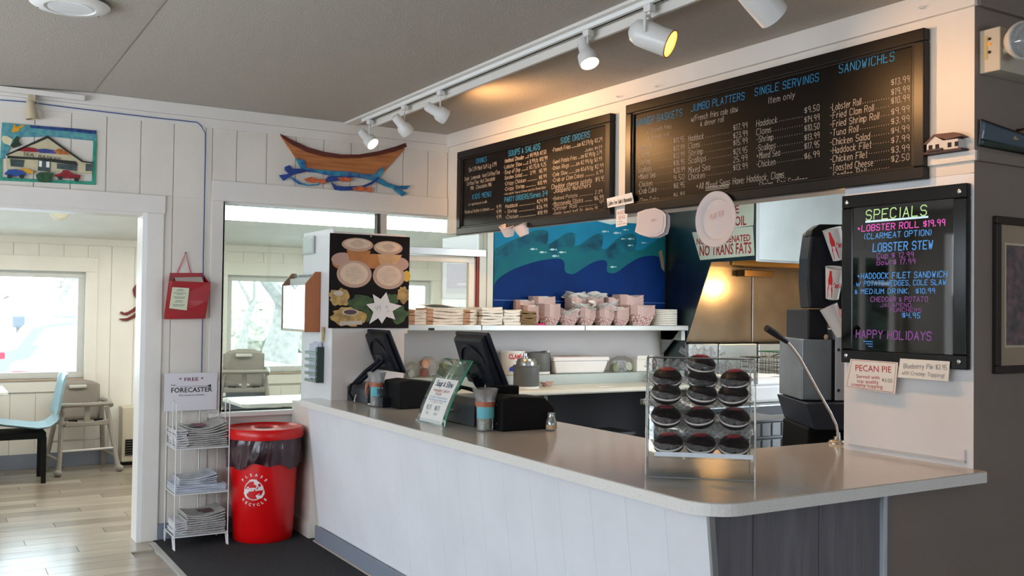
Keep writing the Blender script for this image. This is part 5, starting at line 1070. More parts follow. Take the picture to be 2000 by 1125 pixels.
# ================================================================== RECYCLING BIN
cx, cy = 1.838, 6.035
t = thing('recycling_bin', 'round red recycling bin with dark liner and dished red lid', 'bin', (cx, cy, 0))
MB().lathe([(.001, .004), (.172, .004), (.180, .012), (.184, .04), (.186, .045), (.208, .50), (.214, .60), (.216, .64), (.205, .64), (.17, .03), (.001, .02)], n=56).build('bin_body', RED, t, smooth=True)
PL = mat('plum_bin_liner', '#3a2228', .28, var=.3, vs=7, bump=.9, bs=9, coat=.3)
def liner(a, b):
    th = 2*PI*a; rr = .222+.012*math.sin(7*th+5*b)*b*.6+.006*math.sin(19*th+3*b)+.012*math.sin(PI*b); hem = .475+.018*math.sin(3*th+1)+.012*math.sin(8*th); return (rr*math.cos(th), rr*math.sin(th), .655-(.655-hem)*b)
MB().grid(liner, 110, 16).build('bin_liner', PL, t, smooth=True)
MB().lathe([(.232, .638), (.240, .640), (.243, .652), (.242, .690), (.232, .702), (.222, .700), (.214, .694), (.18, .690), (.11, .693), (.095, .698), (.085, .693), (.072, .684), (.072, .66)], n=56).build('lid', RED, t, smooth=True)
MB().lathe([(.073, .686), (.05, .680), (.001, .66)], n=28).build('lid_opening', BLACKM, t, smooth=True)
MB().prism([(-.235, .63), (-.255, .635), (-.258, .665), (-.235, .67)], -.02, .02, 'xz').build('lid_handle', RED, t, bevel=.003)
WD = mat('white_decal', '#e6dcdc', .5)
binb = [c for c in bpy.data.objects if c.parent == t and c.name.startswith('bin_body')][0]
def decal(mb, name, mt, zc=.335, dirx=(-.55, -.835)):
    """wrap a flat drawing (x right, z up) onto the bin wall facing the viewer's left"""
    a0 = math.atan2(dirx[1], dirx[0]); out = []
    for x, y_, z in mb.v:
        zz_ = zc+z; rr = .186+(zz_-.045)*(.022/.455)+.0012-y_; th = a0+x/rr; out.append((rr*math.cos(th), rr*math.sin(th), zz_))
    m2 = MB(); m2.add(out, mb.f); m2.build(name, mt, binb)
mb = MB()
for i, ch in enumerate('PLEASE'):
    a = math.radians(140-i*20); ftext(mb, ch, .087*math.cos(a), .087*math.sin(a), .016, 0, align='C', rot=a-PI/2, bold=.03)
for i, ch in enumerate('RECYCLE'):
    a = math.radians(222+i*16.5); ftext(mb, ch, .098*math.cos(a), .098*math.sin(a), .016, 0, align='C', rot=a+PI/2, bold=.03)
decal(mb, 'lettering', WD)
mb = MB()
for i in range(36):
    a, b = 2*PI*i/36, 2*PI*(i+1)/36; mb.add([(.056*math.cos(a), 0, .056*math.sin(a)), (.056*math.cos(b), 0, .056*math.sin(b)), (.061*math.cos(b), 0, .061*math.sin(b)), (.061*math.cos(a), 0, .061*math.sin(a))], [(0, 1, 2, 3)])
for k in range(3):
    c, s_ = math.cos(k*2*PI/3), math.sin(k*2*PI/3)
    q = [(-.035, .056), (-.012, .068), (.018, .066), (.03, .046), (.036, .05), (.022, .026), (-.002, .04), (.006, .044), (-.002, .054)]
    mb.add([(a*c-b*s_, 0, a*s_+b*c) for a, b in q], [tuple(range(len(q)-1, -1, -1))])
decal(mb, 'recycling_arrows', WD)
mb = MB(); stroke(mb, 'Coca-Cola', -.048, -.008, .026, .10, y=0, lw=.22, rise=.12, slant=.3); decal(mb, 'brand_lettering', WD)

# ================================================================== PORCH FURNITURE
HCP = mat('highchair_plastic', '#8d857c', .45, var=.04); HCP2 = mat('highchair_plastic_grey', '#777c80', .45)
def highchair(label, loc, rz, mt, legs=True, group=None):
    t = thing('high_chair', label, 'high chair', loc, rz, group)
    # side A-frames (left/right), chair faces -y
    for s in (-1, 1):
        fr = MB(); fr.tube([(s*.25, -.22, .0), (s*.235, -.19, .10), (s*.185, -.05, .55)], [.028, .020, .022], 8); fr.build('leg', mt, t, smooth=True)
        fr = MB(); fr.tube([(s*.25, .24, .0), (s*.235, .21, .10), (s*.185, .10, .55)], [.028, .020, .022], 8); fr.build('leg', mt, t, smooth=True)
        MB().ball((s*.252, -.225, .028), .034, .04, .028).build('foot', mt, t, smooth=True); MB().ball((s*.252, .245, .028), .034, .04, .028).build('foot', mt, t, smooth=True)
        MB().tube([(s*.20, -.12, .57), (s*.21, -.02, .60), (s*.20, .14, .60)], .022, 8).build('armrest', mt, t, smooth=True)
        MB().tube([(s*.235, -.19, .13), (s*.235, .20, .13)], .012, 6).build('side_rail', mt, t, smooth=True)
    MB().grid(lambda a, b: (-.185+.37*a+.0, .15+.02*b+.03*(1-(2*a-1)**2), .42+.36*b-(.05*(abs(2*a-1)**3) if b > .9 else 0)), 12, 8).build('backrest', mt, t, smooth=True, solid=.012)
    MB().box(-.075, .075, .165, .215, .705, .735).build('handle_slot', mat('slot_pale', '#c9c6be', .6), t, bevel=.008)
    MB().box(-.18, .18, -.12, .17, .40, .42).prism([(-.18, .40), (.18, .40), (.18, .45), (.03, .435), (-.03, .435), (-.18, .45)], -.135, -.12).build('seat', mt, t, bevel=.006)
    MB().prism([(-.025, .42), (.025, .42), (.02, .58), (-.02, .58)], -.13, -.105).build('crotch_post', mt, t, bevel=.004)
    MB().tube([(-.205, -.12, .585), (0, -.15, .585), (.205, -.12, .585)], .019, 8).build('front_bar', mt, t, smooth=True)
    for yy, z in ((-.165, .20), (.19, .245)): MB().tube([(-.22, yy, z), (.22, yy, z)], .010, 6).build('cross_bar', mat('bar_white', '#c6c2bc', .4), t, smooth=True)
    for s in (-.11, .1): MB().box(s-.03, s+.04, -.10, -.07, .435, .455).build('strap', BLACKM, t, bevel=.004)
    return t
highchair('taupe plastic high chair standing behind the light blue chair in the porch', (1.19, 9.21, 0), .14, HCP, group='high chairs in the porch')
hp = Vector((.2817, .998)).normalized()*9.15
x, y = at_z(1.0, 478, 700) if False else (2.50, 8.86)
highchair('grey plastic high chair stacked underneath, seen through the pass-through window', (x+.03, y, 0), -.25, HCP2, group='high chairs in the porch')
highchair('taupe plastic high chair stacked on top, seen through the pass-through window', (x, y+.0, .275), -.25, HCP, group='high chairs in the porch')
# blue shell chair (seen from the side, facing left)
ps = [(-12, 828), (10, 831), (40, 834), (70, 837), (92, 834), (108, 822), (116, 800), (121, 775), (126, 750), (132, 728)]
YC = 8.86; sp = [at_y(YC, *p) for p in ps]; ox = sp[3][0]
t = thing('shell_chair', 'pale blue moulded shell chair with black legs at the porch table', 'chair', (ox, YC, 0))
SH = mat('pale_blue_plastic', '#86aab6', .35, coat=.2)
def shl(a, b):
    f = b*(len(sp)-1); i = min(int(f), len(sp)-2); q = f-i; x = sp[i][0]*(1-q)+sp[i+1][0]*q; z = sp[i][1]*(1-q)+sp[i+1][1]*q
    e = (2*a-1); w_ = .235-.035*max(0, b-.5); lift = .03*e*e if b < .6 else 0; fwd = -.04*e*e if b > .6 else 0
    return (x-ox+fwd, e*w_, z+lift)
o_ = MB().grid(shl, 12, 27).build('seat_shell', SH, t, smooth=True, solid=.010, sub=1)
zl = sp[2][1]-.03
MB().box(-.36, .06, -.20, .20, zl-.05, zl).build('under_frame', BLACKM, t, bevel=.004)
for a in (.03, -.36):
    for b in (-.19, .17): MB().box(a, a+.035, b, b+.035, 0, zl-.04).build('leg', BLACKM, t, bevel=.003)
# table at left and table behind the pass-through
def table(label, x0, x1, y0, y1, h):
    t = thing('cafe_table', label, 'table', ((x0+x1)/2, (y0+y1)/2, 0)); a, b = (x1-x0)/2, (y1-y0)/2
    MB().prism([(-a, -b+.04), (-a+.04, -b), (a-.04, -b), (a, -b+.04), (a, b-.04), (a-.04, b), (-a+.04, b), (-a, b-.04)], h-.028, h, 'xy').build('table_top', WENAM, t, bevel=.006)
    MB().tube([(0, 0, .03), (0, 0, h-.028)], .035, 14).build('pedestal', BLACKM, t, smooth=True)
    MB().box(-.28, .28, -.03, .03, 0, .03).box(-.03, .03, -.28, .28, 0, .03).build('foot', BLACKM, t, bevel=.004)
tx = at_z(.75, 17, 766)
table('white table at the left edge of the doorway in front of the blue chair', tx[0]-1.1, tx[0], tx[1], tx[1]+.7, .75)
tq = at_z(.76, 467, 803); table('white table top just behind the pass-through window', 1.93, 2.75, 6.85, 7.45, .76)
# wall heater
t = thing('wall_heater', 'cream gas wall heater with black louvred foot beside the high chair', 'heater', (1.53, YB-.20, 0))
MB().box(0, .40, 0, .19, .03, .53).build('heater_case', mat('heater_cream', '#c3b9a4', .5), t, bevel=.012)
MB().box(.03, .37, -.004, .0, .09, .235).build('grille_recess', BLACKM, t)
for i in range(6): MB().box(.03, .37, -.012, -.003, .098+i*.023, .106+i*.023).build('louvre', mat('louvre_grey', '#4a4640', .5), t)
MB().box(.02, .38, .02, .17, 0, .03).build('base', BLACKM, t)
# ================================================================== OUTSIDE
g = MB().box(-40, 60, YB+.12, 90, -.42, -.4).build('ground_outside', mat('snowy_ground', '#c4c6c8', .9, var=.15, vs=.6), None); tag(g, 'pale car park ground outside the porch windows', 'ground'); g['kind'] = 'structure'
BARK = mat('pale_bark', '#7d7670', .9, var=.2, vs=8)
def tree(label, x, y, h, r, seed, lean=0, depth=6):
    rn = random.Random(seed); t = thing('bare_tree', label, 'tree', (x, y, -.4), 0, 'bare winter trees outside'); tr = MB(); br = MB()
    def grow(p, d, L, r0, k):
        q = [p]; rr = [r0]; n = 3
        for i in range(n): d = (d+Vector((rn.uniform(-.16, .16), rn.uniform(-.16, .16), rn.uniform(-.05, .12)))).normalized(); q.append(q[-1]+d*L/n); rr.append(r0*(1-.4*(i+1)/n))
        (tr if k == 0 else br).tube(q, rr, 7 if k < 2 else 4, cap=False)
        if k >= depth: return
        for i in range(3 if k < 3 else 2):
            a = rn.uniform(0, 6.28); s = rn.uniform(.45, .95); nd = (d*(1-s*.45)+Vector((math.cos(a), math.sin(a)*.7, rn.uniform(-.1, .35)))*s).normalized()
            grow(q[-1] if i else q[-1].lerp(q[-2], .4), nd, L*rn.uniform(.62, .8), rr[-1]*.72, k+1)
    grow(Vector((0, 0, 0)), Vector((lean, 0, 1)).normalized(), h*.24, r, 0)
    tr.build('trunk', BARK, t, smooth=True); br.build('branches', BARK, t, smooth=True, kind='stuff')
def tpos(px, z): d = ray(px, 590); return d.x*z, d.y*z
for (px, z, h, r, sd, ln, lb) in ((80, 27, 9, .22, 3, -.3, 'forked bare tree behind the parked cars, left of the two'), (116, 34, 10, .42, 11, .1, 'thick bare tree behind the parked cars'),
        (540, 23, 9, .5, 5, .12, 'thick bare tree seen through the pass-through window'), (475, 36, 9, .16, 8, .2, 'slender bare tree at the left of the far porch window')):
    x, y = tpos(px, z); tree(lb, x, y, h, r, sd, ln)
for i, (x, y, h) in enumerate(((-12, 8.5, 6), (-9, 12.5, 6.5), (-5.5, 16.5, 6.5), (-13.5, 15, 7), (-14.5, 3, 6.5), (-16, -3, 6))):
    t = thing('evergreen_tree', 'dark evergreen tree outside the left windows, mirrored in the specials board', 'tree', (x, y, -.4), 0, 'evergreens outside the left windows'); rn = random.Random(i+40)
    MB().tube([(0, 0, 0), (0, 0, h*.4)], .16, 8).build('trunk', BARK, t); mb = MB()
    for k in range(26):
        q = rn.random(); a = rn.uniform(0, 6.28); rr = (1-q)*h*.26+.2; mb.ball((rr*math.cos(a)*.8, rr*math.sin(a)*.8, h*(.14+.82*q)), rr*.7+.3, rr*.7+.3, .55, 9, 6, jit=.3)
    mb.build('foliage', mat('evergreen', '#2c3a2c', .9, var=.5, vs=3), t, kind='stuff')
hd = MB(); rn = random.Random(2)
x0, y0 = tpos(455, 40); x1, y1 = tpos(600, 40)
for i in range(46): hd.ball((x0+(x1-x0)*rn.random(), y0+(y1-y0)*rn.random()+rn.uniform(-1, 1), .1+rn.uniform(-.2, .9)), .7, .6, .6, 8, 6, jit=.25)
tag(hd.build('hedge', mat('winter_hedge', '#9a9384', .9, var=.3, vs=6)), 'brown winter hedge beyond the far porch window', 'hedge')['kind'] = 'stuff'
def car(label, x, y, col, L=4.3, rz=0, sc_=1.0):
    t = thing('parked_car', label, 'car', (x, y, -.4), rz, 'cars parked outside the porch'); k = sc_
    body = [(0, .35), (.02, .75), (.10, .95), (.35, 1.0), (.62, 1.38), (1.2, 1.50), (2.2, 1.48), (3.0, 1.05), (4.0, .92), (4.25, .75), (4.3, .35), (3.9, .25), (.3, .25)]
    MB().prism([(a*k, b*k) for a, b in body], -.85, .85).build('car_body', mat('car_'+col, col, .25, coat=.8), t, bevel=.05)
    GL = mat('car_glass', '#8c9fb5', .08)
    for q in ([(.60, 1.02), (.82, 1.34), (1.35, 1.40), (1.38, 1.04)], [(1.46, 1.04), (1.45, 1.41), (2.15, 1.40), (2.75, 1.06)]):
        for s in (-1, 1): MB().prism([(a*k, b*k) for a, b in q], s*.855-.004, s*.855+.004).build('side_window', GL, t)
    for a in (.85, 3.4):
        for s in (-1, 1): MB().lathe([(.001, -.1), (.2, -.1), (.31, -.09), (.33, 0), (.31, .09), (.2, .1), (.001, .1)], (a*k, s*.78, .33), 24, (0, 1, 0)).build('wheel', BLACKM, t, smooth=True)
    MB().box(-.01, .22, -.86, -.6, .78*k, .92*k).build('tail_light', mat('tail_red', '#c02030', .3), t, bevel=.03)
x, y = tpos(12, 14.6); car('pale silver car nearest the porch window', x, y-.6, '#b8c3d4')
x, y = tpos(28, 18.5); car('darker blue-roofed car behind the silver one', x-.4, y, '#7888a8', sc_=1.05)
for px, z in ((36, 24), (116, 24), (136, 25)):
    x, y = tpos(px, z); t = thing('mailbox', 'mailbox on a post across the car park, '+{36: 'the left one', 116: 'the middle one', 136: 'the right one'}[px], 'mailbox', (x, y, -.4), 0, 'mailboxes across the car park')
    MB().box(-.04, .04, -.04, .04, 0, 1.25).build('post', BARK, t); MB().box(-.14, .14, -.25, .25, 1.25, 1.55).build('box', mat('mail_grey', '#5b6068', .5), t, bevel=.05)
# ================================================================== BACK OF THE KITCHEN: mural, shelf, back counter
YM = YF-.02
mu = thing('ocean_mural', 'painted wall mural of teal and dark blue waves with small white fish', 'mural', (3.63, YM, 1.35)); f = rel(mu)
Mr = 5.29-3.63
def mc(a, b): return (780+a/2.445, 400+b/2.445)
def mz(pts): 
    o_ = []
    for a, b in pts:
        x, z = f(*mc(a, b)); o_.append((min(max(x, 0), Mr), min(max(z, 0), .83)))
    return o_
def mz_s(pts): return [(min(max(x, 0), Mr), min(max(z, 0), .83)) for x, z in smooth(mz(pts))]
MB().box(0, Mr, -.004, .018, 0, .83).build('sky_blue_ground', mat('mural_sky', '#0a6c8c', .6, spec=.15, var=.12, vs=3), mu)
MB().prism(mz_s([(430, 240), (480, 200), (560, 160), (640, 125), (690, 120), (712, 140), (700, 180), (720, 185), (760, 160), (800, 135), (838, 140), (830, 190), (860, 190), (905, 160), (945, 138), (972, 150), (960, 200), (985, 210), (1030, 170), (1080, 140), (1120, 140), (1132, 170), (1122, 210), (1160, 215), (1210, 180), (1270, 170), (1270, 420), (430, 500)]), -.0055, -.004).build('teal_wave', mat('mural_teal', '#085e62', .6, spec=.15, var=.25, vs=4, col2='#0a5262'), mu)
for pts in ([(432, 250), (560, 165), (690, 122), (708, 150), (698, 190), (650, 180), (560, 215), (480, 270), (432, 350)], [(712, 195), (800, 140), (836, 142), (828, 200), (780, 200), (740, 240)], [(858, 200), (940, 142), (968, 155), (958, 215), (910, 215), (870, 240)], [(985, 220), (1080, 145), (1128, 150), (1120, 215), (1060, 230), (1010, 260)]):
    MB().prism(mz_s(pts), -.0066, -.0055).build('wave_shading', mat('mural_deep_teal', '#06384a', .6, spec=.15, var=.3, vs=7, col2='#0b6070'), mu)
MB().prism(mz_s([(430, 385), (520, 320), (620, 280), (700, 262), (760, 258), (785, 275), (790, 320), (830, 330), (880, 300), (930, 272), (975, 265), (990, 280), (990, 320), (1030, 325), (1080, 290), (1140, 255), (1200, 243), (1245, 255), (1262, 300), (1262, 520), (430, 520)]), -.008, -.0066).build('dark_blue_wave', mat('mural_navy', '#01255c', .6, spec=.1, var=.15, vs=4), mu)
def mfish(cx, cy, s):
    MB().prism(mz([(cx-s, cy), (cx-s*.4, cy+s*.28), (cx+s*.3, cy+s*.15), (cx+s*.5, cy), (cx+s, cy+s*.28), (cx+s*.85, cy), (cx+s, cy-s*.28), (cx+s*.5, cy), (cx+s*.3, cy-s*.2), (cx-s*.4, cy-s*.3)]), -.0085, -.0080).build('white_fish', mat('mural_fish', '#8fb9bc', .6), mu)
for q in ((638, 212, 18), (682, 227, 18), (732, 214, 18), (775, 227, 18), (742, 245, 18), (980, 128, 18), (1037, 135, 20), (1078, 120, 14), (1066, 163, 12), (1102, 163, 16), (1100, 194, 14), (1165, 182, 14), (1018, 297, 16)): mfish(*q)
MB().prism(mz([(950, 80), (1010, 95), (1060, 85), (1130, 90), (1150, 78), (1150, 30), (940, 30)]), -.0065, -.005).build('white_cloud', mat('mural_cloud', '#a9c4c2', .6), mu)
MB().box(0, Mr, -.0086, -.0080, .175, .180).build('panel_seam', mat('seam_grey', '#4a66a0', .7), mu)
MB().prism(mz([(1235, 225), (1250, 215), (1258, 260), (1262, 320), (1248, 300)]), -.009, -.008).build('worn_patch', mat('worn_tan', '#7a6a58', .8), mu)
# panel wall beneath the mural
kp = thing('wall_panel', 'off-white washable wall panel behind the kitchen back counter', 'wall panel', (2.66, YM, .90)); kp['kind'] = 'structure'
del kp['category']; del kp['label']
KP = mat('kitchen_panel', '#b7b1aa', .45, bump=.05, bs=30)
for a, b in ((0, .93), (.934, 2.63)): MB().box(a, b, 0, .02, 0, .44).build('panel', KP, kp)
# ---------------------------------------------------------------- steel shelf
SHZ = 1.345
sh = thing('long_steel_shelf', 'long grey steel shelf under the ocean mural', 'shelf', (2.65, 5.99, SHZ))
SHM = mat('shelf_steel', '#a7aaa4', .35, metal=.5, var=.08)
segs = [0, .72, 1.62, 2.65]
for a, b in zip(segs, segs[1:]): MB().box(a+.002, b-.002, 0, .275, -.018, 0).box(a+.002, b-.002, -.012, 0, -.040, 0).build('shelf_plank', SHM, sh, bevel=.003)
MB().box(2.60, 2.64, .02, .275, -.12, -.018).prism([(.02, -.018), (.275, -.018), (.275, -.25)], 2.6, 2.62, 'yz').build('bracket', SHM, sh)
lc = MB().box(.0, .14, -.016, -.0125, -.058, -.0).build('tape_strip', mat('masking_tape', '#c8c0b0', .7), sh); MB().box(.30, .345, -.0145, -.0125, -.037, -.021).build('black_label', INK, sh)
# ---------------------------------------------------------------- back counter and ledge
bc = thing('back_counter', 'pale worktop with rounded steel edge along the kitchen back wall', 'counter', (2.66, 5.63, 0))
WT = mat('worktop_pale', '#c2bfae', .3, var=.04)
MB().box(0, 2.63, 0, .38, .862, .90).build('worktop', WT, bc, bevel=.012)
MB().box(0, 2.63, .38, .64, .862, .978).build('ledge', mat('ledge_greygreen', '#8c938a', .4, metal=.3), bc, bevel=.004)
MB().box(.1, 2.55, .60, .64, 0, .862).build('shade_panel', mat('under_counter_shade', '#1c1c1d', .8), bc)  # dark sheet standing in for the shade under the worktop
for a in (.05, 1.05, 2.0, 2.55): MB().box(a, a+.03, .05, .08, 0, .862).build('leg', mat('grey_leg', '#5d6060', .5), bc)
MB().box(.1, 2.5, .1, .55, .25, .28).build('lower_shelf', mat('dark_shelf', '#39393a', .6), bc)
for x, wd, hh, cc in ((.35, .3, .22, '#2b2c2e'), (.75, .25, .30, '#23262a'), (1.15, .38, .2, '#303134'), (1.65, .3, .26, '#28292b')):
    b = thing('storage_crate', 'dark storage crate under the back counter, '+{.35: 'leftmost', .75: 'second from left', 1.15: 'third from left, low and wide', 1.65: 'rightmost'}[x], 'crate', (2.66+x, 5.80, .281), 0, 'crates under the back counter')
    MB().box(0, wd, 0, .3, 0, hh).build('crate_body', mat('crate'+cc, cc, .6), b, bevel=.01); MB().box(-.008, wd+.008, -.008, .308, hh-.02, hh+.004).build('crate_lid', mat('crate_lid', '#38393b', .6), b, bevel=.004)
# ---------------------------------------------------------------- things on the shelf
def onshelf(px): return at_z(SHZ, px, 632) if False else at_y(6.08, px, 620)
def X_(px, Y=6.08): return at_y(Y, px, 615)[0]
KRAFT = mat('kraft_white_paper', '#cbc2b4', .8, var=.12, vs=14); NAP = mat('napkin_white', '#d5d2c6', .85, var=.05); KRB = mat('kraft_brown', '#6b5636', .85, var=.1, vs=20); FOLD = mat('kraft_fold', '#a67c5a', .85, var=.2, vs=18)
def pile(name, label, cat, px0, px1, n, h, mt, Y=6.07, dep=.19, wob=.006, grp='paper piles on the steel shelf', endm=None):
    x0, x1 = X_(px0, Y), X_(px1, Y); t = thing(name, label, cat, (x0, Y-.06, SHZ+.001), 0, grp); W_ = x1-x0
    for i in range(n):
        rn = random.Random(i+int(px0)); ph = rn.uniform(0, 6); a = rn.uniform(-.006, .006); z = h*i
        mb = MB()
        def fn(u, v, top): return (u*W_*(1-.03*rn0)+a, v*dep, z+(h*.9 if top else 0)+wob*math.sin(u*5+ph)*(.5+.5*math.sin(v*3+ph)))
        rn0 = rn.random(); nu = 6
        lo = [fn(u/nu, v, False) for v in (0, 1) for u in range(nu+1)]; hi = [fn(u/nu, v, True) for v in (0, 1) for u in range(nu+1)]
        k = nu+1; vs = lo+hi; fs = []
        for u in range(nu):
            fs += [(u, u+1, 2*k+u+1, 2*k+u), (k+u+1, k+u, 3*k+u, 3*k+u+1), (2*k+u, 2*k+u+1, 3*k+u+1, 3*k+u), (u+1, u, k+u, k+u+1)]
        fs += [(0, 2*k, 3*k, k), (nu, k+nu, 3*k+nu, 2*k+nu)]
        mb.add(vs, fs); mb.build('sheet_bundle', mt, t)
        if endm: MB().box(-.004, .05, -.004, dep*.9, z+.001, z+h*.85).build('folded_end', endm, t, bevel=.004)
    return t
pile('paper_bag_pile', 'left pile of white paper bags with brown folded ends on the shelf by the poster', 'paper bags', 790, 826, 5, .021, KRAFT, endm=FOLD)
pile('paper_bag_pile', 'wide pile of white paper bags on the shelf under the serving hatch', 'paper bags', 826, 898, 5, .023, KRAFT, endm=FOLD)
pile('paper_bag_pile', 'pile of white paper bags with brown end next to the napkins', 'paper bags', 898, 926, 5, .022, KRAFT, endm=FOLD)
pile('napkin_pile', 'pile of cream folded napkins hanging over the shelf edge', 'napkins', 933, 974, 6, .021, NAP, Y=6.03)
pile('napkin_pile', 'pile of white crumpled napkins beside the brown ones', 'napkins', 976, 1009, 5, .022, NAP, Y=6.06)
pile('napkin_pile', 'pile of brown kraft napkins in front of the paper trays', 'napkins', 1010, 1040, 6, .017, KRB, Y=6.05)
op = thing('paper_sheet', 'loose white sheet lying on the paper bag pile', 'paper', (X_(822), 6.05, SHZ+.121)); MB().grid(lambda a, b: (a*.27, b*.15, .01+.012*math.sin(a*4+b*2)), 8, 3).build('sheet', PAPER, op, smooth=True)
GING = gingham('red_check_paper', '#d2c2ba', '#a8716a', 90); GING2 = mat('faded_tray_pink', '#c9aea6', .8, var=.06, vs=30); LINER = mat('tray_liner_white', '#d2d1cb', .8, var=.04)
def tray(mt):
    w0, w1, d0, d1, h = .085, .135, .06, .10, .048; c = .02
    def ring(w, d, z, c, dip=0):
        a, b = w/2, d/2; return [(-a+c, -b, z), (0, -b, z-dip), (a-c, -b, z), (a, -b+c, z), (a, b-c, z), (a-c, b, z), (0, b, z-dip), (-a+c, b, z), (-a, b-c, z), (-a, -b+c, z)]
    vs = ring(w0, d0, 0, .012)+ring(w1, d1, h, .022, .014); n = 10
    mb = MB(); mb.add(vs, [tuple(range(n-1, -1, -1))]+[(i, (i+1) % n, (i+1) % n+n, i+n) for i in range(n)])
    return mb
TP = {}
def tray_stack(label, px, wpx, toppx, Y, liner=False, base=632, mt=GING):
    x = X_(px, Y); sc = (X_(px+wpx/2, Y)-X_(px-wpx/2, Y))/.142
    zt = at_y(Y, px, toppx)[1]-SHZ; t = thing('paper_tray_stack', label, 'paper trays', (x, Y, SHZ+.001), random.uniform(-.25, .25), 'stacks of checkered food trays on the shelf')
    h1 = .046*sc; n = max(2, min(12, int((zt-h1)/.011)+1)); stp = (zt-h1)/(n-1) if n > 1 else 0
    for i in range(n):
        k = ('a' if i == 0 else 'b')
        mtt = mt if i == 0 else GING2
        if (mtt.name) not in TP: TP[mtt.name] = tray(mtt).build('tray', mtt, t, solid=.0015); o_ = TP[mtt.name]
        else: o_ = TP[mtt.name].copy(); C.objects.link(o_); o_.parent = t
        o_.name = 'tray'; o_.location = (random.uniform(-.001, .001), random.uniform(-.001, .001), stp*i); o_.scale = (sc, sc, sc)
    if liner:
        rn = random.Random(int(px)); ph = rn.uniform(0, 6)
        for j in range(2 if liner < 2 else 3):
            def ln(a, b): th = 2*PI*a; rr = (.015+.05*b+.012*math.sin(4*th+ph+j)*b)*sc; return (rr*1.35*math.cos(th), rr*math.sin(th), zt-.028+.05*b+.022*math.sin(2*th+ph+j*2)*b+(j-1)*.012-(.03*j if liner > 1 else 0))
            MB().grid(ln, 22, 4).build('paper_liner', LINER, t)
    else:
        MB().add([(-.055*sc, -.03*sc, zt-.022), (.055*sc, -.03*sc, zt-.022), (.055*sc, .045*sc, zt+.007), (-.055*sc, .045*sc, zt+.004)], [(0, 1, 2, 3)]).build('paper_liner', LINER, t)
    return t
YB1, YB2 = 6.20, 6.07
ll = 'checked paper tray stack on the shelf, '
tray_stack(ll+'back row, leftmost', 1023, 35, 587, YB1); tray_stack(ll+'back row, second from left', 1058, 44, 580, YB1)
tray_stack(ll+'back row, with white liner points at the middle', 1124, 38, 580, YB1, 1); tray_stack(ll+'back row, with ruffled liner right of the middle', 1157, 38, 580, YB1, 1)
tray_stack(ll+'back row, small one right of the liners', 1194, 30, 582, YB1); tray_stack(ll+'back row, tall one at the right', 1226, 50, 577, YB1)
tray_stack(ll+'front row, leftmost behind the brown napkins', 1036, 32, 597, YB2+.04); tray_stack(ll+'front row, second from left', 1072, 40, 594, YB2)
tray_stack(ll+'front row, heaped with crumpled white liners', 1108, 36, 606, YB2, 2); tray_stack(ll+'front row, middle one with crinkled film', 1142, 38, 601, YB2, 1)
tray_stack(ll+'front row, tallest, overflowing with liners', 1178, 38, 595, YB2, 2); tray_stack(ll+'front row, small plain one', 1210, 30, 601, YB2)
tray_stack(ll+'front row, wide one next to the white plates', 1248, 50, 597, YB2)
t = thing('foam_plate_stack', 'stack of white oval foam plates at the right end of the shelf', 'plates', (X_(1298), 6.10, SHZ+.001)); 
for i in range(9): MB().prism([(x_*1.28, y_) for x_, y_ in ell(0, 0, .095, .105, 26)], i*.0145, i*.0145+.0125, 'xy').build('plate', mat('foam_plate', '#cfccc0', .6), t, bevel=.003)
t = thing('pink_pen', 'bright pink pen lying on the front of the steel shelf', 'pen', (X_(1044, 6.0), 6.0, SHZ+.006)); MB().tube([(0, 0, 0), (.10, .006, 0)], .005, 8).build('barrel', mat('hot_pink', '#d81f74', .4), t, smooth=True); MB().tube([(.10, .006, 0), (.112, .007, 0)], [.004, .001], 8).build('tip', INK, t, smooth=True)
# ---------------------------------------------------------------- things on the ledge and the worktop
LZ = .979
def XL(px, Y=6.13): return at_y(Y, px, 700)[0]
def cups_bag(label, px0, px1, py0, col, col2, n, seed, big=False):
    x0, x1 = XL(px0), XL(px1); zt = at_y(6.13, px0, py0)[1]-LZ; t = thing('bag_of_portion_cups', label, 'bag', ((x0+x1)/2, 6.13, LZ), 0, 'bags of portion cups on the ledge'); W_ = x1-x0
    rn = random.Random(seed); cl = clear('bag_film', '#f6f6f2', .05, .12, .05, bump=.8, bs=30, edge=.5)
    m1, m2 = mat('cup'+col, col, .4, var=.2, vs=30), mat('lid'+col2, col2, .4); r = .034 if big else .028; row = 0; z = r
    protos = {}
    while z < zt-.01:
        k = max(1, int(W_/(2*r))); 
        for i in range(k):
            x = -W_/2+r+(W_-2*r)*(i/(max(1, k-1)))+rn.uniform(-.004, .004); yy = rn.uniform(-.03, .0)
            c = MB().lathe([(.001, -.02), (r*.7, -.02), (r*.95, .018), (r, .02), (r, .026), (r*.8, .024), (.001, .024)], (0, 0, 0), 14, (rn.uniform(-.3, .3), -1, rn.uniform(-.2, .4))).build('portion_cup', [m1, m2][(i+row) % 2], t, smooth=True); c.location = (x, yy, z)
        z += r*1.75; row += 1
    def fn(a, b): th = 2*PI*a; rr = (1-.75*max(0, b-.75)*4*.9)*(1+.05*math.sin(7*th)); return (W_*.52*rr*math.cos(th), .055*rr*math.sin(th)-.012, b*(zt+.02))
    MB().grid(fn, 28, 10).build('bag', cl, t, smooth=True)
cups_bag('clear bag of grey and white portion cups on the ledge beside the poster cabinet', 793, 814, 712, '#9a9c9a', '#b9bab6', 3, 1)
cups_bag('clear bag of orange-red sauce cups on the ledge', 818, 850, 702, '#8a3a20', '#c08a6a', 3, 2, True)
cups_bag('clear bag of yellow sauce cups behind the second monitor', 856, 886, 704, '#9a7a20', '#b8a060', 3, 3)
cups_bag('clear bag of pale green cups between the monitor and the clam bucket', 958, 972, 708, '#8a9470', '#b0b49a', 3, 4)
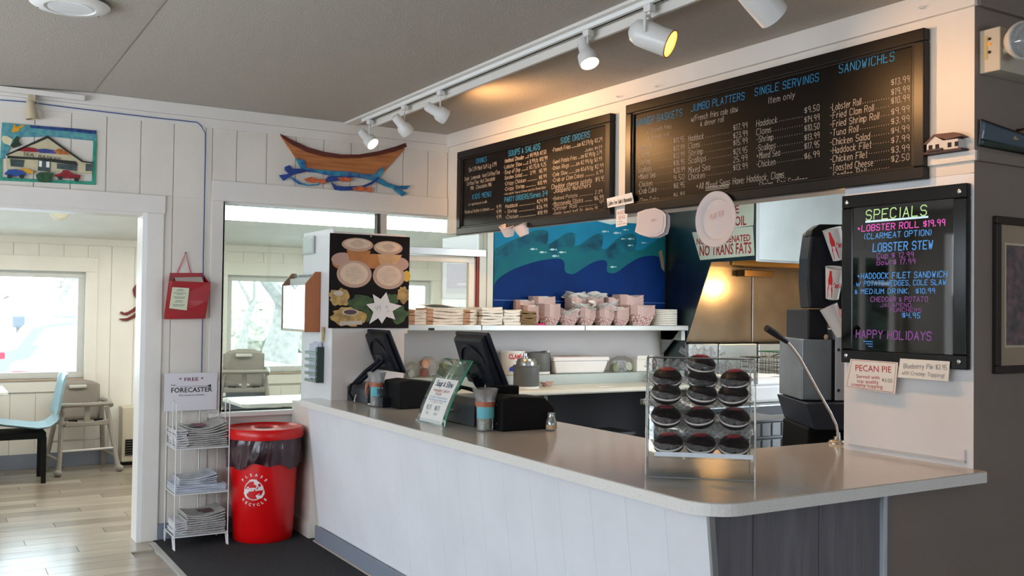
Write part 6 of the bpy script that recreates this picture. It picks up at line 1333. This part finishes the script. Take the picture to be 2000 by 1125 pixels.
cups_bag('clear tub of pale green cups right of the white box', 1192, 1231, 700, '#7d8a62', '#b4b9a2', 3, 6, True)
# clam bucket
x = XL(998); t = thing('clam_bucket', 'white plastic bucket lettered CLAMS in red with a blue drawing', 'bucket', (x, 6.11, LZ)); hb = at_y(6.11, 998, 685)[1]-LZ; rb = (XL(1018)-XL(978))/2
MB().lathe([(.001, .0), (rb*.86, .0), (rb*.9, .01), (rb, hb-.012), (rb*1.04, hb-.01), (rb*1.04, hb), (rb*.97, hb), (rb*.86, .01), (.001, .01)], n=36).build('bucket', WPLAST, t, smooth=True)
def wrap(mb, name, mt, r, a0=-PI/2-.25): 
    out = [((r-y_)*math.cos(a0+x_/r), (r-y_)*math.sin(a0+x_/r), z_) for x_, y_, z_ in mb.v]; m2 = MB(); m2.add(out, mb.f); return m2.build(name, mt, t)
mb = MB(); ftext(mb, 'CLAMS', -.0, hb*.68, .034, .0, wd=.105, align='C', bold=.03); wrap(mb, 'lettering', REDINK, rb*1.0)
mb = MB(); mb.add([(a, 0, b) for a, b in ((-.05, .03), (-.045, .055), (-.02, .068), (.005, .058), (.02, .06), (.05, .045), (.055, .03), (.0, .022))], [(0, 1, 2, 3, 4, 5, 6, 7)]); mb.add([(a+.02, -.0005, b+.065) for a, b in ell(0, 0, .018, .014, 14)], [tuple(range(14))]); wrap(mb, 'blue_drawing', mat('royal_blue_ink', '#263c9a', .6), rb*.985)
# pumps / canisters
def canister(label, px, pyb, pyt, wpx, Y, z0, pump):
    x = at_y(Y, px, 720)[0]; r = (at_y(Y, px+wpx/2, 720)[0]-at_y(Y, px-wpx/2, 720)[0])/2*.94; h = at_y(Y, px, pyt)[1]-z0
    t = thing('soup_crock', label, 'crock', (x, Y, z0), 0, 'grey crocks on the back counter')
    MB().lathe([(.001, 0), (r*.98, 0), (r, .004), (r, .016), (r*.96, .018)], n=36).build('white_base', WPLAST, t, smooth=True)
    MB().lathe([(r*.94, .016), (r*.99, .022), (r, h-.012), (r*1.02, h-.010), (r*1.02, h), (r*.94, h), (.001, h-.006)], n=36).build('crock_body', mat('crock_grey', '#5d6160', .5), t, smooth=True)
    if pump:
        MB().lathe([(r*.80, h), (r*.80, h+.02), (r*.66, h+.045), (r*.3, h+.05), (.001, h+.05)], n=28).build('steel_lid', STEEL, t, smooth=True)
        MB().lathe([(.022, 0), (.022, .04), (.016, .045), (.014, .065), (.001, .067)], (-.02, -.015, h+.02), 18).build('pump', CHROME, t, smooth=True)
    else:
        MB().tube([(.02, 0, h-.03), (-.055, -.03, h+.0), (-.075, -.035, h-.03)] if False else [(.07, .0, h+.012), (.0, -.03, h+.008), (-.06, -.05, h-.035)], .005, 8).build('ladle_handle', CHROME, t, smooth=True)
        MB().lathe([(r*.9, h), (r*.5, h+.008), (.001, h+.009)], n=28).build('lid', mat('crock_dark', '#3f4342', .4), t, smooth=True)
    return t
canister('grey crock with steel pump lid on the pale worktop', 1028, 764, 713, 46, 5.80, .901, True)
canister('taller grey crock with a ladle behind the pump crock', 1050, 733, 689, 44, 6.12, LZ, False)
t = thing('squeeze_bottle', 'clear squeeze bottle with dark band behind the crocks', 'bottle', (XL(1074), 6.16, LZ)); MB().lathe([(.001, 0), (.03, 0), (.03, .10), (.014, .14), (.01, .17), (.001, .17)], n=18).build('bottle', WPLAST, t, smooth=True); MB().lathe([(.031, .01), (.031, .07)], n=18).build('band', mat('brown_band', '#3a332f', .5), t, smooth=True)
# white box
x0, x1 = at_y(6.02, 1082, 720)[0], at_y(6.02, 1187, 720)[0]; zt = at_y(6.02, 1130, 697)[1]-LZ
t = thing('white_plastic_tub', 'large rectangular white plastic food box with lid on the ledge', 'food box', ((x0+x1)/2, 6.125, LZ), -.06); W_ = x1-x0
MB().frustum((0, 0, 0), W_*.86, .20, (0, 0, zt-.03), W_*.97, .24).build('box_body', WPLAST, t, bevel=.012)
MB().frustum((0, 0, zt-.032), W_, .25, (0, 0, zt-.0), W_*.99, .245).build('box_lid', mat('frosted_lid', '#c6c2bc', .4), t, bevel=.006)
MB().box(-W_*.25, W_*.1, -.06, .06, zt-.001, zt+.001).build('lid_note', mat('faded_red_note', '#b98a8a', .7), t)
x0, x1 = XL(1232), XL(1262); t = thing('paper_carton', 'small open white carton at the end of the ledge', 'carton', ((x0+x1)/2, 6.12, LZ)); W_ = x1-x0
MB().box(-W_/2, W_/2, -.07, .07, 0, .095).build('carton', mat('carton_white', '#d8d5cc', .7), t, bevel=.002); MB().box(-W_/2-.0, W_/2-.0, -.075, -.07, .095, .125).build('flap', MAT['carton_white'], t)
t = thing('tape_roll', 'dark orange and black tape roll standing by the white carton', 'tape', (XL(1269), 6.12, LZ+.055)); MB().lathe([(.028, -.02), (.052, -.02), (.052, .02), (.028, .02), (.028, -.02)], (0, 0, 0), 24, (1, .2, 0)).build('roll', mat('tape_dark', '#3a2018', .4), t, smooth=True); MB().lathe([(.022, -.022), (.028, -.022), (.028, .022), (.022, .022)], (0, 0, 0), 20, (1, .2, 0)).build('core', mat('tape_orange', '#b5622a', .5), t, smooth=True)
x, y = at_z(.901, 1068, 754); t = thing('single_paper_tray', 'single small checked paper tray lying on the pale worktop', 'paper tray', (x, y, .901), .3); o_ = tray(GING).build('tray', GING, t, solid=.0015); o_.scale = (.75, .75, .65)
x, y = at_z(.901, 1180, 756); t = thing('paper_slip', 'thin white paper slip lying on the pale worktop', 'paper', (x, y, .902), .1); MB().box(-.07, .07, -.04, .04, 0, .001).build('slip', PAPER, t)
# cups row right of the ledge (seen through the case)
for i, px in enumerate((1292, 1306, 1320)):
    t = thing('lid_stack', 'stack of white cup lids behind the display case, '+['left', 'middle', 'right'][i]+' one', 'cup lids', (at_y(5.9, px, 730)[0], 5.86, .901), 0, 'lid stacks behind the case')
    for k in range(3): MB().lathe([(.001, 0), (.042, 0), (.044, .008), (.03, .016), (.001, .016)], (0, 0, k*.022), 20).build('lid', WPLAST, t, smooth=True)

# ================================================================== COOKING LINE
HXX = 5.30; YH = 5.24
hd_ = thing('exhaust_hood', 'large stainless exhaust hood over the fryers', 'range hood', (HXX, YH, 1.853))
MB().box(0, .012, 0, YM-YH, 0, .85).build('side_panel', STEELD, hd_)
MB().box(.012, 2.05, 0, .012, 0, .85).build('front_panel', HOODW, hd_)
MB().box(0, .03, -.006, 0, -.012, .85).build('corner_strip', STEEL, hd_, bevel=.002); MB().box(.03, 2.05, -.008, .02, -.014, .004).build('bottom_lip', STEEL, hd_, bevel=.003)
MB().box(.012, 2.05, .25, .29, -.03, .06).build('grease_trough', mat('brass_trough', '#b07a35', .3, metal=.9), hd_, bevel=.004)
MB().prism([(.29, .0), (YM-YH, -.0), (YM-YH, .5), (.31, .05)], .02, 2.04, 'yz').build('filter_bank', mat('filter_steel', '#6f5a44', .4, metal=.8, var=.2, vs=9), hd_)
MB().box(0, .012, .0, YM-YH, .85, .86).build('cap', STEEL, hd_)
# side splash with slanted front edge
sa = at_y(YM, 1300, 505); e1 = at_x(HXX, 1388, 507); e2 = at_x(HXX, 1338, 668)
sp_ = thing('side_splash_panel', 'dark reflecting steel side splash with slanted edge beside the mural', 'splash panel', (HXX, YM, 0))
MB().prism([(0, 1.0), (0, 1.853), (e1[0]-YM, 1.853), (e2[0]-YM, e2[1]), (e2[0]-YM-.02, 1.0)], 0, .01, 'yz').build('splash_sheet', STEELD, sp_)
MB().box(-.012, .0, -.02, .0, .98, 2.3).build('black_edge', BLACKM, sp_)
bs_ = thing('back_splash', 'brushed stainless back splash glowing amber behind the fryers', 'splash panel', (HXX+.011, YM, 0))
for a, b in ((0, .98), (.984, 2.08)): MB().box(a, b, -.004, .0, .9, 1.9).build('splash_sheet', mat('splash_steel', '#a89a86', .24, metal=1, var=.25, vs=2.2, bump=.04, bs=12), bs_)
MB().tube([(.985, -.012, 1.1), (.985, -.012, 1.84)], .004, 6).build('conduit', STEEL, bs_, smooth=True); MB().box(.8, 1.15, -.10, -.005, 1.775, 1.83).build('sprinkler_box', mat('brass_trough2', '#8a6a40', .3, metal=.8), bs_, bevel=.003)
# fryers
for i, (px0, px1, dk) in enumerate(((1345, 1404, 0), (1405, 1480, 0), (1482, 1600, 1))):
    Yq = 6.03; x0, x1 = at_y(Yq, px0, 680)[0], at_y(Yq, px1, 680)[0]; zt = at_y(Yq, px0, 672)[1]
    t = thing('deep_fryer', ['left white-steel fryer under the hood', 'middle white-steel fryer behind the display case', 'right-hand fryer with wire baskets near the soda machine'][i], 'fryer', (x0, Yq, 0), 0, 'fryers under the hood')
    MB().box(0, x1-x0-.01, 0, .20, 0, zt).build('flue_riser', HOODW, t, bevel=.006)
    MB().box(0, x1-x0-.01, -.55, -.001, .0, .93).build('fryer_body', HOODW, t, bevel=.006)
    MB().box(.04, x1-x0-.05, -.48, -.06, .925, .934).build('oil_vat', BLACKM, t)
    MB().box(.02, (x1-x0)-.03, .02, .16, zt, zt+.012).build('lid_vent', BLACKM, t)
    dd = MB().box(.05, x1-x0-.06, -.556, -.551, .15, .75).build('door', STEEL, t, bevel=.004); MB().tube([(.08, -.58, .68), (x1-x0-.1, -.58, .68)], .008, 8).build('handle', CHROME, dd, smooth=True)
# fryer baskets: wire frames
def basket(label, px, py, Y, w_, d_, h_, gm):
    x, z = at_y(Y, px, py)[0], .936; t = thing('fryer_basket', label, 'fryer basket', (x, Y, z), 0, 'wire fryer baskets'); mb = MB()
    for k in range(5): zz_ = h_*k/4; mb.tube([(0, 0, zz_), (w_, 0, zz_), (w_, d_, zz_), (0, d_, zz_), (0, 0, zz_)], .002, 4)
    for k in range(9): xx = w_*k/8; mb.tube([(xx, 0, h_), (xx, 0, 0), (xx, d_, 0), (xx, d_, h_)], .0018, 4)
    mb.build('wire_mesh', mat('dark_wire', '#2f2b27', .4, metal=.6), t); MB().tube([(0, 0, h_), (w_, 0, h_), (w_, d_, h_), (0, d_, h_), (0, 0, h_)], .0045, 6).build('rim', gm, t, smooth=True)
    MB().tube([(w_*.3, 0, h_), (w_*.2, -.12, h_+.03), (w_*.15, -.22, h_+.05)], .006, 6).build('handle', gm, t, smooth=True)
GRN = mat('green_coated', '#1f6a4a', .4)
basket('green-rimmed wire fryer basket behind the microphone', 1524, 730, 5.62, .36, .25, .20, GRN); basket('chrome wire fryer basket left of the green-rimmed one', 1484, 742, 5.60, .26, .22, .16, CHROME)
# work table with bus tub
Yt = 4.15; x0 = at_y(Yt, 1470, 800)[0]; x1 = at_y(Yt, 1572, 800)[0]; zt = at_y(Yt, 1480, 792)[1]
t = thing('steel_prep_table', 'dark-edged steel prep table holding the white bus tub', 'table', (x0-.35, Yt, 0)); Wt = x1-x0+.35
MB().box(0, Wt, 0, .62, zt-.035, zt).build('table_top', STEEL, t, bevel=.004); MB().box(0, Wt, -.004, .0, zt-.06, zt-.006).build('dark_edge', BLACK, t)
for a, b in ((.03, .04), (Wt-.06, .04), (.03, .56), (Wt-.06, .56)): MB().box(a, a+.035, b, b+.035, 0, zt-.035).build('leg', STEEL, t)
MB().box(.02, Wt-.02, .02, .6, .30, .32).build('under_shelf', STEEL, t)
bx0 = at_y(Yt+.08, 1462, 770)[0]; bx1 = at_y(Yt+.08, 1568, 770)[0]; hz = at_y(Yt+.08, 1500, 738)[1]-zt
t = thing('bus_tub', 'white plastic bus tub with papers on top, right of the display case', 'tub', ((bx0+bx1)/2, Yt+.27, zt)); W_ = bx1-bx0
MB().frustum((0, 0, 0), W_*.88, .34, (0, 0, hz-.04), W_*.97, .38).build('tub_body', WPLAST, t, bevel=.02); MB().frustum((0, 0, hz-.045), W_*1.03, .41, (0, 0, hz), W_*1.02, .40).build('tub_lid', WPLAST, t, bevel=.012)
MB().prism([(-.14, -.15), (.1, -.12), (.13, .06), (-.1, .05)], hz, hz+.004, 'xy').prism([(-.05, -.12), (.16, -.16), (.17, .0), (-.02, .03)], hz+.004, hz+.008, 'xy').build('paper_sheets', PAPER, t); MB().box(W_*.3, W_*.31, -.206, -.2, hz-.09, hz-.065).build('clip', INK, t)
# lidded containers low down
for k in range(2):
    zq = [.52, .40][k]; x0, z0_ = at_y(3.75, 1478, [835, 868][k]); 
    t = thing('food_container_row', ['upper clear grey food container below the bus tub', 'lower clear grey food container near the counter edge'][k], 'food container', (x0-.22, 3.75, z0_-.06), 0, 'grey containers under the prep table')
    MB().box(0, .48, 0, .3, 0, .085).build('container', mat('container_grey', '#7d8284', .35), t, bevel=.008); MB().box(-.01, .49, -.01, .31, .085, .1).build('lid', mat('container_lid', '#55595b', .4), t, bevel=.004)
    for i in range(6): MB().box(.03+i*.075, .08+i*.075, -.006, .001, .01, .08).build('rib', MAT['container_grey'], t, bevel=.003)
st_ = thing('container_stand', 'low steel stand under the grey food containers', 'stand', (at_y(3.75, 1478, 868)[0]-.24, 3.74, 0)); zl = at_y(3.75, 1478, 868)[1]-.061
MB().box(0, .52, 0, .32, zl-.02, zl).build('stand_top', STEEL, st_); 
for a in (.02, .47):
    for b in (.02, .27): MB().box(a, a+.03, b, b+.03, 0, zl-.02).build('leg', STEEL, st_)
# ---------------------------------------------------------------- soda machine (turned to face the order window)
RS = -YAW; ZS = 4.75
def SW(px, py, zz=None): return hit_d(px, py, zz or ZS)
def hit_d(px, py, z): d = ray(px, py); k = z/d.dot(F); return Vector((0, 0, H))+d*k
def su(px): return (px-1566)*ZS/FPX
o0 = hit_d(1566, 700, ZS); zb = hit_d(1600, 782, ZS).z; zt = hit_d(1600, 663, ZS).z; z2 = hit_d(1600, 604, ZS).z
t = thing('soda_dispenser', 'stainless and black soda dispenser partly behind the specials board', 'soda dispenser', (o0.x, o0.y, 0), RS)
MB().box(0, su(1625), 0, .40, zb, zt).build('steel_side', mat('dispenser_steel', '#93a0aa', .38, metal=.7, var=.15, vs=4), t, bevel=.006)
MB().box(su(1632), su(1632)+.16, .0, .40, zb+.0, zt+.05).build('white_side', mat('dispenser_white', '#b4b8be', .4), t, bevel=.004)
MB().box(su(1625), su(1632), .01, .40, zb, zt).build('dark_gap', BLACK, t)
MB().box(su(1580), su(1620), .02, .40, zt, z2).build('black_top', BLACK, t, bevel=.008)
MB().prism([(-.012, zb-.005), (su(1632)+.16, zb-.005), (su(1632)+.16, zb-.13), (.03, zb-.13)], -.12, .40).build('drip_tray', mat('drip_slate', '#262e3a', .4), t, bevel=.004)
MB().prism([(-.0, .05), (su(1632)+.16, .05), (su(1632)+.16, zb-.13), (.02, zb-.13)], -.04, .40).build('dark_base', BLACKM, t, bevel=.01)
for a, b in ((su(1638), zb+.05), (su(1638), zt-.05)): MB().lathe([(.008, 0), (.006, .005), (.001, .006)], (a, .0, b), 12, (0, -1, 0)).build('screw', GREYP, t)
MB().ball((su(1613), -.0, zt+.012), .011, .011, .014).build('knob', mat('beige_knob', '#b59f86', .5), t, smooth=True)
MB().box(0, .3, .0, .3, 0, .05).build('plinth', BLACKM, t)
oc = hit_d(1577, 600, ZS+.0); zb_ = hit_d(1600, 602, ZS).z; zt_ = hit_d(1600, 440, ZS).z; hh = zt_-zb_
t = thing('cup_dispenser', 'rounded black cup dispenser above the soda machine', 'cup dispenser', (oc.x, oc.y, zb_), RS)
k = ZS/FPX; MB().prism([(4*k, 0), (95*k, 0), (95*k, hh), (22*k, hh), (8*k, hh*.93), (1*k, hh*.6), (0, hh*.3)], 0, .16, 'xz').build('housing', BLACK, t, bevel=.010)
MB().prism([(5*k, hh*.87), (95*k, hh*.87), (95*k, hh+.006), (22*k, hh+.006), (8*k, hh*.95)], -.008, .10, 'xz').build('cap', BLACKM, t, bevel=.006)
MB().box(60*k, 80*k, .02, .10, z2-zb_+.002, 0).build('post', BLACKM, t)
CUPW = mat('paper_cup_white', '#d9d6d4', .5)
def papercup(label, px, py, axis, roll=0):
    q_ = hit_d(px, py, ZS-.06); t = thing('paper_cup', label, 'cup', q_, RS, 'paper cups on the cup dispenser')
    ax = Vector(axis).normalized(); h = .155
    MB().lathe([(.001, 0), (.030, 0), (.031, .006), (.044, h-.004), (.046, h), (.042, h-.002), (.03, .01), (.001, .01)], -ax*h/2, 30, ax).build('cup', CUPW, t, smooth=True)
    q = Vector((0, 0, 1)).rotation_difference(ax)
    # red bottle silhouette with script lettering
    sil = [(-.012, .01), (.012, .01), (.013, .05), (.009, .075), (.012, .095), (.006, .13), (.005, .145), (-.005, .145), (-.006, .13), (-.012, .095), (-.009, .075), (-.013, .05)]
    def wrp(mb, name, mt, off, ang):
        out = []
        for x_, y_, z_ in mb.v:
            r = .030+.0145*z_/h+.0012-y_; a = ang+x_/r; out.append(tuple(q @ Vector((r*math.cos(a), r*math.sin(a), z_))-ax*h/2))
        m2 = MB(); m2.add(out, mb.f); m2.build(name, mt, t)
    mb = MB(); mb.add([(a, 0, b) for a, b in sil], [tuple(range(12))]); wrp(mb, 'red_bottle_print', mat('cup_red', '#c8141c', .5), 0, -PI/2-.75+roll)
    mb = MB(); stroke(mb, 'Coca-Cola', -.022, .062, .017, .044, y=.0006, lw=.12, slant=.25); wrp(mb, 'brand_lettering', mat('cup_letter_white', '#e8d8d8', .5), 0, -PI/2-.75+roll)
    mb = MB(); stroke(mb, 'Coca-Cola', -.03, .062, .024, .06, y=.0006, lw=.12, slant=.25); wrp(mb, 'brand_lettering', MAT['cup_red'], 0, -PI/2+.35+roll)
papercup('white paper cup with red bottle print, uppermost on the black dispenser, tilted', 1632, 477, (-.28, -.1, .95), .1)
papercup('white paper cup with red bottle print, middle of the three, base showing', 1628, 553, (.0, -.25, .95), 0)
papercup('white paper cup tilted away, lowest of the three', 1632, 627, (-.42, .1, .9), 1.6)
# ---------------------------------------------------------------- signs on the hood side
def hsign(name, label, P4, rows, bevel=0):
    ys = [at_x(HXX-.004, *p) for p in P4]; oy, oz = ys[0][0], ys[3][1]
    t = thing(name, label, 'sign', (HXX-.004, oy, oz), -PI/2); q = [(oy-a, b-oz) for a, b in ys]
    MB().prism(q, -.003, 0).build('sign_board', mat('sign_pale_green', '#aebfb4', .6), t)
    for s, xa, ya, xb, h, al in rows:
        a = at_x(HXX-.004, xa, ya); b = at_x(HXX-.004, xb, ya); a2 = at_x(HXX-.004, xa, ya-h); mb = MB()
        ftext(mb, s, oy-a[0], a[1]-oz, a2[1]-a[1], -.0035, wd=a[0]-b[0], bold=.02); mb.build('lettering', mat('sign_dark_red', '#8a1218', .7), t)
    return t
hsign('oil_sign', 'pale sign ending in OIL in dark red, half hidden by the round plate', [(1392, 402), (1473, 394), (1472, 440), (1392, 452)], [('E', 1436, 417, 1444, 16, 0), ('OIL', 1436, 441, 1458, 18, 0)])
hsign('trans_fat_sign', 'pale sign reading NO TRANS FATS in dark red on the hood side', [(1352, 454), (1471, 442), (1474, 499), (1368, 508)], [('NO HYDROGENATED', 1361, 478, 1466, 12, 0), ('NO TRANS FATS', 1367, 500, 1468, 20, 0)])
# small lamp under the hood that glows on the steel
t = thing('hood_lamp', 'bare glowing bulb hanging under the exhaust hood, mirrored in the steel', 'light', (6.6, 5.5, 1.86))
MB().lathe([(.03, 0), (.03, -.04), (.02, -.05), (.001, -.05)], n=16).build('lamp_holder', WPLAST, t, smooth=True)
MB().ball((0, 0, -.085), .035, .035, .042, 16, 10).build('bulb', mat('bulb_glow', '#ffc070', .5, emit=9), t, smooth=True)
